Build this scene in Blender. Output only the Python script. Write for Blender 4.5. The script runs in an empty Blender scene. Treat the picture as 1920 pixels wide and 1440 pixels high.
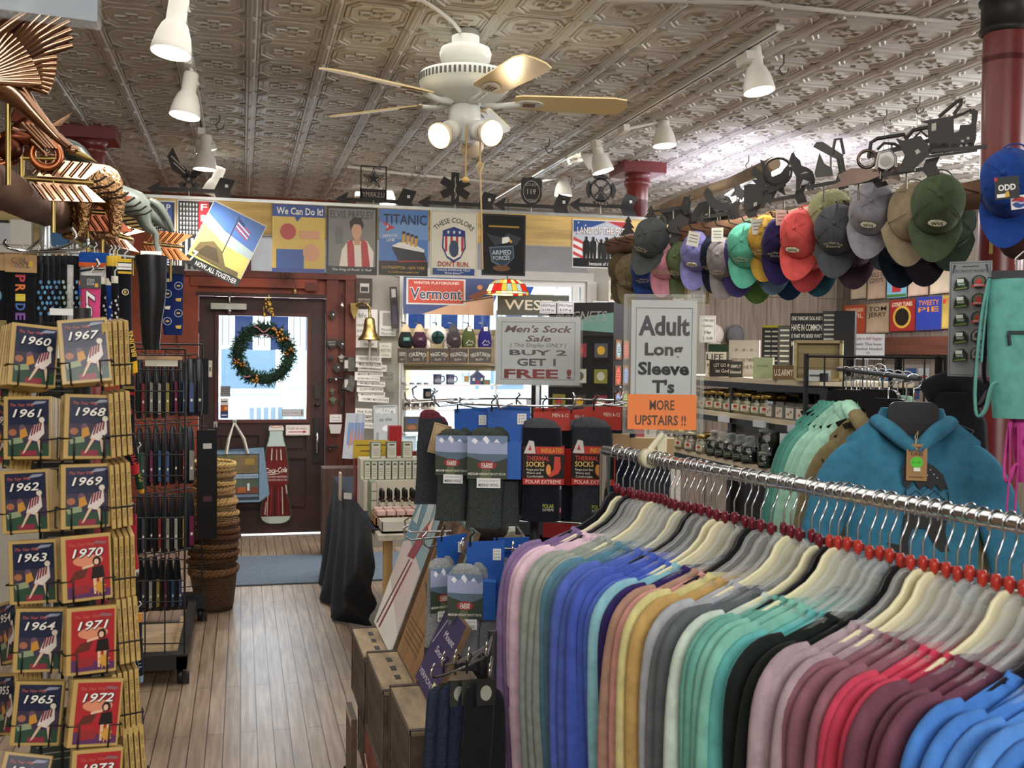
import bpy, math, random
from mathutils import Vector as V, Matrix as MX
RN=random.Random(11)
S=bpy.context.scene; COL=S.collection
pi=math.pi; sin=math.sin; cos=math.cos; rad=math.radians
# ---------------------------------------------------------------- camera
F=2000.0; EYE=V((0,0,1.56))
_Y=V((-506,60,-2000)).normalized(); _Z=V((1,-.0115,0)).cross(_Y).normalized(); _X=_Y.cross(_Z)
R3=MX((_X,_Y,_Z))
cd=bpy.data.cameras.new('camera'); cam=bpy.data.objects.new('camera',cd); COL.objects.link(cam)
cd.sensor_width=36; cd.lens=36*F/1920; cd.clip_start=.05; cd.clip_end=80
cd.dof.use_dof=True; cd.dof.focus_distance=4.2; cd.dof.aperture_fstop=8.0
cam.matrix_world=MX.Translation(EYE)@R3.to_4x4(); S.camera=cam
# ---------------------------------------------------------------- sky and exposure
w=bpy.data.worlds.new('sky'); S.world=w; w.use_nodes=True; nt=w.node_tree
bg=nt.nodes['Background']; bg.inputs['Color'].default_value=(.92,.96,1,1); bg.inputs['Strength'].default_value=6.5
vs=S.view_settings; vs.view_transform='Standard'; vs.look='None'; vs.gamma=1; vs.use_curve_mapping=False; vs.exposure=.38
S.cycles.max_bounces=7; S.cycles.diffuse_bounces=4; S.cycles.glossy_bounces=3; S.cycles.transparent_max_bounces=32
S.cycles.sample_clamp_indirect=4; S.cycles.caustics_reflective=False; S.cycles.caustics_refractive=False
def light(name,kind,loc,power,col=(1,1,1),size=.1,rot=(0,0,0),sizey=None,angle=None,blend=.6):
    l=bpy.data.lights.new(name,kind); l.energy=power; l.color=col
    if kind=='AREA':
        l.size=size
        if sizey: l.shape='RECTANGLE'; l.size_y=sizey
    else: l.shadow_soft_size=size
    if kind=='SPOT': l.spot_size=angle; l.spot_blend=blend
    o=bpy.data.objects.new(name,l); COL.objects.link(o); o.location=loc; o.rotation_euler=rot; return o
# added fill lights behind viewer and over aisles, daylight at door and windows
light('added_fill_rear','AREA',(.3,-2.1,2.72),180,(1,.975,.94),3.6,(rad(46),0,0),.9)  # unseen soft fill added to brighten faces turned to the viewer
light('added_fill_aisle','AREA',(.6,3.2,2.84),30,(1,.96,.9),2.4,(0,0,0),3.0)  # added overhead fill, no fitting hangs here
light('added_fill_wall','AREA',(.9,7.9,2.84),34,(1,.97,.93),2.6,(0,0,0),1.6)  # fill added above the entrance, not from a visible lamp
light('added_fill_side','AREA',(4.2,6.6,2.8),60,(.95,.97,1),2.2,(0,0,0),3.6)  # cool fill added over the far side, without a fitting
for y in (2.4,3.7,5.0): light('unseen_tube_fill','POINT',(4.7,y,2.42),78,(.93,.96,1),.25)  # unseen points added beyond the frame to whiten the side ceiling
light('daylight_door','AREA',(.17,9.6,1.5),16,(.86,.94,1),.7,(rad(-90),0,0),.8)
light('daylight_window','AREA',(2.2,9.6,1.4),26,(.86,.94,1),1.6,(rad(-90),0,0),1.4)

# ---------------------------------------------------------------- placing by measured sight lines
def ray(px,py): return R3@V(((px-960)/F,(720-py)/F,-1))
def P(px,py,d): return EYE+ray(px,py)*d
def PY(px,py,y): r=ray(px,py); return EYE+r*(y/r.y)
def PX(px,py,x): r=ray(px,py); return EYE+r*(x/r.x)
def PZ(px,py,z): r=ray(px,py); return EYE+r*((z-1.56)/r.z)
# ---------------------------------------------------------------- materials, written as kind + hex colour
def lin(h,k=1.0):
    h=h.lstrip('#'); c=[int(h[i:i+2],16)/255 for i in (0,2,4)]
    return [min(1,k*(x/12.92 if x<.04045 else ((x+.055)/1.055)**2.4)) for x in c]+[1]
MC={}
KIND={ # rough, metal, variation, noise scale (xyz), bump strength, bump scale
'p':(.62,0,.05,(9,9,9),0,0),'g':(.22,0,.04,(9,9,9),0,0),'f':(.92,0,.14,(38,38,38),.12,420),'n':(.95,0,.35,(210,210,260),.35,300),
'x':(.6,0,.3,(2,26,26),.12,60),'y':(.6,0,.3,(26,2,26),.12,60),'z':(.6,0,.3,(26,26,2),.12,60),
'm':(.34,1,.1,(14,14,14),.03,40),'c':(.14,1,.04,(9,9,9),0,0),'k':(.55,0,.1,(12,12,12),.04,160),'s':(.32,.0,.1,(5,5,5),.05,9),
'h':(.3,1,.35,(60,60,60),.9,95),'r':(.8,0,.35,(7,7,7),.25,30),'o':(.75,0,.55,(15,4,15),.35,60),'b':(.55,0,.5,(2.6,2.6,2.6),.1,24)}
def mat(key):
    if key in MC: return MC[key]
    k,hx=key[0],key[1:]; m=bpy.data.materials.new(key.replace('#','_')); MC[key]=m; m.use_nodes=True
    t=m.node_tree; N=t.nodes; L=t.links; b=N['Principled BSDF']; out=N['Material Output']
    if k=='e':
        hx,st=hx.split('*'); e=N.new('ShaderNodeEmission'); e.inputs[0].default_value=lin(hx); e.inputs[1].default_value=float(st); L.new(e.outputs[0],out.inputs[0]); return m
    if k in 'tv':   # clear plastic sleeve / window pane / glass jar
        tr=N.new('ShaderNodeBsdfTransparent'); gl=N.new('ShaderNodeBsdfGlossy'); mx=N.new('ShaderNodeMixShader'); fr=N.new('ShaderNodeFresnel'); fr.inputs[0].default_value=1.45
        tr.inputs[0].default_value=lin(hx); gl.inputs['Roughness'].default_value=.06 if k=='t' else .02
        mt=N.new('ShaderNodeMath'); mt.operation='MULTIPLY_ADD'; mt.inputs[1].default_value=1.0; mt.inputs[2].default_value=.05 if k=='t' else .02
        L.new(fr.outputs[0],mt.inputs[0]); L.new(mt.outputs[0],mx.inputs[0]); L.new(tr.outputs[0],mx.inputs[1]); L.new(gl.outputs[0],mx.inputs[2]); L.new(mx.outputs[0],out.inputs[0]); return m
    if k=='a':   # sunlit awning canvas lets daylight through
        tl=N.new('ShaderNodeBsdfTranslucent'); df=N.new('ShaderNodeBsdfDiffuse'); mx=N.new('ShaderNodeMixShader'); mx.inputs[0].default_value=.5; tl.inputs[0].default_value=lin(hx); df.inputs[0].default_value=lin(hx); L.new(df.outputs[0],mx.inputs[1]); L.new(tl.outputs[0],mx.inputs[2]); L.new(mx.outputs[0],out.inputs[0]); return m
    if k=='q':   # clear moulded plastic
        tr=N.new('ShaderNodeBsdfTransparent'); mx=N.new('ShaderNodeMixShader'); lw=N.new('ShaderNodeLayerWeight'); lw.inputs[0].default_value=.35; mt=N.new('ShaderNodeMath'); mt.operation='MULTIPLY_ADD'; mt.inputs[1].default_value=.5; mt.inputs[2].default_value=.08
        b.inputs['Base Color'].default_value=lin(hx); b.inputs['Roughness'].default_value=.12; L.new(lw.outputs[1],mt.inputs[0]); L.new(mt.outputs[0],mx.inputs[0]); L.new(tr.outputs[0],mx.inputs[1]); L.new(b.outputs[0],mx.inputs[2]); L.new(mx.outputs[0],out.inputs[0]); return m
    ro,me,va,sc,bs,bsc=KIND[k]; c=lin(hx)
    tc=N.new('ShaderNodeTexCoord'); mp=N.new('ShaderNodeMapping'); mp.inputs['Scale'].default_value=sc
    no=N.new('ShaderNodeTexNoise'); no.inputs['Scale'].default_value=1; no.inputs['Detail'].default_value=3
    cr=N.new('ShaderNodeValToRGB'); cr.color_ramp.elements[0].position=.3; cr.color_ramp.elements[1].position=.7
    cr.color_ramp.elements[0].color=[x*(1-va) for x in c[:3]]+[1]; cr.color_ramp.elements[1].color=[min(1,x*(1+va)) for x in c[:3]]+[1]
    L.new(tc.outputs['Object'],mp.inputs[0]); L.new(mp.outputs[0],no.inputs['Vector']); L.new(no.outputs['Fac'],cr.inputs[0]); L.new(cr.outputs[0],b.inputs['Base Color'])
    b.inputs['Roughness'].default_value=ro; b.inputs['Metallic'].default_value=me
    if bs:
        n2=N.new('ShaderNodeTexNoise'); n2.inputs['Scale'].default_value=bsc; bu=N.new('ShaderNodeBump'); bu.inputs['Strength'].default_value=bs; bu.inputs['Distance'].default_value=.01 if k in 'hro' else .004
        L.new(tc.outputs['Object'] if k in 'fnmhsrkbo' else mp.outputs[0],n2.inputs['Vector']); L.new(n2.outputs['Fac'],bu.inputs['Height']); L.new(bu.outputs[0],b.inputs['Normal'])
    if k=='g': b.inputs['Specular IOR Level'].default_value=.32; b.inputs['Roughness'].default_value=.3
    if k in 'fn': b.inputs['Specular IOR Level'].default_value=.15
    if k=='f': b.inputs['Sheen Weight'].default_value=.04
    return m
# ---------------------------------------------------------------- text outlines
GC={}
def glyphs(s,bold=0,shear=0):
    q=(s,bold,shear)
    if q not in GC:
        c=bpy.data.curves.new('outline','FONT'); c.body=s; c.size=1; c.resolution_u=2; c.offset=bold; c.shear=shear; c.align_x='CENTER'
        o=bpy.data.objects.new('outline',c); me=o.to_mesh()
        vs_=[(v.co.x,v.co.y) for v in me.vertices]; fs=[tuple(p.vertices) for p in me.polygons]
        o.to_mesh_clear(); bpy.data.objects.remove(o); bpy.data.curves.remove(c)
        if not vs_: vs_=[(0,0),(.1,0),(0,.1)]; fs=[(0,1,2)]
        xs=[v[0] for v in vs_]; ys=[v[1] for v in vs_]
        GC[q]=(vs_,fs,min(xs),max(xs),min(ys),max(ys))
    return GC[q]
# ---------------------------------------------------------------- mesh collector
def spl(pts,n=4):    # smooth curve through points
    P_=[V(p) for p in pts]; o=[]
    for i in range(len(P_)-1):
        a,b,c,d=P_[max(i-1,0)],P_[i],P_[i+1],P_[min(i+2,len(P_)-1)]
        for k in range(n):
            t=k/n; o.append(.5*((2*b)+(c-a)*t+(2*a-5*b+4*c-d)*t*t+(3*b-3*c+d-a)*t**3))
    return o+[P_[-1]]
def sp1(v,n=4): return [q.x for q in spl([(x,0,0) for x in v],n)]
class MB:
    def __init__(s): s.v=[]; s.f=[]; s.k=[]; s.sm=[]; s.ms=[]; s.M=None
    def add(s,vs,fs,m,sm=False):
        n=len(s.v)
        if s.M is not None: vs=[s.M@V(p) for p in vs]
        s.v+= [tuple(p) for p in vs]
        if m not in s.ms: s.ms.append(m)
        i=s.ms.index(m)
        for f in fs: s.f.append(tuple(a+n for a in f)); s.k.append(i); s.sm.append(sm)
        return s
    def box(s,c,z,m,R=None):
        x,y,h=z[0]/2,z[1]/2,z[2]/2
        vs=[V((a*x,b*y,d*h)) for d in (-1,1) for b in (-1,1) for a in (-1,1)]
        if R is not None: vs=[R@p for p in vs]
        return s.add([p+V(c) for p in vs],[(0,2,3,1),(4,5,7,6),(0,1,5,4),(2,6,7,3),(0,4,6,2),(1,3,7,5)],m)
    def b2(s,a,b,m): return s.box([(a[i]+b[i])/2 for i in range(3)],[abs(a[i]-b[i]) for i in range(3)],m)
    def prism(s,pts,y0,y1,m,me=None,side=True):   # outline in x,z pushed along y; front at y0
        n=len(pts); a=sum(pts[i][0]*pts[(i+1)%n][1]-pts[(i+1)%n][0]*pts[i][1] for i in range(n))
        if a<0: pts=pts[::-1]
        s.add([(p[0],y0,p[1]) for p in pts],[tuple(range(n))],m)
        if side:
            s.add([(p[0],y1,p[1]) for p in pts],[tuple(range(n))[::-1]],me or m)
            s.add([(p[0],y0,p[1]) for p in pts]+[(p[0],y1,p[1]) for p in pts],[(i,n+i,n+(i+1)%n,(i+1)%n) for i in range(n)],me or m)
        return s
    def lathe(s,pr,m,n=20,c=(0,0,0),sm=True,a0=0,a1=2*pi):
        full=abs(a1-a0-2*pi)<1e-6; k=n if full else n+1
        vs=[(c[0]+r*cos(a0+(a1-a0)*j/n),c[1]+r*sin(a0+(a1-a0)*j/n),c[2]+z) for r,z in pr for j in range(k)]
        fs=[(i*k+j,i*k+(j+1)%k,(i+1)*k+(j+1)%k,(i+1)*k+j) for i in range(len(pr)-1) for j in range(n)]
        return s.add(vs,fs,m,sm)
    def tube(s,pts,r,m,n=6,closed=False,sm=True,fl=1.0):
        pts=[V(p) for p in pts]; N=len(pts); rs=r if isinstance(r,(list,tuple)) else [r]*N
        rings=[]; prev=None
        for i,p in enumerate(pts):
            t=(pts[(i+1)%N]-pts[i-1]) if closed else (pts[min(i+1,N-1)]-pts[max(i-1,0)])
            t=t.normalized() if t.length>1e-9 else V((0,0,1))
            if prev is None: u=t.cross(V((0,0,1)) if abs(t.z)<.95 else V((1,0,0))).normalized()
            else:
                u=prev-t*prev.dot(t); u=u.normalized() if u.length>1e-6 else prev
            prev=u; v=t.cross(u)
            rings.append([p+(u*cos(2*pi*j/n)+v*sin(2*pi*j/n)*fl)*rs[i] for j in range(n)])
        return s.loft(rings,m,closed,sm)
    def loft(s,rings,m,closed=False,sm=True,cap=True):
        n=len(rings[0]); N=len(rings); vs=[p for r in rings for p in r]
        fs=[(i*n+j,i*n+(j+1)%n,((i+1)%N)*n+(j+1)%n,((i+1)%N)*n+j) for i in range(N if closed else N-1) for j in range(n)]
        s.add(vs,fs,m,sm)
        if cap and not closed: s.add(rings[0],[tuple(range(n))[::-1]],m); s.add(rings[-1],[tuple(range(n))],m)
        return s
    def grid(s,fn,nu,nv,m,sm=True):
        vs=[fn(i/nu,j/nv) for j in range(nv+1) for i in range(nu+1)]
        return s.add(vs,[(j*(nu+1)+i,j*(nu+1)+i+1,(j+1)*(nu+1)+i+1,(j+1)*(nu+1)+i) for j in range(nv) for i in range(nu)],m,sm)
    def ball(s,c,r,m,n=12,k=8,sm=True):
        if not isinstance(r,(list,tuple)): r=(r,r,r)
        return s.loft([[V((c[0]+r[0]*sin(pi*(i+.02)/(k+.04))*cos(2*pi*j/n),c[1]+r[1]*sin(pi*(i+.02)/(k+.04))*sin(2*pi*j/n),c[2]-r[2]*cos(pi*(i+.02)/(k+.04)))) for j in range(n)] for i in range(k+1)],m,False,sm)
    def disc(s,x,z,rx,rz,m,y=0,n=20,a0=0):
        return s.prism([(x+rx*cos(2*pi*i/n+a0),z+rz*sin(2*pi*i/n+a0)) for i in range(n)],y,y,m,side=False)
    def ring(s,x,z,r0,r1,m,y0,y1=None,n=24,a=0,b=2*pi,sz=1):
        k=n+1; A=[a+(b-a)*i/n for i in range(k)]
        o=[(x+r1*cos(t),z+sz*r1*sin(t)) for t in A]; q=[(x+r0*cos(t),z+sz*r0*sin(t)) for t in A]
        fs=[(i,i+1,k+i+1,k+i) for i in range(n)]
        s.add([(p[0],y0,p[1]) for p in q+o],[f[::-1] for f in fs],m)
        if y1 is not None:
            s.add([(p[0],y1,p[1]) for p in q+o],fs,m)
            for e in (q,o): s.add([(p[0],y0,p[1]) for p in e]+[(p[0],y1,p[1]) for p in e],fs,m)
        return s
    def txt(s,t,x,z,h,m,w=None,y=-.0008,bold=0,shear=0,rot=0,arc=None,wmax=None):
        # h is the capital height; w fits the width, wmax only limits it
        vs_,fs,x0,x1,y0,y1=glyphs(t,bold,shear); sy=h/.70; sx=(w/(x1-x0)) if w else sy
        if wmax and sx*(x1-x0)>wmax: sx=wmax/(x1-x0)
        xm=(x0+x1)/2; o=[]
        for a,b in vs_:
            a=(a-xm)*sx; b=(b-.35)*sy
            if arc: th=a/arc; a=(arc+b)*sin(th); b=(arc+b)*cos(th)-arc
            o.append((x+a*cos(rot)-b*sin(rot),y,z+a*sin(rot)+b*cos(rot)))
        return s.add(o,fs,m)
    def build(s,name,parent=None,loc=None,rz=0,M=None,bev=0):
        me=bpy.data.meshes.new(name); me.from_pydata(s.v,[],s.f)
        for q in s.ms: me.materials.append(mat(q))
        me.polygons.foreach_set('material_index',s.k); me.polygons.foreach_set('use_smooth',s.sm)
        o=bpy.data.objects.new(name,me); COL.objects.link(o)
        if parent is not None: o.parent=parent
        if M is not None: o.matrix_basis=M
        elif loc is not None: o.location=loc; o.rotation_euler=(0,0,rz)
        if bev:
            d=o.modifiers.new('edge','BEVEL'); d.width=bev; d.segments=2; d.limit_method='ANGLE'; d.angle_limit=rad(50)
        return o
def tag(o,label,cat,group=None,kind=None):
    o['label']=label; o['category']=cat
    if group: o['group']=group
    if kind: o['kind']=kind
    return o
def struct(o,label=None):
    o['kind']='structure'
    if label: o['label']=label
    return o
def thing(name,label,cat,loc=(0,0,0),rz=0,group=None,M=None):
    o=bpy.data.objects.new(name,None); COL.objects.link(o); o.empty_display_size=.05
    if M is not None: o.matrix_basis=M
    else: o.location=loc; o.rotation_euler=(0,0,rz)
    return tag(o,label,cat,group)
KIDS={}
def cp(root,loc=None,rz=None,label=None,group=None,M=None):
    def rec(o,par):
        c=o.copy(); COL.objects.link(c)
        if par is not None: c.parent=par
        for ch in list(o.children): rec(ch,c)
        return c
    r=rec(root,None)
    if M is not None: r.matrix_basis=M
    else:
        if loc is not None: r.location=loc
        if rz is not None: r.rotation_euler=(0,0,rz)
    if label: r['label']=label
    if group: r['group']=group
    return r
def frame(o,x,z):   # matrix with origin o, local x towards x, local z near z; local -y is the face
    x=V(x).normalized(); y=V(z).cross(x).normalized(); zz=x.cross(y)
    m=MX((x,y,zz)).transposed().to_4x4(); m.translation=V(o); return m
def ell(cx,cz,rx,rz,n=20,a0=0,a1=2*pi): return [(cx+rx*cos(a0+(a1-a0)*i/n),cz+rz*sin(a0+(a1-a0)*i/n)) for i in range(n)]
def star(cx,cz,r,k=.4,n=5,rot=pi/2): return [(cx+(r if i%2==0 else r*k)*cos(rot+pi*i/n),cz+(r if i%2==0 else r*k)*sin(rot+pi*i/n)) for i in range(2*n)]
def rrect(x0,z0,x1,z1,r,n=4):
    o=[]
    for cx,cz,a in ((x1-r,z1-r,0),(x0+r,z1-r,pi/2),(x0+r,z0+r,pi),(x1-r,z0+r,1.5*pi)):
        o+=[(cx+r*cos(a+pi/2*i/n),cz+r*sin(a+pi/2*i/n)) for i in range(n+1)]
    return o
NTH=['first','second','third','fourth','fifth','sixth','seventh','eighth','ninth','tenth','eleventh','twelfth','thirteenth','fourteenth','fifteenth','sixteenth','seventeenth','eighteenth','nineteenth','twentieth']
NTH+=['twenty-'+x for x in NTH[:9]]+['thirtieth']+['thirty-'+x for x in NTH[:9]]+['fortieth']+['forty-'+x for x in NTH[:9]]+['fiftieth']+['fifty-'+x for x in NTH[:9]]+['sixtieth']+['sixty-'+x for x in NTH[:9]]+['seventieth']+['seventy-'+x for x in NTH[:9]]
class SG(MB):    # a flat printed sheet: coordinates 0..1 across and up, printed layers a hair in front
    def __init__(s,w,h,base,t=.002,edge=None,back=True):
        super().__init__(); s.w=w; s.h=h; s.l=1
        s.prism([(-w/2,-h/2),(w/2,-h/2),(w/2,h/2),(-w/2,h/2)],-t/2,t/2,base,edge); s.t=t
    def q(s,p): return [((a-.5)*s.w,(b-.5)*s.h) for a,b in p]
    def y(s): s.l+=1; return -s.t/2-.00025*s.l
    def poly(s,p,m): return s.prism(s.q(p),s.y(),0,m,side=False)
    def rect(s,a,b,c,d,m): return s.poly([(a,b),(c,b),(c,d),(a,d)],m)
    def oval(s,u,v,ru,rv,m,n=18): return s.poly(ell(u,v,ru,rv,n),m)
    def frm(s,k,t,m):   # border line inset k of width t (metres)
        w,h=s.w/2-k,s.h/2-k; y=s.y()
        for a,b,c,d in ((-w,-h,w,-h+t),(-w,h-t,w,h),(-w,-h,-w+t,h),(w-t,-h,w,h)): s.prism([(a,b),(c,b),(c,d),(a,d)],y,0,m,side=False)
        return s
    def t_(s,t,u,v,hv,m,wu=None,**k):
        if t[:1]=='~': wu=wu or .5; return s.rect(u-wu/2,v-hv*.28,u+wu/2,v+hv*.28,m)   # writing too blurred to read: a grey line
        return s.txt(t,(u-.5)*s.w,(v-.5)*s.h,hv*s.h,m,w=wu*s.w if wu else None,y=s.y(),**k)
def rectY(x0,y0,x1,y1,Y):   # centre, width, height of an upright rectangle seen between two pixels on the plane y=Y
    a=PY(x0,y1,Y); b=PY(x1,y0,Y); m=PY((x0+x1)/2,(y0+y1)/2,Y); t=PY((x0+x1)/2,y0,Y).z; bt=PY((x0+x1)/2,y1,Y).z
    return V((m.x,Y,(t+bt)/2)), b.x-a.x, t-bt
# ================================================================ room shell
CZ=2.868; WY=9.3; WXR=5.6; WXL=-3.4; T=.306
def boards(name,sx,sy,cols,mort,bump=.25,rough=.42,axis=0):
    m=bpy.data.materials.new(name); MC[name]=m; m.use_nodes=True; t=m.node_tree; N=t.nodes; L=t.links; b=N['Principled BSDF']
    tc=N.new('ShaderNodeTexCoord'); mp=N.new('ShaderNodeCombineXYZ'); sx_=N.new('ShaderNodeSeparateXYZ'); L.new(tc.outputs['Object'],sx_.inputs[0]); L.new(sx_.outputs[1 if axis==0 else 2],mp.inputs[0]); L.new(sx_.outputs[1 if axis==2 else 0],mp.inputs[1])
    br=N.new('ShaderNodeTexBrick'); br.inputs['Color1'].default_value=lin(cols[0]); br.inputs['Color2'].default_value=lin(cols[1]); br.inputs['Mortar'].default_value=lin(mort)
    br.inputs['Scale'].default_value=1; br.inputs['Mortar Size'].default_value=.0022; br.inputs['Brick Width'].default_value=sy; br.inputs['Row Height'].default_value=sx; br.offset=.37; br.inputs['Bias'].default_value=-.2
    n1=N.new('ShaderNodeTexNoise'); n1.inputs['Scale'].default_value=1; m2=N.new('ShaderNodeMapping'); m2.inputs['Scale'].default_value=(55,3,55) if axis==0 else (55,55,3)
    n2=N.new('ShaderNodeTexNoise'); n2.inputs['Scale'].default_value=1.3; n2.inputs['Detail'].default_value=5
    mx=N.new('ShaderNodeMixRGB'); mx.blend_type='MULTIPLY'; mx.inputs[0].default_value=.75; r1=N.new('ShaderNodeValToRGB'); r1.color_ramp.elements[0].position=.35; r1.color_ramp.elements[0].color=(.55,.5,.46,1); r1.color_ramp.elements[1].position=.65
    m3=N.new('ShaderNodeMixRGB'); m3.blend_type='MULTIPLY'; m3.inputs[0].default_value=.6; r2=N.new('ShaderNodeValToRGB'); r2.color_ramp.elements[0].position=.35; r2.color_ramp.elements[0].color=(.6,.55,.52,1); r2.color_ramp.elements[1].position=.6
    L.new(mp.outputs[0],br.inputs['Vector']); L.new(tc.outputs['Object'],m2.inputs[0]); L.new(m2.outputs[0],n1.inputs['Vector']); L.new(tc.outputs['Object'],n2.inputs['Vector'])
    L.new(n1.outputs['Fac'],r1.inputs[0]); L.new(n2.outputs['Fac'],r2.inputs[0]); L.new(br.outputs['Color'],mx.inputs[1]); L.new(r1.outputs[0],mx.inputs[2]); L.new(mx.outputs[0],m3.inputs[1]); L.new(r2.outputs[0],m3.inputs[2]); L.new(m3.outputs[0],b.inputs['Base Color'])
    bu=N.new('ShaderNodeBump'); bu.inputs['Strength'].default_value=bump; bu.inputs['Distance'].default_value=.004; bu.invert=True; L.new(br.outputs['Fac'],bu.inputs['Height']); L.new(bu.outputs[0],b.inputs['Normal']); b.inputs['Roughness'].default_value=rough
    return name
FLOOR=boards('floor_boards',.066,1.7,('#ab9782','#9a8570'),'#3d3028',.35,.36)
BARN=boards('barn_boards',.27,3.4,('#85786a','#6a5d50'),'#2b241f',.5,.8,axis=1)
BARN2=boards('barn_boards_side',.27,3.4,('#7d7164','#6a5d50'),'#2b241f',.5,.8,axis=2)
struct(MB().b2((WXL,-2.6,-.05),(WXR,WY,0),FLOOR).build('floor'))
# pressed tin ceiling: flat sheet plus the stamped relief of one tile, repeated
def tinmat():
    m=bpy.data.materials.new('tin'); MC['tin']=m; m.use_nodes=True; t=m.node_tree; N=t.nodes; L=t.links; b=N['Principled BSDF']
    tc=N.new('ShaderNodeTexCoord'); no=N.new('ShaderNodeTexNoise'); no.inputs['Scale'].default_value=1.1; no.inputs['Detail'].default_value=6
    cr=N.new('ShaderNodeValToRGB'); E=cr.color_ramp.elements; E[0].position=.3; E[0].color=lin('#a69e94'); E[1].position=.62; E[1].color=lin('#c8c5bf')
    n2=N.new('ShaderNodeTexNoise'); n2.inputs['Scale'].default_value=9; n2.inputs['Detail'].default_value=4; c2=N.new('ShaderNodeValToRGB'); G=c2.color_ramp.elements; G[0].position=.735; G[0].color=(0,0,0,1); G[1].position=.755; G[1].color=(1,1,1,1)
    mx=N.new('ShaderNodeMixRGB'); mx.inputs[2].default_value=lin('#4a3426')
    L.new(tc.outputs['Object'],no.inputs['Vector']); L.new(tc.outputs['Object'],n2.inputs['Vector']); L.new(no.outputs['Fac'],cr.inputs[0]); L.new(n2.outputs['Fac'],c2.inputs[0]); L.new(c2.outputs[0],mx.inputs[0]); L.new(cr.outputs[0],mx.inputs[1]); L.new(mx.outputs[0],b.inputs['Base Color']); b.inputs['Roughness'].default_value=.5
tinmat()
X0=.038-12*T; Y0=-2.5; NX=31; NY=int((WY-Y0)/T)+1; Y0=4.148-T/2-math.ceil((4.148-T/2+2.5)/T)*T+T
ce=MB()
ce.b2((WXL,-2.6,CZ),(WXR,WY,CZ+.05),'tin')
struct(ce.build('ceiling'))
t=MB()
prof=[(-.030,0),(-.027,-.007),(-.022,-.009),(-.017,-.004),(-.013,-.012),(-.006,-.016),(0,-.010),(.006,-.016),(.013,-.012),(.017,-.004),(.022,-.009),(.027,-.007),(.030,0)]
t.loft([[V((a,y,b)) for a,b in prof] for y in (0,T)],'tin',sm=True,cap=False)
def plate(pts,z0,z1,ins,cx,cy):   # bevelled raised plate facing down
    n=len(pts); top=[(cx+a,cy+b,-z0) for a,b in pts]; bt=[(cx+a*(1-ins),cy+b*(1-ins),-z1) for a,b in pts]
    t.add(top+bt,[(i,(i+1)%n,n+(i+1)%n,n+i) for i in range(n)]+[tuple(n+i for i in range(n))],'tin')
cx,cy=T/2,T/2
octo=[(.122,.072),(.078,.132),(-.078,.132),(-.122,.072),(-.122,-.072),(-.078,-.132),(.078,-.132),(.122,-.072)]
def ridge(pts,s0,s1,z0,z1):   # raised outline between two scaled copies of a shape
    n=len(pts); rr=[(s0,z0),(s0+(s1-s0)*.3,z1),(s0+(s1-s0)*.7,z1),(s1,z0)]
    t.add([(cx+a*k,cy+b*k,-z) for k,z in rr for a,b in pts],[(r*n+i,r*n+(i+1)%n,(r+1)*n+(i+1)%n,(r+1)*n+i) for r in range(3) for i in range(n)],'tin')
ridge(octo,1.0,.90,0,.009); ridge(octo,.84,.76,0,.006)
plus=[(.024,.066),(.024,.026),(.070,.026),(.070,-.026),(.024,-.026),(.024,-.066),(-.024,-.066),(-.024,-.026),(-.070,-.026),(-.070,.026),(-.024,.026),(-.024,.066)]
ridge(plus,1.0,.72,0,.011); plate([(a*.42,b*.42) for a,b in plus],0,.008,.1,cx,cy)
for sx in (-1,1):
    t.ball((cx+sx*.118,0,0),(.022,.016,.013),'tin',8,5); t.ball((cx+sx*.118,T,0),(.022,.016,.013),'tin',8,5)
t.loft([[V((x,dy,-dz)) for dy,dz in ((-.007,0),(-.004,.005),(.004,.005),(.007,0))] for x in (.03,T-.03)],'tin',sm=False,cap=False)
t.ball((0,0,-.008),(.015,.034,.014),'tin',8,5)
o=struct(t.build('ceiling_relief',loc=(X0,Y0,CZ)))
for ax,n in ((0,NX),(1,NY-1)):
    a=o.modifiers.new('tiles','ARRAY'); a.count=n; a.use_relative_offset=False; a.use_constant_offset=True; a.constant_offset_displace=(T,0,0) if ax==0 else (0,T,0)
# walls
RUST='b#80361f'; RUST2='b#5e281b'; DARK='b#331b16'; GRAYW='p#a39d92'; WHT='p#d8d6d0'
struct(MB().b2((WXL-.1,-2.6,0),(WXL,WY,CZ),'p#b9b2a2').build('wall_left'))
struct(MB().b2((WXR,-2.6,0),(WXR+.1,WY,CZ),BARN2).build('wall_right'))
struct(MB().b2((WXL,-2.7,0),(WXR,-2.6,CZ),'p#b9b2a2').build('wall_rear'))
DX0,DX1,DZ=-.356,.70,2.03
wl=MB()
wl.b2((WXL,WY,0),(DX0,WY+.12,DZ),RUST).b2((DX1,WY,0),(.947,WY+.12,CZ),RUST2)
wl.b2((WXL,WY,DZ),(-.25,WY+.12,CZ),RUST).b2((-.25,WY,DZ),(DX1,WY+.12,2.22),RUST).b2((-.25,WY,2.55),(DX1,WY+.12,CZ),RUST)
wl.b2((.947,WY,0),(1.35,WY+.12,CZ),GRAYW)
WX0,WX1,WZ0,WZ1=1.35,3.05,.5,2.235
wl.b2((WX0,WY,0),(WX1,WY+.12,WZ0),GRAYW).b2((WX0,WY,WZ1),(WX1,WY+.12,CZ),'p#8f8e90').b2((WX1,WY,0),(4.0,WY+.12,CZ),GRAYW)
wl.b2((4.0,WY,0),(WXR,WY+.12,CZ),BARN)
struct(wl.build('wall_back'))
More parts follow.
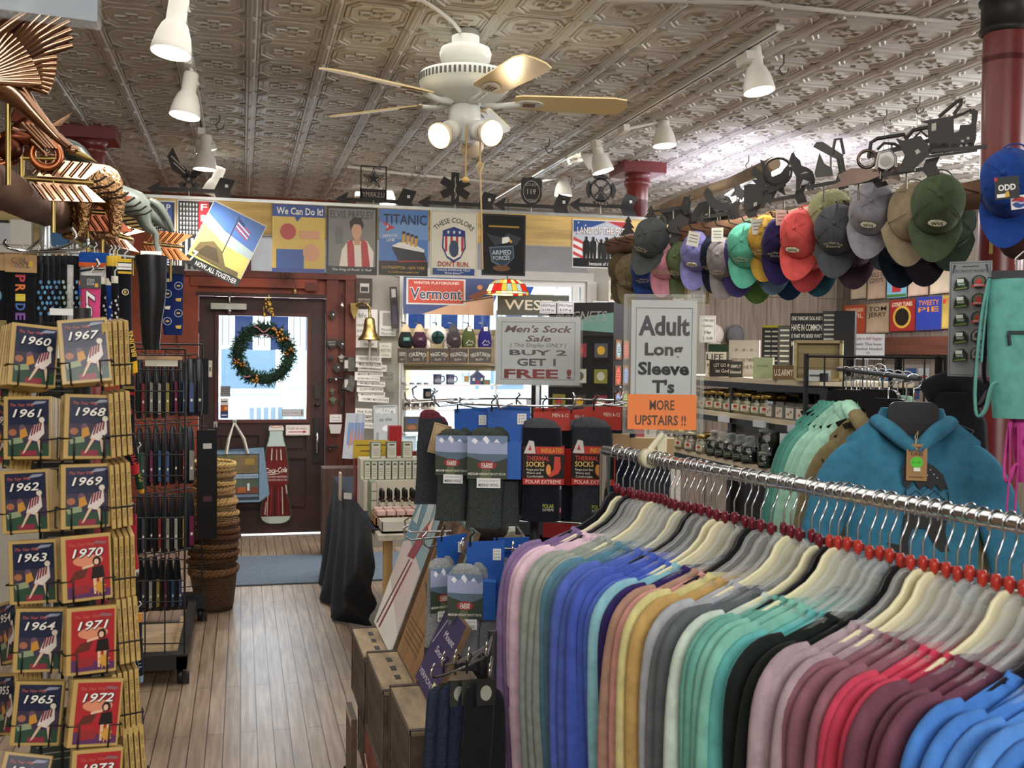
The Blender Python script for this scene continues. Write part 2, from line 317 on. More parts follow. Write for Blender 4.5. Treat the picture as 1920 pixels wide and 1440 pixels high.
# door casing and panels
tr=MB()
ph=PY(400,537,WY).z
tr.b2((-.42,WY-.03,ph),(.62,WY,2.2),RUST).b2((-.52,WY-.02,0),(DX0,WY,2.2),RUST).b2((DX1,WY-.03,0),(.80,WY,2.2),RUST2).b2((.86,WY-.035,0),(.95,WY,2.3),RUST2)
tr.b2((DX0-.02,WY-.025,DZ),(DX1+.02,WY,DZ+.03),DARK).b2((.52,WY-.034,ph-.02),(.62,WY-.03,ph+.05),RUST2)
tr.b2((-.46,WY-.04,2.19),(.95,WY,2.23),RUST2)
struct(tr.build('trim_1'))
struct(MB().b2((DX1,WY-.05,0),(.96,WY,.10),DARK).b2((WXL,WY-.03,0),(-.36,WY,.12),RUST2).build('baseboard_back'))
# transom
tx=MB().b2((-.25,WY+.03,2.22),(DX1,WY+.05,2.25),RUST2)
struct(tx.b2((-.25,WY+.05,2.22),(DX1,WY+.054,2.55),'p#c9d0d8').b2((.03,WY,2.22),(.07,WY+.05,2.55),RUST2).b2((.4,WY,2.22),(.43,WY+.05,2.55),RUST2).build('window_2'))
# ---------------------------------------------------------------- door
D=thing('entrance_door','dark red-brown panelled door with one large glazed pane, worn paint','door',(DX0,WY+.02,.012)); D['kind']='structure'; D.name='door_1'
dw=DX1-DX0; dh=2.012
gx0,gx1,gz0,gz1=.165,.895,.975,1.855
d=MB(); y0,y1=0,.05
d.b2((0.004,y0,0),(gx0,y1,dh),DARK).b2((gx1,y0,0),(dw-.004,y1,dh),DARK).b2((gx0,y0,gz1),(gx1,y1,dh),DARK).b2((gx0,y0,.84),(gx1,y1,gz0),DARK).b2((gx0,y0,0),(gx1,y1,.2),DARK).b2((gx0,y0,.64),(gx1,y1,.70),DARK).b2((.50,y0,.2),(.58,y1,.84),DARK)
d.b2((gx0,y0+.02,.2),(gx1,y1,.84),'b#361a15')
for a,b,c,e in ((gx0,.5,.2,.64),(.58,gx1,.2,.64),(gx0,.5,.70,.84),(.58,gx1,.70,.84)):
    d.b2((a+.03,y0+.008,c+.025),(b-.03,y0+.03,e-.025),DARK)
for k,c in ((.03,0),(.012,.008)):
    for a,b,e,f in ((gx0-k,gz0-k,gx1+k,gz0),(gx0-k,gz1,gx1+k,gz1+k),(gx0-k,gz0,gx0,gz1),(gx1,gz0,gx1+k,gz1)): d.b2((a,-.012+c,b),(e,.01,f),'b#4a2019')
d.build('door_leaf',D)
MB().b2((gx0,.028,gz0),(gx1,.032,gz1),'v#eef4f8').build('glass_pane',D)
cl=MB().b2((.10,-.05,1.905),(.39,0,1.955),'m#b9b9b4'); cl.tube([(.25,-.04,1.95),(.25,-.05,2.0),(.25,-.02,2.02)],.012,'m#8d8d88'); cl.ball((.25,-.03,1.89),.022,'m#9a9a96',10,6); cl.build('door_closer',D)
h=MB().b2((.955,-.012,.60),(1.015,0,.99),'k#17120f'); h.b2((.96,-.012,1.15),(1.01,0,1.27),'k#2c221c'); h.lathe([(0,-.0),(.022,0),(.022,.02),(0,.02)],'k#1b1613',12,(.985,-.02,1.09)); h.build('lock_plate',D)
MB().tube([(.985,-.01,.86),(.985,-.04,.855),(.985,-.045,.80),(.985,-.04,.70),(.985,-.01,.69)],[.011,.013,.014,.012,.011],'c#d8d8d6',8).build('handle',D)
for z in (.25,1.0,1.7): MB().b2((-.012,-.012,z),(.012,.0,z+.1),'k#221815').build('hinge',D)
st=SG(.058,.15,'p#3a3140',.0006); st.rect(0,.66,1,1,'p#e8e4dc'); st.rect(0,.36,1,.64,'p#b9512e'); st.oval(.7,.5,.2,.1,'p#f0b050'); st.rect(0,0,1,.3,'p#2f3f78'); st.t_('OPEN',.5,.84,.1,'p#222222',wmax=.9); st.t_('PULL',.5,.15,.1,'p#e8e4dc',wmax=.9)
# ---------------------------------------------------------------- display window
wn=MB()
for a,b,c,e in ((WX0,WZ0,WX1,WZ0+.05),(WX0,WZ1-.05,WX1,WZ1),(WX0,WZ0,WX0+.05,WZ1),(WX1-.05,WZ0,WX1,WZ1),(2.92,WZ0,2.98,WZ1)): wn.b2((a,WY+.02+.002*(b>1),b),(c,WY+.09+.002*(e-b>1),e),'p#e6e4de')
wn.b2((WX0-.06,WY-.015,WZ1),(WX1+.06,WY,WZ1+.08),'p#bdb9b2').b2((WX1,WY-.015,WZ0),(WX1+.09,WY,WZ1),'p#c9c5bc').b2((WX0-.02,WY-.02,WZ0),(WX0+.02,WY,WZ1),'p#d8d5cc')
wn.b2((WX0,WY+.05,WZ0),(WX1,WY+.054,WZ1),'v#eef4f8')
struct(wn.build('window_1'))
# ---------------------------------------------------------------- outside: porch, awning, shop front over the street
ex=MB().b2((-6,WY+.15,-.12),(12,30,-.1),'p#c9c6be'); struct(ex.build('ground_outside'))
aw=MB(); nst=34; ax0=-1.6; aw_w=.17
for i in range(nst):
    c='a#22335a' if i%2 else 'a#eeeeea'; x=ax0+i*aw_w
    aw.add([(x,9.425,2.69),(x+aw_w,9.425,2.69),(x+aw_w,10.75,2.0),(x,10.75,2.0)],[(0,1,2,3)],c)
    dz=[.02*abs(sin(pi*(i+k/4)/3)) for k in range(5)]
    aw.add([(x+aw_w*k/4,10.75,2.0) for k in range(5)]+[(x+aw_w*k/4,10.76,1.60-dz[k]) for k in range(5)],[(k,k+1,6+k,5+k) for k in range(4)],c)
    if not i%2: aw.b2((x+.05,10.742,1.62),(x+.058,10.748,2.0),'p#6f7480'); aw.b2((x+.11,10.742,1.62),(x+.118,10.748,2.0),'p#6f7480')
tag(aw.build('striped_awning'),'navy and white striped awning outside the door and windows','awning')
bd=thing('shop_building','pale blue clapboard shop front seen through the door glass','building',(0,17.5,0))
b=MB().b2((-5,0,0),(11,.3,5),'p#b7ccda')
for k in range(24): b.b2((-5,-.015,.2*k),(11,0,.2*k+.02),'p#9db3c4')
b.build('facade',bd)
for x in (-1.6,.1,1.9,4.2):
    f=MB().b2((x-.5,-.06,.9),(x+.5,-.02,2.3),'p#f2f2ee'); f.build('window_frame',bd); MB().b2((x-.42,-.07,.98),(x+.42,-.06,2.22),'g#5b7183').build('window_glass',bd)
pr=thing('porch_railing','white porch railing with slim balusters and posts outside the door','railing',(0,13.2,0))
MB().b2((-3,.03,.95),(7,.09,1.02),'p#e9eef0').build('top_rail',pr); MB().b2((-3,.03,.18),(7,.09,.24),'p#e9eef0').build('bottom_rail',pr)
bl=MB()
for i in range(84): bl.b2((-3+.12*i,.045,.2),(-2.97+.12*i,.075,.98),'p#e9eef0')
o=bl.build('baluster',pr); o['kind']='stuff'
for x in (-2,.52,3,5.4): MB().b2((x-.06,0,-.1),(x+.06,.12,3),'p#c7d8e4').build('post',pr)
tag(MB().b2((-3,13.4,-.1),(7,14.8,.1),'p#c7d8e4').build('porch_deck'),'pale blue porch deck behind the white railing','deck')
def chair_out(x,n,lab):
    c=thing('porch_chair',lab,'chair',(x,12.9,-.1),rad(20))
    MB().b2((-.22,-.2,.40),(.22,.22,.43),n).build('seat',c); bk=MB()
    for k in range(5): bk.b2((-.2+.09*k,.2,.43),(-.15+.09*k,.23,1.0),n)
    bk.build('backrest',c)
    for sx in (-.2,.2):
        for sy in (-.18,.2): MB().b2((sx-.02,sy-.02,0),(sx+.02,sy+.02,.42),n).build('leg',c)
chair_out(.35,'p#6f8290','blue-grey slatted porch chair seen through the middle of the door pane'); chair_out(.85,'p#8c98a0','pale grey slatted porch chair seen low beside the door glass sticker')
fl=MB().b2((-.6,0,.75),(.8,.5,1.5),'p#e6c66a').b2((-.5,.1,-.1),(.7,.4,.75),'p#d8d2c0'); tag(fl.build('yellow_stall',loc=(1.6,15.6,0)),'yellow sign board on the far side outside the door','board')
# ---------------------------------------------------------------- header beam, columns
struct(MB().b2((-1.05,6.56,2.262),(2.72,6.62,2.452),'x#c9a763').build('beam_header'))
tag(MB().b2((-1.0,6.555,2.452),(2.6,6.585,2.47),'m#9fa09c').build('sign_rail'),'thin grey metal rail along the pine board above the tin signs','rail')
RED='s#712a29'
def column(x,y,lab,collar=False):
    c=thing('iron_column',lab,'column',(x,y,0)); c['kind']='structure'
    MB().lathe([(.11,0),(.11,.06),(.085,.10),(.073,.14),(.073,2.62)],RED,28).build('shaft',c)
    if collar:
        MB().lathe([(.073,2.6),(.073,2.865)],RED,28).build('shaft_top',c); MB().lathe([(.076,2.70),(.087,2.705),(.087,2.72),(.081,2.725),(.081,2.80),(.088,2.805),(.09,2.82),(.073,2.825)],'k#1a1917',28).build('black_collar',c); return c
    k=MB().lathe([(.073,2.44),(.082,2.45),(.082,2.475),(.073,2.485),(.073,2.70),(.088,2.72),(.092,2.745),(.08,2.76),(.095,2.79)],RED,28); k.b2((-.15,-.15,2.79),(.15,.15,2.865),RED); k.build('capital',c)
    return c
column(2.6,6.86,'dark red iron column with square capital behind the pine board'); column(-.87,6.76,'dark red column behind the copper weathervanes, only its square capital showing')
c=column(2.585,3.23,'red round column with black collar beside the blue cap',True)
# ---------------------------------------------------------------- lighting tracks and lamps
def track(name,x,y0,y1,lab,z=2.85):
    o=MB().b2((x-.017,y0,z-.016),(x+.017,y1,z+.016),'g#d3d1ca').b2((x-.005,y0+.02,z-.0165),(x+.005,y1-.02,z-.010),'k#23211f').build(name); tag(o,lab,'lighting track')
track('lighting_track',2.02,3.8,9.2,'white lighting track on the ceiling over the hats aisle'); track('lighting_track',-.23,1.4,7.2,'white lighting track over the copper weathervanes')
tag(MB().tube([PZ(650,312,2.85),PZ(760,326,2.85),PZ(975,345,2.85),PZ(1003,346,2.85)],.012,'g#c6c2b8').build('ceiling_conduit'),'slim white conduit crossing the tin ceiling above the weathervanes','conduit')
tag(MB().tube([PZ(1000,-60,2.855),PZ(1130,-2,2.855),PZ(1420,4,2.855),PZ(1560,20,2.855),PZ(1800,42,2.855)],.01,'g#c6c2b8').build('ceiling_conduit'),'white cable conduit meeting the ceiling by the red column','conduit')
lamp_first=None
def lamp(px,py,d,tx,lab,tilt=(0,0),sc=1.0,power=34,col=(1,.96,.9),stem=True):
    # px,py: centre of the glowing mouth
    c=P(px,py,d); L=.20*sc
    g=thing('track_lamp',lab,'lamp',c+V((0,0,0)),0,'white bell lamps on the ceiling tracks')
    Rm=(MX.Rotation(tilt[0],4,'Y')@MX.Rotation(tilt[1],4,'X'))
    g.matrix_basis=MX.Translation(c)@Rm
    r=.065*sc
    b=MB().lathe([(r,0),(r*1.02,.004),(r*.98,.02),(r*.86,.06*sc),(r*.66,.095*sc),(r*.5,.11*sc),(r*.5,.185*sc),(r*.46,.195*sc),(.0,.197*sc)],'g#dedad0',24).lathe([(r*.985,.002),(r*.8,.05*sc)],'g#e8e6e0',24); b.build('lamp_shade',g)
    MB().lathe([(0,.012),(r*.9,.012)],'e#fff6e8*%d'%(18),24).build('bulb_face',g)
    top=V((tx,c.y,2.80)); inv=(MX.Translation(c)@Rm).inverted()
    s=MB(); a=V((r*.55,0,.15*sc)); e=inv@top; s.tube([(0,0,.17*sc),a,a*.4+e*.6,e],.008*sc,'g#d8d4ca',8); s.build('stem',g)
    bx=MB(); bx.box(e,(.035,.10,.035),'g#d8d4ca'); bx.build('track_adapter',g)
    l=light('lamp_light','SPOT',(0,0,0),power,col,.05,angle=rad(115),blend=.8); l.parent=g; l.location=(0,0,-.01)
lamp(320,100,3.5,-.23,'white bell track lamp hanging lowest over the weathervanes, closest to the viewer',(rad(8),rad(-6)))
lamp(346,218,4.6,-.23,'second white bell lamp along the weathervane track',(rad(8),rad(-6)))
lamp(387,284,6.5,-.23,'white bell lamp tilted toward the door above the winged arrow vane',(rad(-16),rad(6)))
lamp(384,318,6.05,-.23,'short white bell lamp just below the tilted one by the winged arrow vane',(rad(2),0))
lamp(395,366,7.0,-.23,'white bell lamp shining on the pine board over the tilted battle poster',(rad(20),rad(10)))
lamp(1424,172,4.45,2.02,'white bell track lamp highest on the hats aisle track',(rad(-6),rad(-8)))
lamp(1246,274,5.9,2.02,'second white bell lamp along the hats aisle track',(rad(-2),rad(-4)))
lamp(1131,322,6.3,2.02,'third white bell lamp on the hats aisle track, tilted beside the red capital',(rad(-14),rad(-6)))
lamp(1097,302,6.9,2.02,'white bell lamp turned away, half hidden behind the third one on the hats track',(rad(60),rad(30)),power=10)
lamp(1056,367,7.8,2.02,'small white bell lamp at the far end of the hats aisle track',(0,0))
lamp(727,383,8.4,.87,'white bell lamp peeping over the ship poster',(0,0))
# ---------------------------------------------------------------- ceiling fan
fc=P(872,178,4.3); FX,FY=fc.x,fc.y
fan=thing('ceiling_fan','white five-blade ceiling fan with three lit bulbs and pull chains','ceiling fan',(FX,FY,0))
WF='g#c9cac2'
MB().lathe([(0,2.862),(.055,2.862),(.055,2.80),(.075,2.80),(.098,2.79),(.105,2.77),(.10,2.74),(.07,2.715),(.045,2.70)],WF,28).build('canopy',fan)
mh=MB().lathe([(.03,2.72),(.045,2.715),(.12,2.705),(.178,2.69),(.186,2.68),(.186,2.648),(.18,2.642),(.18,2.632),(.15,2.60),(.09,2.575),(.06,2.565),(0,2.565)],WF,40); mh.build('motor_housing',fan)
vn=MB()
for i in range(60):
    a=2*pi*i/60; vn.box((.1865*cos(a),.1865*sin(a),2.664),(.004,.009,.026),'k#4a4a46',MX.Rotation(a,3,'Z'))
vn.build('vent_slots',fan)
for k in range(5):
    a=rad(-157+6+72*k); Rz=MX.Rotation(a,4,'Z'); Rp=MX.Rotation(rad(-13),4,'X')
    bl=MB(); bl.M=Rz@MX.Translation((0,0,2.585))@Rp
    pts=[(.20,-.05),(.23,-.06),(.60,-.072),(.655,-.058),(.665,-.02),(.662,.03),(.64,.064),(.60,.072),(.23,.06),(.20,.05)]
    n=len(pts); bl.add([(x,y,.003) for x,y in pts]+[(x,y,-.003) for x,y in pts],[tuple(range(n)),tuple(range(2*n-1,n-1,-1))]+[(i,n+i,n+(i+1)%n,(i+1)%n) for i in range(n)],'g#d9c28c'); o=bl.build('blade',fan)
    br=MB(); br.M=bl.M; br.tube([(.07,0,-.012),(.13,0,-.02),(.19,0,-.012),(.22,0,-.006)],[.016,.012,.012,.014],WF,8)
    br.loft([[V((.20+.06*(1-cos(2*pi*j/14)) ,.032*sin(2*pi*j/14),-.004-dz)) for j in range(14)] for dz in (0,.006)],WF,sm=False)
    for y in (-.012,0,.012): br.box((.26,y,-.011),(.05,.004,.004),'k#7b5a4a')
    br.build('blade_bracket',o)
lk=MB().lathe([(.05,2.565),(.062,2.555),(.066,2.50),(.058,2.475),(.03,2.455),(.028,2.42),(0,2.41)],WF,24); lk.build('light_hub',fan)
for k,(px,py) in enumerate(((823,255),(922,250),(885,277))):
    c=P(px,py,4.2 if k<2 else 4.45); e=V((c.x-FX,c.y-FY,c.z)); hub=V((.04 if k==1 else -.04 if k==0 else .01,0 if k<2 else .03,2.47)); dr=(e-hub).normalized()
    q=dr.to_track_quat('-Z','Y').to_matrix().to_4x4(); q.translation=e
    s=MB(); s.M=q; Ln=(e-hub).length; s.lathe([(.03,Ln*.98),(.04,Ln*.9),(.042,Ln*.62),(.036,Ln*.58),(.02,Ln*.58)],WF,18); o=s.build('lamp_socket',fan)
    b=MB(); b.M=q; b.lathe([(.018,Ln*.6),(.022,Ln*.5),(.045,.03),(.052,.012),(.05,.0)],'g#d9c9b0',20); b.build('bulb_body',o)
    f=MB(); f.M=q; f.lathe([(.05,0),(.03,-.008),(.0,-.011)],'e#ffc878*5',20); f.build('bulb_face',o)
    l=light('fan_light','SPOT',(0,0,0),5,(1,.78,.48),.05,angle=rad(140),blend=.8); l.parent=fan; l.matrix_basis=q@MX.Translation((0,0,-.02))
def pt(px,py,d=4.25): c=P(px,py,d); return V((c.x-FX,c.y-FY,c.z))
MB().tube([pt(876,230),pt(873,290),pt(873,332)],.0025,'m#b08a4a',6).build('pull_chain',fan); m_=MB(); c=pt(873,338); m_.lathe([(0,0),(.014,.003),(.016,.012),(.01,.022),(0,.024)],'g#c8a860',12,c-V((0,0,.01))); m_.build('chain_knob',fan)
MB().tube([pt(901,235),pt(900,300),pt(903,420),pt(905,505)],.0035,'g#b99a62',6).tube([pt(899,305),pt(893,312),pt(900,330),pt(906,308),pt(899,304)],.004,'g#c4a878',6).build('pull_cord',fan)
tag(MB().tube([PZ(740,-8,2.85),PZ(792,0,2.85),PZ(822,20,2.85),PZ(848,40,2.85),(FX-.01,FY,2.845)],.009,'g#d6d2c8').build('power_cable'),'white cable running across the ceiling to the fan','cable')
# ceiling hooks
for i,(px,py) in enumerate(((412,222),(1215,132),(1216,128),(1470,112),(421,305),(438,308),(1030,268),(1725,190),(1663,212),(1404,300),(778,318),(792,320),(1072,340))):
    if i==2: continue
    q=PZ(px,py-6,CZ-.01); r=.022
    b=MB().tube([q+V((0,0,.01)),q+V((0,0,-.03)),q+V((-r,0,-.055)),q+V((-r*.4,0,-.08)),q+V((r*.8,0,-.07)),q+V((r*1.1,0,-.05))],.0035,'k#3a342e',5)
    tag(b.build('ceiling_hook'),['small dark hook in the tin ceiling near the weathervane track','dark hook in the ceiling over the fan blade','','hook in the ceiling beyond the highest hats lamp','hook in the ceiling above the winged arrow vane, nearer the track','hook in the ceiling above the winged arrow vane, nearer the fan','dark hook over the pull chain side of the fan','hook in the ceiling by the locomotive vane holding wire','hook in the ceiling above the vehicle vanes holding wire','hook in the ceiling above the horse vane','hook beside the conduit over the star arrow vane','hook beside the conduit, second from the star arrow vane','hook beside the far end lamp of the hats track'][i],'hook','hooks in the tin ceiling')
for px,py in ((1725,232),(1663,262)):
    a=PZ(px,py-45,CZ-.08); b=MB(); b.tube([a,a+V((.012,0,-.1)),a+V((.012,0,-.26))],.0015,'m#8a8478',4).tube([a,a+V((-.012,0,-.1)),a+V((-.02,0,-.26))],.0015,'m#8a8478',4)
    tag(b.build('hanging_wire'),'thin bent wire hanging from a ceiling hook '+('beside the locomotive vane' if px>1700 else 'above the old car vanes'),'wire')
# ================================================================ tin signs on the pine board
def sheet(name,label,cat,rc,Y,base,fn=None,t=.002,group=None,ang=0,edge=None,rz=0,build=True):
    c,w,h=rectY(*rc,Y); s=SG(w,h,base,t,edge)
    if fn: fn(s)
    o=s.build(name); o.matrix_basis=MX.Translation(c)@MX.Rotation(rz,4,'Z')@MX.Rotation(ang,4,'Y'); tag(o,label,cat,group); return o
TG='tin signs hung along the pine board'; BK='k#1d1916'
def wecan(s):
    s.rect(0,0,1,1,'g#d9b64e'); s.rect(0,.82,1,1,'g#1f3f8c'); s.poly([(.42,.82),(.55,.82),(.47,.75)],'g#1f3f8c'); s.t_('We Can Do It!',.52,.905,.10,'g#f1efe2',.88,bold=.02); s.rect(0,0,1,.06,'g#1f3f8c')
    s.rect(.08,.06,.60,.34,'g#2b539b'); s.oval(.74,.30,.16,.13,'g#d89a70'); s.oval(.30,.60,.15,.12,'g#b8352c'); s.rect(.52,.50,.90,.62,'g#d89a70')
def king(s):
    s.rect(.04,.03,.96,.97,'g#7d7b76'); s.rect(.04,.03,.96,.12,'g#141312'); s.t_('ELVIS PRESLEY',.5,.885,.11,'g#4c4a46',.86,bold=.02); s.t_('The King of Rock \'n\' Roll',.5,.075,.035,'g#e9e4d8',.78,shear=.2)
    s.poly([(.25,.12),(.92,.12),(.93,.34),(.80,.50),(.42,.50),(.30,.36)],'g#e5dccb'); s.poly([(.42,.12),(.56,.12),(.54,.42),(.50,.52),(.40,.48)],'g#b5262b'); s.poly([(.70,.12),(.86,.12),(.80,.48),(.68,.53),(.68,.4)],'g#b5262b')
    s.rect(.54,.44,.66,.56,'g#c99373'); s.oval(.59,.645,.10,.115,'g#d3a080'); s.poly([(.47,.66),(.45,.78),(.54,.85),(.68,.84),(.73,.74),(.70,.66),(.67,.74),(.54,.75),(.50,.70)],'g#191412'); s.rect(.18,.45,.32,.7,'g#6c6a66')
def ship(s):
    s.rect(0,.0,1,1,'g#4d79b8'); s.rect(0,.55,1,.8,'g#6f96c8'); s.rect(0,0,1,.22,'g#26221f'); s.t_('TITANIC',.53,.85,.15,'g#171a2a',.88,bold=.01); s.poly([(.05,.82),(.33,.72),(.12,.66),(.16,.72)],'g#c23331'); s.poly(star(.17,.735,.03),'g#f2f2f2'); s.t_('WHITE STAR',.22,.60,.045,'g#f0f0ee',.3,rot=.08); s.t_('LINE',.24,.535,.045,'g#f0f0ee',.16,rot=.08)
    s.poly([(.25,.44),(.92,.36),(.98,.24),(.4,.22)],'g#2a2d33'); s.poly([(.25,.44),(.92,.36),(.93,.40),(.62,.52),(.4,.5)],'g#e5e2da'); s.poly([(.38,.225),(.98,.24),(.96,.22),(.4,.2)],'g#9a2f2a')
    for k in range(4): x=.46+.085*k; s.poly([(x,.5-.02*k),(x+.06,.5-.02*k),(x+.075,.66-.02*k),(x+.015,.66-.02*k)],'g#cf9b3f'); s.poly([(x+.012,.63-.02*k),(x+.072,.63-.02*k),(x+.075,.67-.02*k),(x+.015,.67-.02*k)],'g#1c1a19')
    s.t_('SOUTHAMPTON ~ NEW YORK',.5,.12,.045,'g#d6ae4c',.88); s.t_('VIA CHERBOURG & QUEENSTOWN',.5,.05,.025,'g#d6ae4c',.62)
def colors(s):
    s.frm(.006,.002,'g#8d8a7c'); s.t_('THESE COLORS',.5,.86,.075,'g#26262b',.92,arc=.16,bold=.01); sh=[(.24,.76),(.5,.82),(.76,.76),(.78,.5),(.66,.34),(.5,.27),(.34,.34),(.22,.5)]
    sh=[(.5+(a-.5)*.9,b-.06) for a,b in sh]; s.poly(sh,'g#223a78'); s.poly([(.29,.61),(.71,.61),(.72,.45),(.64,.31),(.5,.25),(.36,.31),(.28,.45)],'g#e9e4d2')
    for k in range(4): x=.31+.115*k; s.poly([(x,.61),(x+.05,.61),(x+.05,.30+.05*abs(k-1.5)),(x,.30+.05*abs(k-1.5))],'g#b3323a')
    for k in range(3): s.poly(star(.38+.12*k,.675,.035),'g#f0ede2')
    s.oval(.5,.42,.10,.13,'g#3a4763'); s.t_("DON'T RUN.",.5,.185,.075,'g#a8262c',.66,bold=.015); s.rect(.06,.02,.94,.12,'g#2f4a86'); s.t_('UNLESS SOMEONE YELLS',.5,.095,.03,'g#f0ede2',.7); s.t_('"free beer!"',.5,.048,.035,'g#f0ede2',.4,shear=.2)
def armed(s):
    s.frm(.006,.002,'g#56565a'); s.t_('~',.5,.80,.05,'g#a8843f',.7,arc=.22); s.poly([(.1,.68),(.45,.62),(.6,.70),(.9,.62),(.78,.5),(.55,.56),(.3,.48)],'g#3a3d46'); s.poly([(.46,.62),(.6,.64),(.66,.58),(.58,.54),(.46,.52)],'g#e8e6df'); s.poly([(.60,.60),(.70,.57),(.66,.53)],'g#d59a35')
    s.poly([(.16,.46),(.72,.50),(.74,.3),(.5,.12),(.22,.22)],'g#5b6a78'); s.poly([(.19,.44),(.70,.475),(.71,.3),(.5,.15),(.25,.24)],'g#2f3b48'); s.t_('ARMED',.45,.38,.075,'g#cfd3d6',.44,rot=.06); s.t_('FORCES',.45,.29,.065,'g#cfd3d6',.38,rot=.06); s.oval(.45,.12,.2,.05,'g#6b4b33')
def landf(s):
    s.rect(.015,.02,.985,.98,'g#e8e6e1'); s.rect(.015,.55,.985,.98,'g#b7bcc6')
    s.poly([(.015,.98),(.6,.98),(.2,.78),(.015,.74)],'g#33538f'); s.poly([(.6,.98),(.985,.98),(.985,.8)],'g#b8393f'); 
    for k in range(3): s.poly([(.015,.64-.15*k),(.22,.52-.15*k),(.22,.47-.15*k),(.015,.57-.15*k)],'g#c2454a'); s.poly(star(.1+.12*k,.93-.05*k,.022),'g#f2f2f2')
    s.t_('LAND OF THE FREE',.52,.77,.14,'g#5a2024',.90,bold=.03); s.t_('LAND OF THE FREE',.515,.775,.14,'g#e9e6de',.88,bold=.01)
    s.rect(.015,.02,.985,.2,'g#151413')
    for x,h in ((.24,.66),(.36,.66),(.50,.62),(.60,.66),(.73,.68),(.85,.6)): s.poly([(x-.05,.18),(x-.06,.4),(x-.055,h-.12),(x-.02,h-.08),(x+.02,h-.08),(x+.055,h-.12),(x+.06,.4),(x+.05,.18),(x+.01,.18),(x,.33),(x-.015,.18)],'g#151413'); s.oval(x,h-.05,.022,.04,'g#151413')
    s.t_('because of the BRAVE',.6,.09,.07,'g#e4e2dc',.62)
def flag(word,c):
    def f(s):
        s.rect(.03,.02,.97,.98,'g#1b1c20')
        for k in range(6): s.rect(.06+.155*k,.02,.13+.155*k,.46,'g#d4d2cc')
        s.rect(.06,.5,.56,.96,'g#26262a' if word=='POLICE' else 'g#2a2a2d')
        for i in range(7):
            for j in range(6): s.poly(star(.10+.085*j,.54+.065*i,.035),'g#cfcfca')
        s.rect(.58,.02,.86,.98,c)
        for i,ch in enumerate(word): s.t_(ch,.72,.90-.155*i,.09,'g#e9e9e6',.17,bold=.01)
        s.rect(.62,.02,.66,.02,c)
    return f
def battle(s):
    s.rect(.015,.12,.985,.985,'g#4f73b4'); s.poly([(.015,.12),(.985,.12),(.985,.45),(.5,.5),(.015,.66)],'g#cfc66a'); s.poly([(.015,.64),(.5,.48),(.985,.44),(.985,.56),(.4,.66),(.015,.8)],'g#a9b9b8'); s.poly([(.5,.95),(.515,.95),(.53,.3),(.51,.3)],'g#3b3a36')
    for k in range(5): s.poly([(.53,.90-.03*k),(.80,.80-.03*k),(.80,.785-.03*k),(.53,.885-.03*k)],'g#c03c3e' if k%2==0 else 'g#ece8de')
    s.poly([(.53,.92),(.66,.87),(.66,.83),(.53,.87)],'g#2c3f78')
    s.poly([(.05,.17),(.1,.36),(.3,.46),(.5,.38),(.66,.2),(.9,.2),(.92,.13)],'g#6a5a38'); s.poly([(.12,.2),(.22,.36),(.4,.38),(.55,.2)],'g#4b3f28')
    s.rect(.0,.0,1,.125,'g#1c1b1a'); s.t_('NOW..ALL TOGETHER',.57,.062,.07,'g#f0eee6',.76,bold=.01); s.t_('7',.11,.14,.16,'g#f0eee6',.09,bold=.02)
for a in (('woman worker call poster in blue, yellow and red with white slogan across its top','sign',(510,384,610,511),wecan),('grey portrait tin sign of dark-haired singer in red vest','sign',(612,388,708,515),king),('blue ocean liner tin sign with yellow port names below','sign',(710,393,803,517),ship),('cream tin sign with striped shield and curved slogan','sign',(806,396,896,518),colors),('dark grey armed forces tin sign with eagle and shield','sign',(903,402,986,517),armed)):
    sheet('tin_sign',a[0],a[1],a[2],6.555,{'w':'g#d9b64e'}.get('','g#161514') if a[3] in (king,armed) else 'g#d8d2bf',a[3],group=TG)
sheet('tin_sign','patriotic tin sign with black soldier silhouettes beside the far column','sign',(1073,413,1181,503),6.555,'g#e9e7e2',landf,group=TG)
sheet('tin_sign','black flag tin sign with blue police stripe, beside the bronze horse vane','sign',(283,376,329,508),6.556,'g#d0d0cc',flag('POLICE','g#27408f'),group=TG)
sheet('tin_sign','black flag tin sign with red fire stripe, behind the tilted battle poster','sign',(332,375,402,508),6.557,'g#d0d0cc',flag('FIRE','g#b3202c'),group=TG)
s=SG(.335,.405,'g#d6d2bd',.002); battle(s); o=s.build('tin_sign'); o.matrix_basis=MX.Translation(PY(423,457,6.535))@MX.Rotation(rad(25),4,'Y'); tag(o,'tilted tin poster with flag above a group of figures on yellow','sign',TG)
# ---------------------------------------------------------------- arrow weathervanes standing on the pine board
VY=6.59
def vpt(px,py,Y=VY): q=PY(px,py,Y); return (q.x,q.z)
def arrow_vane(hx,tx,py,ox,emb,lab):
    x0,z=vpt(hx,py); x1,_=vpt(tx,py); xo=vpt(ox,py)[0]
    g=thing('arrow_weathervane',lab,'weathervane',(xo,VY,2.47),0,'black arrow weathervanes above the tin signs'); zz=z-2.47
    a=MB(); L0,L1=x0-xo,x1-xo
    a.prism([(L0,zz),(L0+.085,zz+.05),(L0+.07,zz+.012),(L1-.12,zz+.012),(L1-.085,zz+.085),(L1,zz+.07),(L1-.03,zz+.0),(L1,zz-.07),(L1-.085,zz-.085),(L1-.12,zz-.012),(L0+.07,zz-.012),(L0+.085,zz-.05)],-.002,.002,BK); a.box((L1-.05,-.003,zz+.035),(.018,.002,.018),'p#e8e6df'); a.build('arrow',g)
    MB().tube([(0,0,0),(0,0,zz)],.004,'m#8a857c',6).build('rod',g)
    e=MB(); e.M=MX.Translation((0,-.001,zz)); emb(e); e.build('emblem',g)
def sc(px): return px*6.75/2000
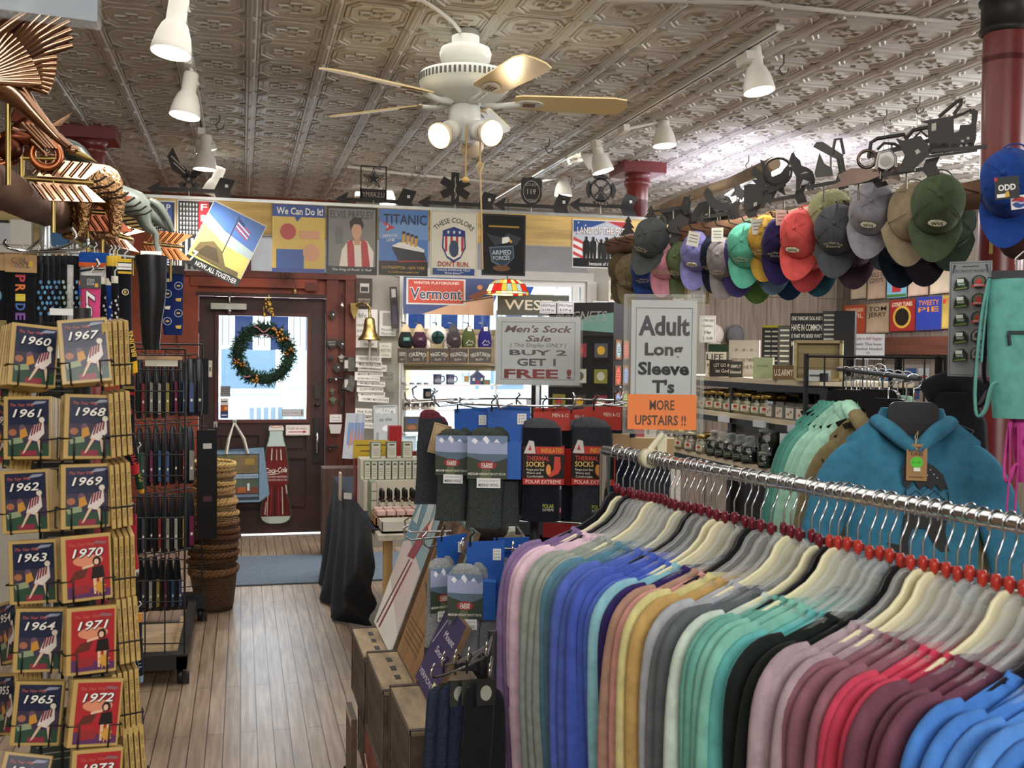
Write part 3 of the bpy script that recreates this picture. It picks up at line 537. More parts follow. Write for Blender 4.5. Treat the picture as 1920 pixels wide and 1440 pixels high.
def e_wing(e):
    k=sc(1)
    def q(l): return [((x-354)*k,(357-y)*k) for x,y in l]
    e.prism(q([(318,300),(327,284),(340,312),(352,322),(352,334),(345,334),(326,324)]),-.003,.001,BK); e.prism(q([(384,318),(372,318),(358,324),(357,334),(366,334)]),-.003,.001,BK)
    e.prism(q([(x,y) for x,y in star(354,338,16,.42,5,-pi/2)]),-.003,.001,BK); e.prism(q([(336,346),(344,342),(354,357),(364,342),(372,346),(366,358),(342,358)]),-.003,.001,BK)
    for a,b,c,d in ((324,300,348,322),(328,311,348,328)): e.prism(q([(a,b),(a+1.6,b-1.4),(c,d-1.2),(c-1.2,d)]),-.0035,-.003,'p#b8b0a0')
    e.disc(0,.064,.008,.008,'p#8f8879',-.0035)
def e_army(e):
    w=sc(24); h=sc(63); t=sc(2.4); z0=sc(3)
    for a,b,c,d in ((-w,z0,w,z0+sc(18)),(-w,h-t,w,h),(-w,z0,-w+t,h),(w-t,z0,w,h)): e.prism([(a,b),(c,b),(c,d),(a,d)],-.003,.001,BK)
    zc=sc(40); e.prism(star(0,zc,sc(13)),-.003,.001,BK)
    o=star(0,zc,sc(21)); i=star(0,zc,sc(17.5)); n=10; e.add([(p[0],-.003,p[1]) for p in o+i],[(j,n+j,n+(j+1)%n,(j+1)%n) for j in range(n)],BK); e.add([(p[0],.001,p[1]) for p in o+i],[(j,(j+1)%n,n+(j+1)%n,n+j) for j in range(n)],BK)
    e.txt('U.S.ARMY',0,z0+sc(8),sc(9),'p#b5ab9b',w=-sc(40),y=-.0036)
def e_life(e):
    c=sc(29)
    for k in range(3):
        a=pi/3*k; w=sc(7.5); l=sc(29); e.prism([(c*0+x*cos(a)-y*sin(a),c+x*sin(a)+y*cos(a)) for x,y in ((-w,-l),(w,-l),(w,l),(-w,l))],-.003-.0003*k,.001,BK)
    e.tube([(.012*sin(i*1.1)*(1-i/14),-.005,c-.06+.011*i) for i in range(12)],.0025,'p#c0b7a6',5); e.prism([(-.002,c-.07),(.002,c-.07),(.002,c+.07),(-.002,c+.07)],-.0045,-.004,'p#c0b7a6')
def e_badge(e):
    c=sc(27); o=[(sc(21)*x,c+sc(28)*y) for x,y in ((0,1),(.4,.9),(.75,.95),(1,.75),(.95,.2),(.98,-.2),(.8,-.6),(.4,-.85),(0,-1.05),(-.4,-.85),(-.8,-.6),(-.98,-.2),(-.95,.2),(-1,.75),(-.75,.95),(-.4,.9))]
    e.prism(o,-.003,.001,BK); e.ring(0,c,sc(15.5),sc(16.5),'p#b5ab9b',-.0036,sz=1.25); e.txt('POLICE',0,c+sc(13),sc(5),'p#b5ab9b',w=-sc(24),y=-.0036); e.txt('911',0,c,sc(10),'p#c8bfae',w=-sc(17),y=-.0036); e.txt('DEPT',0,c-sc(17),sc(5),'p#b5ab9b',w=-sc(16),y=-.0036)
def e_fire(e):
    c=sc(30); R=sc(29)
    for k in range(4):
        a=pi/2*k+pi/2; n=6; o=[]; 
        for i in range(n+1): t=a-.62+1.24*i/n; o.append((R*(1.06-.06*abs(i-3)/3)*cos(t),c+R*(1.06-.06*abs(i-3)/3)*sin(t)))
        for i in range(n+1): t=a+.40-.80*i/n; o.append((R*.72*cos(t),c+R*.72*sin(t)))
        e.prism(o,-.003,.001,BK)
    e.ring(0,c,R*.66,R*.78,BK,-.003,.001)
    for a in (pi/4,-pi/4):
        for x,w in ((0,.045),): e.prism([(px*cos(a)-py*sin(a),c+px*sin(a)+py*cos(a)) for px,py in ((-R*.68,-R*w),(R*.68,-R*w),(R*.68,R*w),(-R*.68,R*w))],-.004,.0,BK)
    a=pi/4
    for k in range(-3,4): e.prism([(px*cos(a)-py*sin(a),c+px*sin(a)+py*cos(a)) for px,py in ((k*R*.18,-R*.13),(k*R*.18+R*.05,-R*.13),(k*R*.18+R*.05,R*.13),(k*R*.18,R*.13))],-.0045,-.001,BK)
    e.prism(ell(0,c+.005,R*.16,R*.2,10),-.005,.0,BK); e.prism([(-.012,c-.02),(.012,c-.02),(.03,c-R*.68),(-.03,c-R*.68)],-.005,0,BK); e.prism([(-R*.62,c+R*.5),(-R*.35,c+R*.62),(-R*.3,c+R*.5),(-R*.5,c+R*.38)],-.005,0,BK); e.txt('DEPT',0,c-R*.88,R*.2,'p#b5ab9b',w=-R*.8,y=-.0036)
arrow_vane(275,441,353,354,e_wing,'black arrow weathervane topped by a winged star emblem')
arrow_vane(628,781,373,700,e_army,'black arrow weathervane topped by a star in a square frame')
arrow_vane(783,932,379,853,e_life,'black arrow weathervane topped by a six-armed medical cross')
arrow_vane(925,1071,383,996,e_badge,'black arrow weathervane topped by a police badge')
arrow_vane(1066,1196,383,1126,e_fire,'black arrow weathervane topped by a round fire emblem')
# ================================================================ things on and around the door
wr=thing('christmas_wreath','green artificial wreath with pink ribbon hung on the door glass','wreath',PY(494,664,9.22)); Rw,rw=.213,.048
f=MB()
for i in range(1900):
    a=RN.uniform(0,2*pi); b=RN.uniform(0,2*pi); rr=rw*RN.uniform(.4,1.25); c=V(((Rw+rr*cos(b))*cos(a),-rr*sin(b)*.8,(Rw+rr*cos(b))*sin(a)))
    d=(V((cos(a)*cos(b),-sin(b),sin(a)*cos(b)))*1.0+V((RN.uniform(-1,1),RN.uniform(-1,1),RN.uniform(-1,1)))*.9).normalized()*RN.uniform(.02,.042); n=d.cross(V((RN.uniform(-1,1),RN.uniform(-1,1),.3))).normalized()*.0055
    f.add([c-n,c+n,c+d+n*.4,c+d-n*.4],[(0,1,2,3)],RN.choice(('f#2c4a34','f#36573c','f#22392b','f#47684a')))
f.tube([(Rw*cos(2*pi*i/28),0,Rw*sin(2*pi*i/28)) for i in range(28)],rw*.85,'f#1f3226',8,closed=True); o=f.build('foliage',wr); o['kind']='stuff'
for a,c in ((1.05,'m#b98a4a'),(3.5,'m#9a713d'),(4.45,'m#a97b42'),(.1,'m#8d6438'),(.75,'m#a97b42')):
    m_=MB()
    for k in range(7): m_.ball((Rw*cos(a)+RN.uniform(-.04,.04),-.045+RN.uniform(-.01,.01),Rw*sin(a)+RN.uniform(-.03,.03)),.016,c,8,5)
    m_.build('pine_cone',wr)
rb=MB()
for a,b in ((.9,1.25),(1.35,1.9),(3.3,3.65),(4.0,4.2),(.5,.75)): rb.tube([((Rw-.03*sin(9*t))*cos(t),-.045,(Rw-.03*sin(9*t))*sin(t)) for t in [a+(b-a)*i/8 for i in range(9)]],.011,'g#d98a94',6,fl=.4)
rb.tube([((Rw-.06)*cos(t),-.03,(Rw-.06)*sin(t)+.01) for t in [1.0+.12*i for i in range(9)]],.008,'g#d1687c',6,fl=.4); rb.build('ribbon',wr); MB().tube([(.0,.0,Rw),(.0,-.01,.29),(.0,.0,.40)],.003,'m#b99a4a',5).build('hanger_cord',wr)
jb=MB(); c=PY(504,575,9.24)
for i in range(16): jb.ball((RN.uniform(-.035,.035),RN.uniform(-.02,0),RN.uniform(-.05,.06)),.013,'m#c8a256',8,5)
jb.M=None; jb.lathe([(.004,.03),(.012,.02),(.018,0),(.022,-.004)],'m#c8a256',10,(-.035,0,-.08)).lathe([(.004,.03),(.012,.02),(.018,0),(.022,-.004)],'m#c8a256',10,(.035,0,-.08)).tube([(0,0,.06),(0,.01,.1)],.004,'m#c8a256',5); tag(jb.build('jingle_bell_cluster',loc=c),'cluster of small gold jingle bells above the wreath','bell')
# bottle-shaped sign
k=1/5.333*9.0/2000; prf=[(90,62),(108,74),(140,76),(146,70),(190,70),(210,76),(240,80),(300,98),(380,108),(440,118),(500,123),(600,123),(660,119),(720,112),(780,116),(840,128),(900,144),(960,153),(1010,153),(1045,140),(1070,105),(1082,60)]
def bottle(k,o=0): return [((w+o)*k,(540-y)*k) for y,w in prf]+[(-(w+o)*k,(540-y)*k) for y,w in prf[::-1]]
s=MB(); s.prism(bottle(k,3),-.004,.004,'g#3a4a44','p#b9b4a8')
def bz(y0,y1,ins,m,yy):
    r=[(y,w) for y,w in prf if y0<=y<=y1]; s.prism([((w-ins)*k,(540-y)*k) for y,w in r]+[(-(w-ins)*k,(540-y)*k) for y,w in r[::-1]],yy,0,m,side=False)
bz(90,140,2,'g#ddd8cc',-.0045); bz(146,300,7,'g#b9c9bf',-.0045); bz(300,1010,8,'g#5a1a17',-.0045); bz(1010,1082,9,'g#b8c6ba',-.0045); s.prism(ell(0,(540-100)*k,58*k,13*k),-.005,0,'g#b3312f',side=False); s.prism(ell(0,(540-100)*k,50*k,9*k),-.0053,0,'g#e5dfd0',side=False); s.txt('Coca-Cola',0,(540-100)*k,9*k,'g#b3312f',w=80*k,y=-.0055)
for x,a,b,c in ((-75,700,1000,'#c9a08a'),(-40,320,440,'#d9cfc2'),(5,330,450,'#c9a08a'),(45,330,440,'#e0d6c8'),(-45,710,990,'#8f2b26'),(-10,710,1000,'#2a0c0c'),(25,710,1000,'#8f2b26'),(60,710,990,'#c9b8a4'),(85,720,960,'#3a1010'),(-95,860,990,'#d8c8b8'),(95,680,780,'#d9d0b4')): s.prism([((x-4)*k,(540-a)*k),((x+4)*k,(540-a)*k),((x*1.15+5)*k,(540-b)*k),((x*1.15-5)*k,(540-b)*k)],-.005,0,'g'+c,side=False)
bz(440,680,9,'g#6a1d1a',-.0054); s.prism([((-120+240*i/6)*k,(540-(680+14*abs(sin(i*pi/2))))*k) for i in range(7)]+[(115*k,(540-650)*k),(-115*k,(540-650)*k)],-.0052,0,'g#6a1d1a',side=False)
s.txt('Coca-Cola',0,0,52*k,'g#ece6da',w=215*k,y=-.006,shear=.35,bold=.008,rot=.05); s.prism([(-112*k,-48*k),(-30*k,-36*k),(60*k,-34*k),(-30*k,-44*k)],-.006,0,'g#ece6da',side=False); s.txt('TRADE-MARK REGISTERED',0,-68*k,17*k,'g#e0d8cc',w=225*k,y=-.006); s.txt('BOTTLE PAT D DEC.25,1923',0,-100*k,17*k,'g#e0d8cc',w=215*k,y=-.006)
c=PY(340+947/5.333,780+540/5.333,9.29); tag(s.build('bottle_sign',loc=c),'tall cutout sign shaped like a dark cola bottle on the door','sign')
def hsign(s): s.frm(.006,.003,'p#9a3236'); s.t_('PLEASE USE HANDLE',.5,.66,.24,'p#9a2a30',.82,bold=.01); s.poly([(.1,.28),(.72,.28),(.72,.18),(.9,.33),(.72,.48),(.72,.38),(.1,.38)],'p#a8343a')
sheet('handle_sign','white sign with red arrow under the door glass','sign',(536,797,581,816),9.3,'p#f0ece4',hsign)
def hs2(s): s.frm(.006,.003,'p#777777'); s.t_('PLEASE USE HANDLE',.45,.5,.36,'p#7c5560',.72); s.poly([(.9,.15),(.94,.4),(.92,.85),(.88,.85),(.86,.4)],'p#7c5560')
sheet('handle_sign','back of paper sign stuck low on the door glass','sign',(528,767,570,781),9.335,'p#cfcfd2',hs2)
sheet('glass_sticker','grey square sticker on the door glass','sticker',(413,724,432,744),9.335,'p#8f9290',lambda s:[s.t_('~',.5,.7-.2*i,.08,'p#666666',.8) for i in range(3)])
def stk(s): s.rect(0,.66,1,1,'p#e8e4dc'); s.rect(0,.36,1,.64,'p#b9512e'); s.oval(.7,.5,.2,.1,'p#f0b050'); s.rect(0,0,1,.3,'p#2f3f78'); s.t_('~',.5,.84,.1,'p#222222',.8); s.t_('~',.5,.15,.1,'p#e8e4dc',.7)
sheet('glass_sticker','tall colourful sticker in the low corner of the door glass','sticker',(413,747,428,784),9.335,'p#3a3140',stk)
def sw(s): s.frm(.004,.002,'p#8a8270'); s.rect(.15,.35,.28,.6,'k#222222'); s.rect(.72,.35,.85,.6,'k#222222'); s.oval(.5,.5,.15,.2,'p#5b544a'); s.t_('WESTON',.5,.82,.08,'p#6a5f4e',.7)
sheet('switch_plate','old cream switch plate on the rust red door post','switch',(379,676,398,707),9.28,'p#cfc7b0',sw,t=.006)
# spring bell above the door, small hanging bells and the big brass bell
sb=thing('spring_bell','small brass bell on a coiled spring above the door','bell',PY(553,548,9.18))
a=MB(); a.tube([(.0+(.07-.0035*i)*cos(i*.55)-.07,.05,.15+(.07-.0035*i)*sin(i*.55)) for i in range(19)]+[(-.01,.03,.10),(.012,.0,.05),(0,0,.03)],.004,'k#2a221d',5); a.build('coil_spring',sb); MB().lathe([(.0,.035),(.012,.032),(.018,.015),(.03,-.008),(.035,-.012),(.02,-.012),(0,-.02)],'m#a98c5a',18).build('bell_body',sb)
bb=thing('brass_bell','large polished brass bell on a curved wall bracket beside the door','bell',PY(693,612,9.12)); z0=0
MB().lathe([(0,.075),(.03,.074),(.042,.062),(.05,.0),(.058,-.05),(.078,-.085),(.098,-.108),(.10,-.118),(.085,-.112),(0,-.05)],'m#b59c62',32).build('bell_body',bb)
MB().tube([(0,0,.075),(0,0,.1),(.0,.02,.13),(0,.01,.16),(-.02,.02,.19),(-.06,.05,.20),(-.1,.1,.18)],[.011,.01,.012,.011,.010,.010,.012],'m#a58d58',8).build('bracket_arm',bb)
MB().prism([(-.155,.20),(-.085,.20),(-.09,.13),(-.12,.06),(-.15,.13)],.10,.14,'m#ad955e').build('wall_shield',bb)
MB().tube([(0,0,-.1),(.002,0,-.2),(0,0,-.28)],.01,'f#cfc4b0',8).ball((0,0,-.12),.014,'m#9a7a3a',8,5).build('bell_rope',bb)
c=PY(641,572,9.22); hb=thing('hanging_bell','little silver bell hung on a dark strap on the door post','bell',c); MB().lathe([(0,.03),(.012,.028),(.02,.0),(.028,-.02),(.02,-.02),(0,-.01)],'m#b5aa98',14).build('bell_body',hb); MB().tube([(0,.02,.1),(0,0,.02)],.004,'f#1d2436',5).build('strap',hb)
# cast iron openers and hooks on the door post
for i,(px,py,rx,rz,lab,sh) in enumerate(((623,590,.028,.04,'black cast iron bottle opener highest on the door post',0),(622,645,.045,.045,'black shield-shaped iron opener lettered happy wife',1),(640,645,.03,.045,'dark iron bear opener beside the shield opener',0),(621,672,.03,.028,'black winged iron opener, second row on the door post',2),(640,671,.03,.035,'pale pewter cap opener, second row on the door post',2),(632,689,.04,.045,'round antique iron opener in the middle of the door post',0),(628,711,.06,.022,'long black iron hook with curled ends on the door post',3),(623,733,.025,.03,'greenish bronze opener low on the door post',2),(640,733,.02,.04,'slim black iron opener low on the door post',0),(624,750,.035,.035,'greenish bronze winged opener, lowest pair on the door post',2),(640,756,.016,.045,'thin black iron opener, lowest pair on the door post',0),(625,838,.045,.03,'black iron bracket beside the door handle',3),(628,880,.045,.022,'black iron hook under the bracket by the door handle',3))):
    c=PY(px,py,9.255); m='k#23211f' if 'black' in lab or 'dark' in lab else 'm#8f9088' if 'pewter' in lab else 'k#59604d' if 'green' in lab else 'k#3a3531'
    b=MB()
    if sh==0: b.prism(ell(0,0,rx,rz*.7,12),-.012,.0,m); b.prism(ell(0,-rz*.5,rx*.5,rz*.5,10),-.02,0,m); b.prism(ell(0,rz*.5,rx*.6,rz*.4,8),-.016,0,m)
    elif sh==1: b.prism([(-rx,rz*.8),(0,rz),(rx,rz*.8),(rx,-rz*.1),(0,-rz),(-rx,-rz*.1)],-.012,0,m); b.txt('HAPPY',0,.018,.014,'p#a49c8c',w=.065,y=-.013); b.txt('WIFE',0,-.004,.014,'p#a49c8c',w=.05,y=-.013)
    elif sh==2: b.prism([(-rx,rz*.4),(-rx*.4,rz*.5),(0,rz),(rx*.4,rz*.5),(rx,rz*.4),(rx*.5,-.2*rz),(rx*.3,-rz),(-rx*.3,-rz),(-rx*.5,-.2*rz)],-.014,0,m); b.ball((0,-.014,-.3*rz),rx*.35,m,8,5)
    else: b.tube([(-rx*.7,0,-rz*.8),(-rx,-.01,-rz*.2),(-rx*.6,-.012,rz*.3),(0,-.01,rz*.2),(rx*.6,-.012,rz*.5),(rx,-.01,0)],.009,m,6); b.ball((-rx*.7,-.012,-rz*.8),.014,m,8,5); b.prism(ell(0,0,rx*.4,rz*.5,10),-.012,0,m)
    if i in (0,2,5,6): b.box((.008,-.018,.0),(.014,.001,.014),'p#e9e6de')
    tag(b.build('iron_opener' if sh!=3 else 'iron_hook',loc=c),lab,'bottle opener' if sh!=3 else 'hook','iron openers and hooks on the door post')
sheet('post_note','small white note on the door post above the tray','note',(618,777,641,792),9.25,'p#dedad2',lambda s:[s.frm(.003,.0015,'p#a33'[:2]+'aa3333'),s.t_('Open this',.5,.65,.2,'p#444444',.7),s.t_('w/ caution',.5,.3,.2,'p#444444',.7)])
c=PY(629,803,9.2); b=MB().add([V(p) for p in ((-.055,0,.03),(.055,0,.03),(.04,.0,-.045),(-.04,0,-.045),(-.055,.055,.03),(.055,.055,.03),(.04,.055,-.045),(-.04,.055,-.045))],[(3,2,1,0),(4,5,6,7),(0,4,7,3),(1,2,6,5),(2,3,7,6)],'g#c9c4bc'); tag(b.build('wall_tray',loc=c),'small off-white tray fixed on the door post','tray')
# ---------------------------------------------------------------- tote bag on the door
c=PY(440,893,9.1); tb=thing('tote_bag','blue-grey picture tote bag hung by white handles on the door hook','bag',c,rad(4))
b=MB(); W,Hh,Dp=.20,.21,.13
b.add([(-W,-Dp/2,Hh),(W,-Dp/2,Hh),(W,-Dp/2,-Hh),(-W,-Dp/2,-Hh),(-W,Dp/2,Hh),(W+.04,Dp/2,Hh+.02),(W+.09,Dp/2,-Hh*.8),(-W,Dp/2,-Hh)],[(3,2,1,0),(1,2,6,5),(4,7,3,0),(2,3,7,6),(4,5,6,7)],'f#7d97ad'); b.build('bag_body',tb)
s=SG(.385,.38,'g#39424a',.001); s.rect(.02,.06,.98,.12,'g#6c7f95'); s.rect(.02,.47,.98,.56,'g#9fb4c8'); s.t_('WESTON VILLAGE STORE',.5,.515,.045,'g#26324a',.92)
for (a,b_,c_,d_,m) in ((.02,.58,.5,.98,'b#6d6a46'),(.5,.58,.98,.98,'b#7a6a4a'),(.2,.66,.45,.74,'p#8d8fa6'),(.7,.76,.9,.9,'b#a2863c'),(.02,.14,.98,.45,'b#6d4030'),(.5,.28,.98,.45,'b#4c5b4c'),(.75,.2,.8,.36,'p#c8d2d8'),(.02,.3,.3,.45,'b#8a7a86'),(.55,.16,.72,.28,'b#a2562c'),(.3,.14,.5,.25,'b#9a4a30')): s.rect(a,b_,c_,d_,m)
s.build('picture_panel',tb,loc=(0,-Dp/2-.002,.0))
for y in (-Dp/2,.03): MB().tube([(-.07,y,Hh-.02),(-.05,y*.7,Hh+.10),(-.01,.05,Hh+.21),(.0,.07,Hh+.225),(.01,.05,Hh+.21),(.07,y*.7,Hh+.10),(.10,y,Hh-.02)],[.03,.03,.02,.012,.02,.03,.03],'f#d8d2c6',8,fl=.35).build('handle',tb)
c=PY(440,793,9.27); tag(MB().tube([c+V((0,.02,.015)),c+V((0,-.02,.0)),c+V((0,-.03,.015))],.005,'m#b5b0a6',6).box(c+V((0,.015,.0)),(.03,.01,.05),'m#b5b0a6').build('coat_hook'),'small metal coat hook holding the tote bag','hook'); c=PY(404,796,9.27); tag(MB().tube([c+V((0,.02,.015)),c+V((0,-.02,-.03)),c+V((0,-.03,-.01))],.005,'m#b5b0a6',6).box(c+V((0,.015,.0)),(.03,.01,.05),'m#b5b0a6').build('coat_hook'),'small metal coat hook beside the wire rack, empty','hook')
# ---------------------------------------------------------------- floor mat and basket stack
m_=PZ(640,1040,0); n_=PZ(440,1098,0); tag(MB().b2((-.30,7.28,0),(1.2,8.30,.012),'f#5f6b78').build('door_mat',bev=.004),'blue-grey doormat on the boards inside the door','mat')
bx,by=PZ(402,1128,0).x,6.68
def weave(col):
    key='weave'+col
    if key in MC: return key
    m=bpy.data.materials.new('weave'); MC[key]=m; m.use_nodes=True; t=m.node_tree; N=t.nodes; L=t.links; b=N['Principled BSDF']; tc=N.new('ShaderNodeTexCoord')
    wv=N.new('ShaderNodeTexWave'); wv.bands_direction='Z'; wv.inputs['Scale'].default_value=28; wv.inputs['Distortion'].default_value=3.5; wv.inputs['Detail Scale'].default_value=6; no=N.new('ShaderNodeTexNoise'); no.inputs['Scale'].default_value=60
    cr=N.new('ShaderNodeValToRGB'); c=lin(col); cr.color_ramp.elements[0].color=[x*.35 for x in c[:3]]+[1]; cr.color_ramp.elements[1].color=c; cr.color_ramp.elements[0].position=.1; cr.color_ramp.elements[1].position=.6
    bu=N.new('ShaderNodeBump'); bu.inputs['Strength'].default_value=.9; bu.inputs['Distance'].default_value=.01; L.new(tc.outputs['Object'],wv.inputs['Vector']); L.new(wv.outputs['Fac'],cr.inputs[0]); L.new(cr.outputs[0],b.inputs['Base Color']); L.new(wv.outputs['Fac'],bu.inputs['Height']); L.new(bu.outputs[0],b.inputs['Normal']); b.inputs['Roughness'].default_value=.6
    return key
def basket(col,rt,rb,h):
    g=thing('wicker_basket','x','basket'); wv=weave(col); r_=lambda z:rb+(rt-rb)*(z/h)**.8
    MB().lathe([(0,.005),(rb,.0)]+[(r_(h*k/6),h*k/6) for k in range(1,7)]+[(rt-.012,h),(rb-.01,.02)],wv,28).build('basket_body',g)
    rm=MB()
    for ph in (0,pi): rm.tube([((rt+.004*cos(14*t+ph))*cos(t),(rt+.004*cos(14*t+ph))*sin(t),h+.009*sin(14*t+ph)) for t in [2*pi*i/84 for i in range(84)]],.0085,'f'+col,5,closed=True)
    rm.build('braided_rim',g); return g
tall=.89; kinds=[]; z=0
for i in range(17):
    if i==0: g=basket('#6f4f36',.14,.105,.24); zz=0
    elif i<8: g=basket(['#6b4a32','#76553a','#5f432e'][i%3],.142,.12,.10); zz=.155+.047*(i-1)
    elif i<10: g=basket('#b08d5c',.135,.12,.10); zz=.485+.06*(i-8)
    else: g=basket(['#a98a5a','#b5965f','#9c7d50'][i%3],.118,.10,.07); zz=.60+.036*(i-10)
    g.location=(bx+RN.uniform(-.008,.008),by,zz); g.rotation_euler=(RN.uniform(-.07,.07),RN.uniform(-.09,.09),i*.7)
    g['label']=('dark brown wicker basket at the foot of the stack, standing on the floor' if i==0 else NTH[i]+(' wicker basket up from the floor in the stack, dark brown' if i<8 else ' wicker basket up from the floor in the stack, tan')) if i<16 else 'tan wicker basket topmost on the basket stack'; g['group']='nested wicker baskets in the stack by the door'
# ================================================================ shirt rack: rod, hangers, long sleeve shirts
RU=V((-.168,.986,0)).normalized(); RX=V((.986,.168,0)).normalized(); RZ=1.289
def rodp(y,dz=0): return V((1.028-(y-2.807)*.1704,y,RZ+dz))
RANG=math.atan2(.168,.986)
rk=thing('garment_rack','chrome garment rack carrying the long sleeve shirts','rack',rodp(1.9,-RZ),RANG)
def loc(p): return MX.Rotation(-RANG,3,'Z')@(V(p)-V((rodp(1.9).x,1.9,0)))
e0,e1=loc(rodp(2.9)),loc(rodp(.95))
MB().tube([e0,e1],.0155,'c#c9cbcc',14).build('rail',rk)
for e in (e0,e1):
    MB().tube([e,V((e.x,e.y,.14))],.016,'c#c2c4c5',12).build('upright',rk); MB().tube([V((e.x-.28,e.y,.13)),V((e.x+.28,e.y,.13))],.014,'c#c2c4c5',10).build('base',rk)
    for s in (-.26,.26): MB().lathe([(0,-.012),(.045,-.012),(.05,-.006),(.05,.006),(.045,.012),(0,.012)],'g#2a2a2c',16).build('caster',rk,M=MX.Translation((e.x+s,e.y,.05))@MX.Rotation(pi/2,4,'Y'))
for s in (-.28,.28): MB().tube([V((e0.x+s,e0.y,.13)),V((e1.x+s,e1.y,.13))],.012,'c#c2c4c5',10).build('base_rail',rk)
HM={}
def hanger_parts(kind,clip):
    q=(kind,clip)
    if q in HM: return HM[q]
    g=thing('shirt_hanger','x','hanger',(0,0,-5),0,'hangers on the chrome shirt rack')
    MB().tube([(-.019,0,-.014)]+[(.0185*cos(a),0,.0185*sin(a)) for a in [pi*1.02-pi*1.05*i/8 for i in range(9)]]+[(.018,0,-.03),(.008,0,-.05),(0,0,-.065),(0,0,-.135)],.0021,'c#b9bbbd',6).build('hook',g)
    MB().lathe([(0,-.090),(.007,-.091),(.009,-.102),(.008,-.114),(.005,-.119),(0,-.119)],clip,10).box((.005,0,-.105),(.018,.009,.014),clip).build('size_clip',g)
    pts=[(0,-.118),(.020,-.121),(.036,-.134),(.050,-.160),(.076,-.184),(.115,-.205),(.17,-.226),(.195,-.236)]; lo=[(.19,-.248),(.115,-.226),(.07,-.212),(.03,-.196),(0,-.19)]
    o=pts+lo; o=o+[(-x,z) for x,z in o[::-1] if x>0]
    b=MB(); b.prism(o,-.0035,.0035,kind); b.tube([(x,0,z+.002) for x,z in [(-a,c) for a,c in pts[::-1]]+pts[1:]],.0045,kind,6); b.tube([(x,0,z) for x,z in [(-a,c) for a,c in lo]+lo[::-1][1:]],.0035,kind,6); b.build('shoulder_bar',g,)
    HM[q]=g; return g
CLR,CRM,BLK='q#d3d6d4','g#ddd7b4','g#1b1b1f'
used=set()
def hang(i,y,k,M):
    cl='g#b3392f' if y<1.97 else 'g#6b1f2b'; g=hanger_parts(k,cl); q=(k,cl)
    lb='%s hanger, %s along the shirt rack from its door end'%({CRM:'cream plastic',BLK:'black plastic',CLR:'clear plastic'}[k],NTH[i])
    if q in used: cp(g,M=M,label=lb)
    else: used.add(q); g.matrix_basis=M; g['label']=lb
def zt(x,front):
    x=abs(x)
    if x<.145: return -.212-(.06 if front else .012)*cos(x/.145*pi/2)**1.2
    return -.212-.05*((x-.145)/.14)**1.2
def shirt(col,y,lab,M):
    g=thing('long_sleeve_shirt',lab,'shirt',M=M,group='long sleeve shirts on the chrome rack')
    m='f'+col; ph=RN.uniform(0,6); W=.287; b=MB(); fo=RN.uniform(.003,.006)
    for sgn in (-1,1):
        def fn(u,v,sgn=sgn):
            x=(2*u-1)*W; z0=zt(x,sgn<0); z=z0+(-.98-z0)*v**1.6; d=z0-z
            t=.0145*min(1,(d/.03))**.5*(1-.85*abs(2*u-1)**5); return V((x,sgn*t+fo*sin(15*x+ph+3*v)*min(1,d*4),z))
        b.grid(fn,18,14,m) if sgn>0 else b.grid(lambda u,v: fn(1-u,v),18,14,m)
    b.build('body',g)
    for s in (-1,1):
        k=RN.uniform(-.012,.012); c=MB(); c.tube(spl([(s*.235,0,-.250),(s*.272,0,-.266),(s*.302,0,-.294),(s*.318,.0,-.34),(s*(.323+k*.5),0,-.44),(s*(.324+k),.006*sin(ph),-.62),(s*(.31+k),0,-.86),(s*(.305+k),0,-.93)],3),sp1([.009,.0145,.017,.0185,.0195,.0185,.017,.015],3),m,14,fl=2.2); c.build('sleeve',g)
        c=MB(); c.tube([(s*(.306+k),0,-.925),(s*(.303+k),0,-.985)],[.019,.017],m,10,fl=1.9); c.build('cuff',g)
    c=MB(); zc=lambda a: zt(.147*cos(a)*.98,sin(a)<0)-.004*abs(cos(a))
    c.loft([[V((r*cos(a),q*sin(a),zc(a)+h)) for a in [2*pi*j/28 for j in range(28)]] for r,q,h in ((.156,.015,-.012),(.150,.016,.004),(.142,.0145,.013),(.138,.012,.012),(.140,.011,-.006))],m,cap=False); c.build('collar',g)
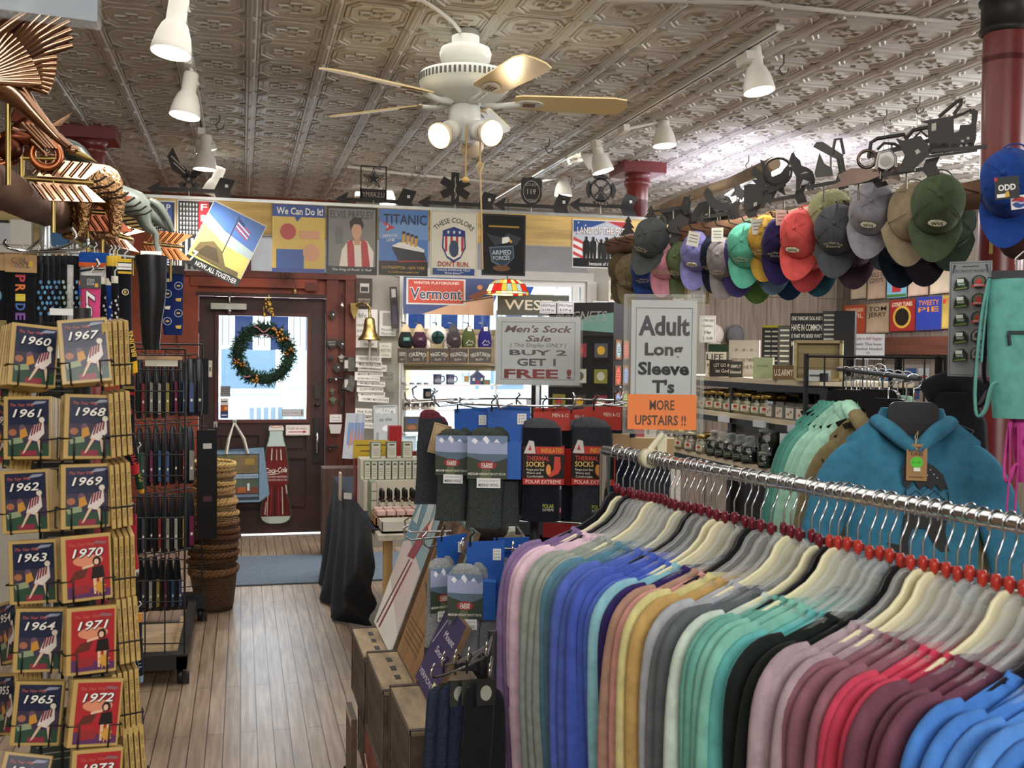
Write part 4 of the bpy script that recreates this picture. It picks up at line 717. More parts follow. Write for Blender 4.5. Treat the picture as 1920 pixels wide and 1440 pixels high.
SH=[('#7d6790',2.83,'plum purple sweatshirt at the door end of the rack'),('#d3b7c6',2.76,'pale pink shirt barely showing behind the plum one'),('#8f988f',2.68,'sage grey sweatshirt next to the plum one'),('#577f92',2.585,'dusty teal blue shirt beside the sage one'),('#4e6b88',2.535,'slate blue shirt between teal blue and royal blue ones'),('#5065b4',2.47,'royal blue shirt, first of three toward the door'),('#455ab0',2.415,'royal blue shirt, middle of three'),('#5069bc',2.355,'royal blue shirt, last of three beside the aqua edge'),('#84b6c4',2.318,'thin aqua shirt edge between royal blue and indigo'),('#33285f',2.285,'deep indigo shirt beside the aqua edge'),('#a38272',2.24,'tan brown shirt between indigo and coral'),('#c59089',2.215,'coral pink shirt behind the pale yellow one'),('#c6bf86',2.18,'pale yellow shirt with sleeve hanging in front of tan'),('#b5955c',2.145,'mustard gold shirt with raised collar'),('#a3a7ad',2.105,'light heather grey shirt beside the pale yellow one'),('#6c7378',2.055,'mid grey shirt next to the heather grey one'),('#5a6065',2.01,'charcoal grey shirt beside the teal ones'),('#b9c9bd',1.985,'white-green shirt nearly hidden behind teal'),('#659f93',1.955,'sea green shirt beside the charcoal one'),('#78b3a3',1.905,'pale sea green shirt with wide open neck'),('#5faaa9',1.845,'aqua teal shirt between sea green and near-black'),('#1b211f',1.79,'near-black green shirt beside the mauve one'),('#a08d95',1.735,'pale mauve grey shirt on a cream hanger'),('#845a64',1.655,'dusty rose shirt beside the mauve one'),('#bd4058',1.575,'raspberry red shirt between rose and maroon'),('#6a4150',1.49,'maroon shirt beside the raspberry one'),('#467ac2',1.40,'bright blue shirt next to the maroon one'),('#5286cc',1.31,'bright blue shirt, second after the maroon one'),('#4477be',1.235,'bright blue shirt, third after the maroon one'),('#4b5c80',1.15,'heather navy shirt at the viewer end of the rack')]
n=0
for i,(c,y,l) in enumerate(SH):
    nx=SH[i+1][1] if i+1<len(SH) else y-.035
    m=max(1,int((y-nx)/.0235))
    for q in range(m):
        yy=y-(y-nx)*q/m; k=CRM if n in (1,7,12,17,18,25,28,30,38,39,45,52,58,59) else BLK if n in (0,2,14,21,29,36,49,55) else CLR
        M=MX.Translation(rodp(yy,RN.uniform(-.004,.004)))@MX.Rotation(RANG+RN.uniform(-.05,.05),4,'Z')@MX.Rotation(RN.uniform(-.03,.03),4,'Y')
        hang(n,yy,k,M); shirt(c,yy,l if q==0 else 'another '+l.split(' shirt')[0].split(' sweatshirt')[0]+' shirt, %s garment from the door end of the rack'%NTH[n],M); n+=1
# ---------------------------------------------------------------- sign clipped on the rod
def facing(c):   # yaw that turns a sheet to the viewer
    d=V(c)-EYE; return -math.atan2(d.x,d.y)
c=P(1244,683,2.86); g=thing('shirt_sign','clear sleeve sign for adult long sleeve shirts clipped on the rack rod','sign',c,facing(c)+.08)
k=2.86/2000; W,H=150*k,262*k
s=SG(122*k,226*k,'p#e9edef',.001); w_,h_=122*k,226*k
for (a,b_,c_,d_) in ((.07,.03,.93,.036),(.07,.93,.93,.936),(.07,.03,.078,.936),(.922,.03,.93,.936)): s.rect(a,b_,c_,d_,'p#3c3e44')
s.t_('Adult',.5,.79,.155,'p#2a2d48',.78,bold=.035); s.t_('Long',.5,.595,.10,'p#26282c',.58,bold=.035); s.t_('Sleeve',.5,.435,.10,'p#26282c',.78,bold=.035); s.t_("T's",.5,.285,.10,'p#26282c',.34,bold=.035)
s.build('paper_sheet',g,loc=(0,-.003,.01))
s=SG(128*k,66*k,'p#e8803f',.001); s.t_('MORE',.5,.70,.27,'p#4a3a30',.36,bold=.02); s.t_('UPSTAIRS !!',.48,.27,.27,'p#4a3a30',.74,bold=.02); s.build('orange_note',g,loc=(-.003,-.008,-.128),rz=0)
b=MB(); b.prism(rrect(-W/2,-H/2,W/2,H/2,.006),-.0055,-.005,'t#fbfcfc'); b.prism(rrect(-W/2,-H/2,W/2,H/2,.006),.004,.0045,'t#fbfcfc')
for a,z0,c_,d_ in ((-W/2,-H/2,W/2,-H/2+.008),(-W/2,H/2-.008,W/2,H/2),(-W/2,-H/2,-W/2+.008,H/2),(W/2-.008,-H/2,W/2,H/2)): b.b2((a,-.006,z0),(c_,.005,d_),'q#e4e6e6')
b.build('plastic_sleeve',g)
MB().b2((-.012,-.004,-H/2-.05),(.012,.004,-H/2),'g#d7d3b8').build('clip',g)
# round clip grips the rod
b=MB(); p=rodp(2.66)-c; b.M=MX.Rotation(-(facing(c)+.08),4,'Z')@MX.Translation(p)@MX.Rotation(RANG,4,'Z')@MX.Rotation(pi/2,4,'X'); b.lathe([(.0165,-.016),(.026,-.016),(.026,.016),(.0165,.016)],'g#d3cfb4',16); b.M=None
q=MX.Rotation(-(facing(c)+.08),3,'Z')@p; b.tube([q+V((0,0,.02)),V((0,0,-H/2))],.009,'g#d3cfb4',8); b.build('rod_clamp',g)
# ================================================================ men's sock display: stand with three tiers of pegs
SX,SY=.95,3.42
sd=thing('sock_stand','black metal stand with three tiers of chrome sock pegs','display stand',(SX,SY,0))
MB().lathe([(0,0),(.26,0),(.26,.02),(.05,.04),(.03,.06)],'k#1a1a1c',20).build('base',sd); MB().tube([(0,0,.04),(0,0,1.68)],.017,'k#2a2a2c',10).build('pole',sd)
TIERS=((1.405,((-.30,-.02),(-.20,-.03),(.03,-.10),(.16,-.10),(.26,-.07))),(.962,((-.27,-.14),(-.18,-.10))),(.80,()))
for z in (1.405,.962):
    rg=MB(); rg.tube([(.30*cos(a),.28*sin(a),z) for a in [2*pi*i/24 for i in range(24)]],.004,'c#b5b7b9',6,closed=True)
    for a in (0,pi/2,pi,1.5*pi): rg.tube([(0,0,z-.06),(.30*cos(a),.28*sin(a),z)],.004,'c#b5b7b9',6)
    rg.build('tier_ring',sd)
for z,n in ((1.405,9),(.962,7)):
    for i in range(n):
        a=rad(150+240*i/(n-1)) if z>1.3 else rad(160+130*i/(n-1)); x,y=.28*cos(a),.26*sin(a); dx,dy=cos(a)*.14,sin(a)*.14
        MB().tube([(x,y,z+.005),(x+dx,y+dy,z-.004),(x+dx*1.12,y+dy*1.12,z+.008),(x+dx*1.16,y+dy*1.16,z+.035),(x+dx*1.05,y+dy*1.05,z+.045)],.0035,'c#c5c7c9',6).build('peg',sd)
def sock_mesh(b,x,y,z,h,w,m,toe=None,lean=0,t=.018,tip=None):
    # folded sock hanging: heel/toe at the top, cuff below
    toe=toe or m; n=12; R=[]
    for k,(zz,ww,xx) in enumerate(((0,.35,-.25),(-.03,.75,-.16),(-.09,.95,-.05),(-.2,1.0,0),(-.45,.98,.02),(-.7,.92,.03),(-.92,.95,.05),(-1.0,1.0,.05))):
        R.append([V((x+lean*(-zz)*h+xx*w*.5+ww*w/2*cos(2*pi*j/n),y+t*(.6+.4*(ww))*sin(2*pi*j/n)*(1 if k else .5),z+zz*h)) for j in range(n)])
    b.loft(R[:3],toe,cap=True); b.loft(R[2:7] if tip else R[2:],m,cap=True)
    if tip: b.loft([[V((p.x,p.y,p.z+.06*h)) for p in R[6]],R[6],R[7]],tip,cap=True)
def scenic(w,h,small=False):   # folding card printed with mountains
    s=SG(w,h,'g#6f84a0',.001); s.poly([(0,.98),(0,.6),(1,.55),(1,.86),(.86,.8),(.74,.93),(.62,.83),(.46,1.0),(.32,.86),(.18,.95)],'p#9aa5c4'); s.poly([(.38,.93),(.46,1.0),(.55,.9),(.5,.8)],'p#e8ecf4'); s.poly([(.1,.88),(.18,.95),(.26,.88),(.2,.8)],'p#e8ecf4'); s.poly([(.66,.86),(.74,.93),(.8,.84)],'p#dfe4f0'); s.rect(0,.42,1,.58,'g#5d7080'); s.poly([(0,0),(1,0),(1,.5),(.8,.42),(.55,.38),(.3,.44),(0,.52)],'p#2f3a2b'); s.poly([(.3,0),(.6,0),(.56,.34),(.42,.36)],'p#55603f')
    s.oval(.5,.32,.24,.10,'p#8f2a2a'); s.t_('CLEAR',.5,.345,.055,'p#e9e2d8',.3,bold=.02); s.t_('CREEK',.5,.285,.055,'p#e9e2d8',.3,bold=.02); s.t_('MEDIUM WEIGHT BOOT SOCK',.5,.12,.05,'p#e6e2d4',.94,bold=.01); return s
def wool(px,py,d,h,w,lab,toe='n#3d433d',body='n#3a403e',card=True,ang=0,hookdz=.03):
    c=P(px,py,d); g=thing('sock_pack',lab,'socks',c,facing(c)+ang,'socks hung on the black sock stand')
    b=MB(); sock_mesh(b,-.004,.018,-.05 if card else -.02,h*.93 if card else h,w,body,toe,lean=-.06,tip='n#3c3d40' if body=='n#84878a' else None); b.build('sock',g); b=MB(); sock_mesh(b,.03,.055,-.04,h*.96,w*.9,body,toe,lean=.02,tip='n#3c3d40' if body=='n#84878a' else None); b.build('sock',g)
    if card:
        b=MB(); b.prism([(-w*.12,.012),(w*1.02,.018),(w*1.0,-h*.62),(w*.5,-h*.62),(w*.5,-h*.30),(-w*.1,-h*.25)],.040,.042,'g#2557a8'); b.prism([(w*.42,-h*.28),(w*.8,-h*.29),(w*.8,-h*.62),(w*.42,-h*.62)],-.008,.05,'g#2b5fae'); b.build('header_card',g)
        s=scenic(w*1.05,h*.40); s.build('picture_band',g,loc=(-.01*1,-.012,-h*.42),rz=0)
        s=SG(w*.62,h*.09,'p#dfe0df',.0008); s.t_('Featuring comfort of',.5,.75,.13,'p#333333',.8); s.t_('MERINO WOOL',.5,.3,.3,'p#222222',.85,bold=.01); s.build('wool_label',g,loc=(-.005,-.016,-h*.655)); s=SG(w*.24,h*.10,'p#dcdcda',.0006); [s.t_('$ 9.99',.5,.8-.28*i,.14,'p#444444',.7) for i in range(3)]; s.build('price_sticker',g,loc=(w*.80,.038,-h*.07))
    MB().tube([(0,.03,.0),(.0,.03,hookdz),(.012,.03,hookdz+.012),(.006,.03,hookdz+.02)],.003,'g#1c1c1e',5).build('hook',g); return g
wool(855,775,3.37,.315,.10,'grey wool boot socks with blue card and mountain band, beside the brown-tagged sock',ang=-.15)
wool(921,772,3.3,.335,.118,'grey wool boot socks with blue card, next to the black thermal socks',ang=-.05)
g=wool(815,757,3.5,.31,.085,'charcoal sock with burgundy toe and brown paper tag at the stand edge',toe='n#5c2a33',body='n#33363c',card=False,ang=.3); s=SG(.062,.10,'p#b59a74',.001); s.frm(.005,.001,'p#6b5236'); s.oval(.55,.5,.3,.22,'p#5a3a26'); s.build('paper_tag',g,loc=(.012,-.02,-.115)).rotation_euler=(0,.25,0)
g=wool(968,765,3.5,.33,.08,'dark ribbed sock with kraft band behind the blue cards',body='n#2b2c30',toe='n#2b2c30',card=False); MB().box((.0,0,-.15),(.095,.05,.07),'p#a88f66').build('kraft_band',g)
def thermal(px,py,d,lab,cuff='n#1b1f27',body='f#161a22',ang=0):
    c=P(px,py,d); g=thing('sock_pack',lab,'socks',c,facing(c)+ang,'socks hung on the black sock stand'); h,w=.32,.125
    b=MB(); sock_mesh(b,0,.0,-.02,h,w,body,'n#44474b',lean=-.02,t=.028); b.build('sock',g); b=MB(); b.prism([(-.03,.01),(.085,.012),(.085,-.06),(-.03,-.06)],.03,.032,'g#b23328'); b.txt('MEN 6-12',.055,-.012,.012,'p#f0e6dc',w=.05,y=.0295); b.build('header_card',g)
    s=SG(w*1.02,.118,'g#17110f',.001); s.rect(0,0,1,.16,'g#a82f28'); s.t_('POLAR EXTREME',.5,.08,.10,'p#e6d2c8',.86); s.rect(.06,.80,1,1.0,'g#b5382c'); s.t_('INSULATED',.70,.90,.12,'p#e0a83f',.52,bold=.01); s.t_('THERMAL',.36,.69,.12,'p#c4412f',.56,bold=.015); s.t_('SOCKS',.30,.54,.13,'p#e2c06a',.44,bold=.015); s.t_('Keeps your feet',.30,.40,.06,'p#e9dccb',.42); s.t_('Warm and',.26,.31,.06,'p#e9dccb',.34); s.t_('Comfortable',.30,.22,.06,'p#e9dccb',.4); s.poly([(.76,.74),(.9,.74),(.92,.45),(.86,.30),(.66,.2),(.6,.26),(.74,.4)],'p#c03a2c'); s.oval(.62,.4,.06,.14,'p#d98a3a'); s.poly([(.02,.82),(.14,1.16),(.26,1.14),(.3,.82)],'p#c9c4c2'); s.poly([(.12,.9),(.17,1.05),(.21,.9)],'p#b5382c')
    s.build('paper_band',g,loc=(.004,-.032,-.165)); MB().box((.004,.0,-.165),(w*1.03,.06,.116),'g#a5302a').build('band_wrap',g)
    b=MB(); b.txt('POLAR',.02,-.29,.012,'p#b9c24a',w=.034,y=-.031); b.txt('EXTREME',.02,-.302,.008,'p#c9c9c0',w=.034,y=-.031); b.build('sock_print',g)
    MB().tube([(0,.02,.0),(.0,.02,.03),(.012,.02,.042),(.006,.02,.05)],.003,'g#1c1c1e',5).build('hook',g)
thermal(1018,772,3.32,'black insulated thermal socks with red band, beside the blue cards')
thermal(1080,776,3.42,'black thermal socks turned edge-on between two red bands',ang=.9); thermal(1112,770,3.25,'grey thermal socks with red band, closest to the long sleeve sign',body='n#30343a',ang=-.08)
g=wool(1152,758,3.45,.33,.085,'navy socks with kraft band beside the long sleeve sign',body='n#1c2130',toe='n#1c2130',card=False); MB().box((.0,0,-.13),(.10,.05,.07),'p#a88f66').build('kraft_band',g)
g=wool(1215,815,3.5,.30,.10,'charcoal socks with kraft band below the orange note',body='n#30343a',toe='n#30343a',card=False); MB().box((.0,0,-.04),(.17,.05,.06),'p#b0966b').build('kraft_band',g)
wool(880,1028,3.15,.34,.10,'light grey boot socks with blue card on the middle tier, facing the viewer',toe='n#8b8e90',body='n#84878a',ang=-.08); wool(836,1018,3.3,.34,.09,'light grey boot socks at the aisle edge of the middle tier',toe='n#8b8e90',body='n#84878a',ang=.45)
wool(930,1020,3.35,.33,.10,'light grey boot socks half behind the plum sleeve',toe='n#8b8e90',body='n#84878a',ang=-.1)
for i,(px,py,d,c,l) in enumerate(((836,1275,2.60,'n#2a3448','heathered navy boot socks at the aisle edge of the lowest tier'),(858,1272,2.56,'n#252e42','heathered navy boot socks, second from the aisle on the lowest tier'),(880,1270,2.54,'n#20283a','heathered navy boot socks, third from the aisle on the lowest tier'),(908,1270,2.50,'f#17181c','black socks with red label on the lowest tier'))):
    g=wool(px,py,d,.36,.075,l,toe=c,body=c,card=False,ang=.2); s=SG(.045,.06,'g#2a2c28' if i<3 else 'g#1a1a1c',.001); s.oval(.5,.5,.3,.3,'p#8a8d80') ; s.build('header_card',g,loc=(0,-.022,-.03))
    if i==3: s=SG(.05,.11,'g#a32a2c',.001); s.t_('~',.5,.6,.14,'p#efe6dd',.7,rot=1.57); s.rect(.2,.3,.8,.5,'p#e9e2da'); s.build('red_label',g,loc=(0,-.03,-.27))
lr=thing('low_sock_rack','low wire rack with chrome pegs for navy boot socks in front of the crates','display stand',(.62,2.62,0))
MB().lathe([(0,0),(.14,0),(.14,.015),(.02,.03)],'k#1a1a1c',18).tube([(0,0,.02),(0,0,.86)],.012,'k#2a2a2c',8).build('post',lr)
for i,(px,py) in enumerate(((815,1262),(834,1240),(856,1236),(880,1232),(912,1222),(918,1262))):
    q=P(px,py+8,2.5)-V((.62,2.62,0)); MB().tube(spl([(0,0,q.z+.0),(q.x*.5,q.y*.5,q.z-.006),(q.x,q.y,q.z),(q.x*1.05,q.y*1.05,q.z+.02),(q.x*1.0,q.y*1.0,q.z+.032)],3),.003,'c#c5c2b4',6).build('peg',lr)
c=P(1009,658,3.46); g=thing('sale_sign','white sock sale sign in a clear sleeve above the socks','sign',c,facing(c)); k=3.46/2000; W,H=166*k,134*k
s=SG(158*k,128*k,'p#eff3f6',.001); s.frm(10*k,.0014,'p#3a4048'); s.t_("Men's Sock",.5,.82,.095,'p#5e2440',.80,shear=.25,bold=.025); s.t_('Sale',.5,.68,.085,'p#5e2440',.30,shear=.25,bold=.02); s.t_('( This Display ONLY )',.5,.585,.055,'p#30343c',.66,shear=.2); s.t_('BUY 2',.5,.475,.075,'p#353c4a',.68,bold=.03); s.t_('GET 1',.48,.335,.10,'p#353c4a',.46,bold=.03); s.t_('FREE !',.5,.165,.125,'p#a02a38',.80,bold=.035); s.build('paper_sheet',g)
b=MB(); b.b2((-W/2,-.003,-H/2),(W/2,-.0025,H/2),'t#fbfcfc'); b.b2((-.006,.001,-H/2-.12),(.006,.005,-H/2+.02),'m#b5b7b9'); b.build('plastic_sleeve',g); MB().tube([(0,.01,-H/2),(0,.02,-.36)],.004,'m#b5b7b9',6).build('sign_stem',g)
# ================================================================ left side: book spinner
BX,BY=-.37,2.72
sp=thing('book_spinner','black wire spinner rack filled with gold-edged year booklets','display rack',(BX,BY,0))
KW='k#141416'
MB().lathe([(0,0),(.24,0),(.25,.012),(.24,.025),(.03,.03)],'g#d8d4cc',28).build('round_base',sp); MB().tube([(0,0,.03),(0,0,1.66)],.02,KW,8).build('pole',sp)
bk_first={}
GOLD='m#c4a765'; GOLDP='g#c9b079'
def booklet(year,red):
    q=(year,)
    if q in bk_first: return bk_first[q]
    w,h,t=.100,.139,.009
    g=thing('year_booklet','x','booklet',(0,0,-5),0,'gold-edged year booklets on the wire spinner')
    c=MB(); c.box((0,0,0),(w,t,h),'m#b39a63' if False else 'g#b79a5e'); c.build('cover',g,bev=.0015)
    s=SG(w*.86,h*.90,'g#1c2440' if not red else 'g#a4262c',.0004)
    if not red:
        s.rect(0,0,1,.22,'g#2e4a3a'); s.rect(.3,0,.7,.1,'g#8a2f3f'); s.rect(0,.22,1,.55,'g#3c3346'); s.poly([(.0,.3),(.35,.34),(.38,.24),(.05,.2)],'g#8a9a78'); s.oval(.12,.42,.1,.06,'g#a0674a'); s.oval(.36,.48,.08,.08,'g#6d5060'); s.poly([(.3,.3),(.5,.36),(.44,.5),(.3,.46)],'g#c08a3a')
        s.poly([(.5,.3),(.62,.54),(.88,.60),(.9,.4),(.72,.26)],'g#d8cfc8')
        for k in range(4): s.poly([(.56+.07*k,.36+.03*k),(.60+.07*k,.36+.03*k),(.66+.06*k,.54+.015*k),(.62+.06*k,.55+.015*k)],'g#7a2f38')
        s.oval(.84,.64,.07,.05,'g#d9cfc0'); s.poly([(.55,.32),(.62,.30),(.42,.06),(.36,.04)],'g#d5b9a0'); s.poly([(.72,.30),(.8,.28),(.85,.06),(.79,.06)],'g#d5b9a0'); s.poly([(.55,.9),(.9,.93),(.97,.97),(.7,.97)],'g#8d93a8')
    else:
        s.oval(.5,.62,.35,.1,'g#d58a6a'); s.poly([(0,0),(1,0),(1,.12),(0,.2)],'g#57305a'); s.poly([(.15,.2),(.55,.22),(.5,.08),(.1,.06)],'g#8d2c30'); s.poly([(.05,.3),(.4,.34),(.5,.5),(.2,.46)],'g#5c2a22'); s.poly([(.6,.5),(.84,.52),(.88,.32),(.56,.30)],'g#1d1718'); s.oval(.70,.60,.1,.08,'g#1d1718'); s.oval(.69,.59,.055,.05,'g#d9b49a'); s.poly([(.35,.52),(.62,.56),(.62,.52),(.36,.48)],'g#d9b49a'); s.poly([(.6,.31),(.68,.31),(.66,.05),(.61,.05)],'g#d9b49a'); s.poly([(.74,.31),(.84,.31),(.86,.07),(.80,.06)],'g#d9b49a'); s.poly(star(.75,.16,.16,.5,9),'g#c9933f'); s.poly([(.6,.9),(.9,.88),(.95,.92),(.7,.95)],'g#8d5c62')
    s.t_('The Year Was',.36,.905,.055,'g#c9685c',.58,shear=.4); s.t_(year,.5,.755,.14,'g#11131f',.74,shear=.25,bold=.045); s.t_(year,.49,.76,.14,'g#eceae4',.72,shear=.25,bold=.012)
    o=s.build('cover_print',g,loc=(.0025,-t/2-.0006,0))
    s=SG(.007,.11,'g#b79a5e',.0003); s.txt('The Year Was  '+year,0,0,.0045,'p#4a3a22',w=.10,rot=pi/2,y=-.001); s.build('spine_print',g,M=MX.Translation((-w/2-.0003,0,0))@MX.Rotation(-pi/2,4,'Z'))
    bk_first[q]=g; return g
bused=set()
def pocket(px,py,d,yaw,pitch,year,red,n,lab,spread=.0105,fan=0,skew=0,wire=True):
    c=P(px,py,d); M0=MX.Translation(c)@MX.Rotation(facing(c)+yaw,4,'Z')@MX.Rotation(skew,4,'Y')@MX.Rotation(-pitch,4,'X')
    for i in range(n):
        g=booklet(year,red); M=M0@MX.Translation((RN.uniform(-.001,.001)+fan*i*.25,i*spread,-.001*i))@MX.Rotation(RN.uniform(-.015,.015)-fan*i,4,'Y')
        l='gold-edged booklet, %s in the %s'%(NTH[i],lab)
        if year in bused: cp(g,M=M,label=l)
        else: bused.add(year); g.matrix_basis=M; g['label']=l
    if wire:
        M=M0@MX.Translation((0,.0,0)); b=MB(); b.M=M; D=n*spread+.006
        for s in (-1,1):
            b.tube([(s*.054,D,-.025),(s*.054,-.010,-.025),(s*.03,-.011,-.025),(s*.03,-.011,-.070),(s*.03,D,-.070)],.0019,KW,6); b.tube([(s*.054,D,-.025),(s*.054,D,-.070)],.0019,KW,5)
        b.tube([(-.05,D,-.070),(.05,D,-.070)],.0019,KW,5); b.tube([(0,D,-.070),(0,D+.03,-.05)],.0019,KW,5)
        b.M=MX.Translation((-BX,-BY,0))@M; b.v=[]; b.f=[]; b.k=[]; b.sm=[]
        for s in (-1,1):
            b.tube([(s*.054,D,-.025),(s*.054,-.010,-.025),(s*.03,-.011,-.025),(s*.03,-.011,-.070),(s*.03,D,-.070)],.0019,KW,6); b.tube([(s*.054,D,-.025),(s*.054,D,-.070)],.0019,KW,5)
        b.tube([(-.054,D,-.070),(.054,D,-.070)],.0019,KW,5); b.tube([(-.054,D,-.025),(.054,D,-.025)],.0019,KW,5)
        q=(MX.Translation((-BX,-BY,0))@M).inverted()@V((0,0,c.z)); b.M=None
        w0=(MX.Translation((-BX,-BY,0))@M)@V((0,D,-.055)); b.tube([w0,V((0,0,w0.z))],.0025,KW,5); b.build('wire_pocket',sp)
Z2='1960 pocket at the top of the spinner'
pocket(63,667,2.38,.22,.12,'1960',False,6,'tilted 1960 pocket of the top row',fan=-.012,skew=.10)
pocket(158,658,2.28,-.10,.16,'1967',False,4,'1967 pocket of the top row, cover catching the light',skew=-.09)
pocket(53,802,2.36,-.30,.04,'1961',False,7,'1961 pocket of the second row',skew=.0)
pocket(166,800,2.30,.18,.05,'1968',False,4,'1968 pocket of the second row',skew=.03)
pocket(48,940,2.36,-.30,.06,'1962',False,7,'1962 pocket of the third row',skew=-.06)
pocket(161,930,2.30,.16,.06,'1969',False,4,'1969 pocket of the third row',skew=.02)
pocket(62,1072,2.34,-.28,.05,'1963',False,7,'1963 pocket of the fourth row',skew=-.05)
pocket(163,1064,2.26,.17,.06,'1970',True,3,'1970 pocket of the fourth row, red cover',skew=-.02)
pocket(73,1200,2.34,-.12,.05,'1964',False,4,'1964 pocket of the fifth row',skew=.06)
pocket(171,1200,2.24,.20,.07,'1971',True,4,'1971 pocket of the fifth row, red cover',skew=.02)
pocket(70,1337,2.34,-.14,.06,'1965',False,4,'1965 pocket of the sixth row',skew=.08)
pocket(178,1336,2.24,.14,.10,'1972',True,4,'1972 pocket of the sixth row, red cover',skew=.10)
pocket(180,1468,2.22,.10,.10,'1973',True,4,'1973 pocket of the seventh row, red cover',skew=.07)
pocket(40,1475,2.34,-.14,.3,'1966',False,3,'1966 pocket of the seventh row',skew=.2)
# pockets turned away: only spines show
for px,py,yr,n,l,sk in ((232,658,'1974',5,'edge-on pocket of the top row',-.07),(235,790,'1975',4,'edge-on pocket of the second row',-.02),(236,920,'1976',4,'edge-on pocket of the third row',-.04),(243,1045,'1977',4,'edge-on pocket of the fourth row',-.2),(250,1172,'1978',4,'edge-on pocket of the fifth row',.08),(252,1300,'1979',5,'edge-on pocket of the sixth row',-.025),(262,1410,'1980',4,'edge-on pocket of the seventh row',.12)):
    pocket(px,py,2.36,1.72,.05,yr,True,n,l,spread=.0115,skew=sk)
for px,py,yr,n,l,sk in ((8,690,'1953',5,'outer pocket of the top row at the picture edge',.22),(18,1185,'1954',6,'outer pocket of the fifth row at the picture edge',-.3),(15,1320,'1955',6,'outer pocket of the sixth row at the picture edge',-.22),(10,815,'1952',5,'outer pocket of the second row at the picture edge',.2)):
    pocket(px,py,2.45,-1.1,.05,yr,False,n,l,skew=sk)
b=MB()
for a in (0,pi/2,pi,1.5*pi):
    b.tube([(.10*cos(a+.6),.10*sin(a+.6),.10),(.10*cos(a+.6),.10*sin(a+.6),1.64)],.004,KW,6)
for z in (.12,.42,.72,1.02,1.32,1.62): b.tube([(.10*cos(t),.10*sin(t),z) for t in [2*pi*i/16 for i in range(16)]],.0035,KW,5,closed=True)
b.build('wire_frame',sp)
for j,(px,py,d,w,h,c) in enumerate(((120,730,2.75,.12,.16,'p#26302e'),(128,1000,2.75,.12,.16,'p#3a3436'),(140,1140,2.7,.10,.16,'p#2c3c30'),(205,1270,2.6,.12,.16,'p#33383a'),(110,1390,2.7,.13,.17,'p#2f4038'),(105,860,2.75,.13,.16,'p#2a2d33'))):
    q=P(px,py,d); s=SG(w,h,c,.006); [s.t_('~',.5,.85-.1*i,.035,'p#9a968a',.8) for i in range(7)]; o=s.build('booklet_back'); o.matrix_basis=MX.Translation(q)@MX.Rotation(facing(q),4,'Z'); tag(o,'dark back cover of a booklet inside the spinner, '+('behind the top row','behind the third row','behind the fourth row','below the red 1971 pocket','below the 1965 pocket','between second and third rows')[j],'booklet','booklet backs inside the spinner')
# ================================================================ upper sock rack behind the spinner
KX=P(85,470,3.15); rkk=thing('sock_rack','chrome peg rack of novelty socks on two steel posts','display rack',(KX.x,KX.y,0))
for i,(px,d) in enumerate(((85,3.15),(138,3.7))):
    q=P(px,400,d); MB().tube([(q.x-KX.x,q.y-KX.y,0),(q.x-KX.x,q.y-KX.y,1.93)],.016 if i==0 else .018,'m#b9bfc0',12).build('post',rkk)
def rkp(px,py,d): q=P(px,py,d); return (q.x-KX.x,q.y-KX.y,q.z)
for pts in ([(78,447,3.1),(50,470,2.9),(20,466,2.85),(8,458,2.85),(12,450,2.86)],[(85,470,3.1),(120,462,3.0),(138,452,2.95),(142,440,2.95),(134,428,2.95)],[(50,472,3.0),(120,470,3.0),(150,468,3.0),(165,460,3.0),(164,448,3.0)],[(150,508,3.1),(178,503,3.05),(185,495,3.05),(180,486,3.05)],[(200,508,3.3),(226,500,3.2),(230,492,3.2),(222,488,3.2)],[(60,473,3.0),(150,473,3.05)],[(170,505,3.2),(222,503,3.25)]):
    MB().tube(spl([rkp(*p) for p in pts],3),.0045,'c#b9bcbe',6).build('peg',rkk)
def hang_sock(px0,py0,px1,py1,d,m,lab,cuff=None,toe=None,foot=0,deco=None,yaw=0,card=None,t=.012):
    # flat sock from cuff (top) to toe (below), pixel box at distance d
    c=P((px0+px1)/2,py0,d); k=d/2000; w=(px1-px0)*k; h=(py1-py0)*k
    g=thing('novelty_sock',lab,'socks',c,facing(c)+yaw,'novelty socks on the chrome peg rack'); n=12
    def ring(x,z,ww,tt,a=0): return [V((x+ww/2*cos(2*pi*j/n)*cos(a),tt*sin(2*pi*j/n),z+ww/2*cos(2*pi*j/n)*sin(a))) for j in range(n)]
    R=[ring(0,0,w,t*.6),ring(0,-.12*h,w,t),ring(foot*.05*w,-.35*h,w*.95,t),ring(foot*.15*w,-.6*h,w*.92,t)]
    if foot: R+=[ring(foot*.5*w,-.78*h,w*1.05,t*1.1,foot*.3),ring(foot*.95*w,-.90*h,w*.85,t,foot*.5),ring(foot*1.3*w,-1.0*h,w*.55,t*.7,foot*.6)]
    else: R+=[ring(0,-.85*h,w*.95,t),ring(0,-1.0*h,w*.85,t*.6)]
    b=MB(); b.loft(R[1:-1] if toe else R[1:],m); b.loft(R[:2],cuff or m); 
    if toe: b.loft(R[-2:],toe)
    b.build('sock',g)
    if deco: s=MB(); deco(s,w,h,t); s.build('sock_print',g)
    if card:
        s=SG(w*1.02,card[1]*k,card[0],.002); card[2](s); s.build('header_card',g,loc=(0,-t-.003,-card[1]*k/2+.004))
    MB().tube([(0,0,-.002),(0,0,.016),(.008,0,.024),(.003,0,.032)],.002,'g#d8d8d6',5).build('hook',g)
    if py0>600: q=c-KX; MB().tube([(0,0,c.z+.03),(q.x*.6,q.y*.6,c.z+.012),(q.x,q.y,c.z+.017)],.003,'c#b9bcbe',5).build('peg',rkk)
    return g
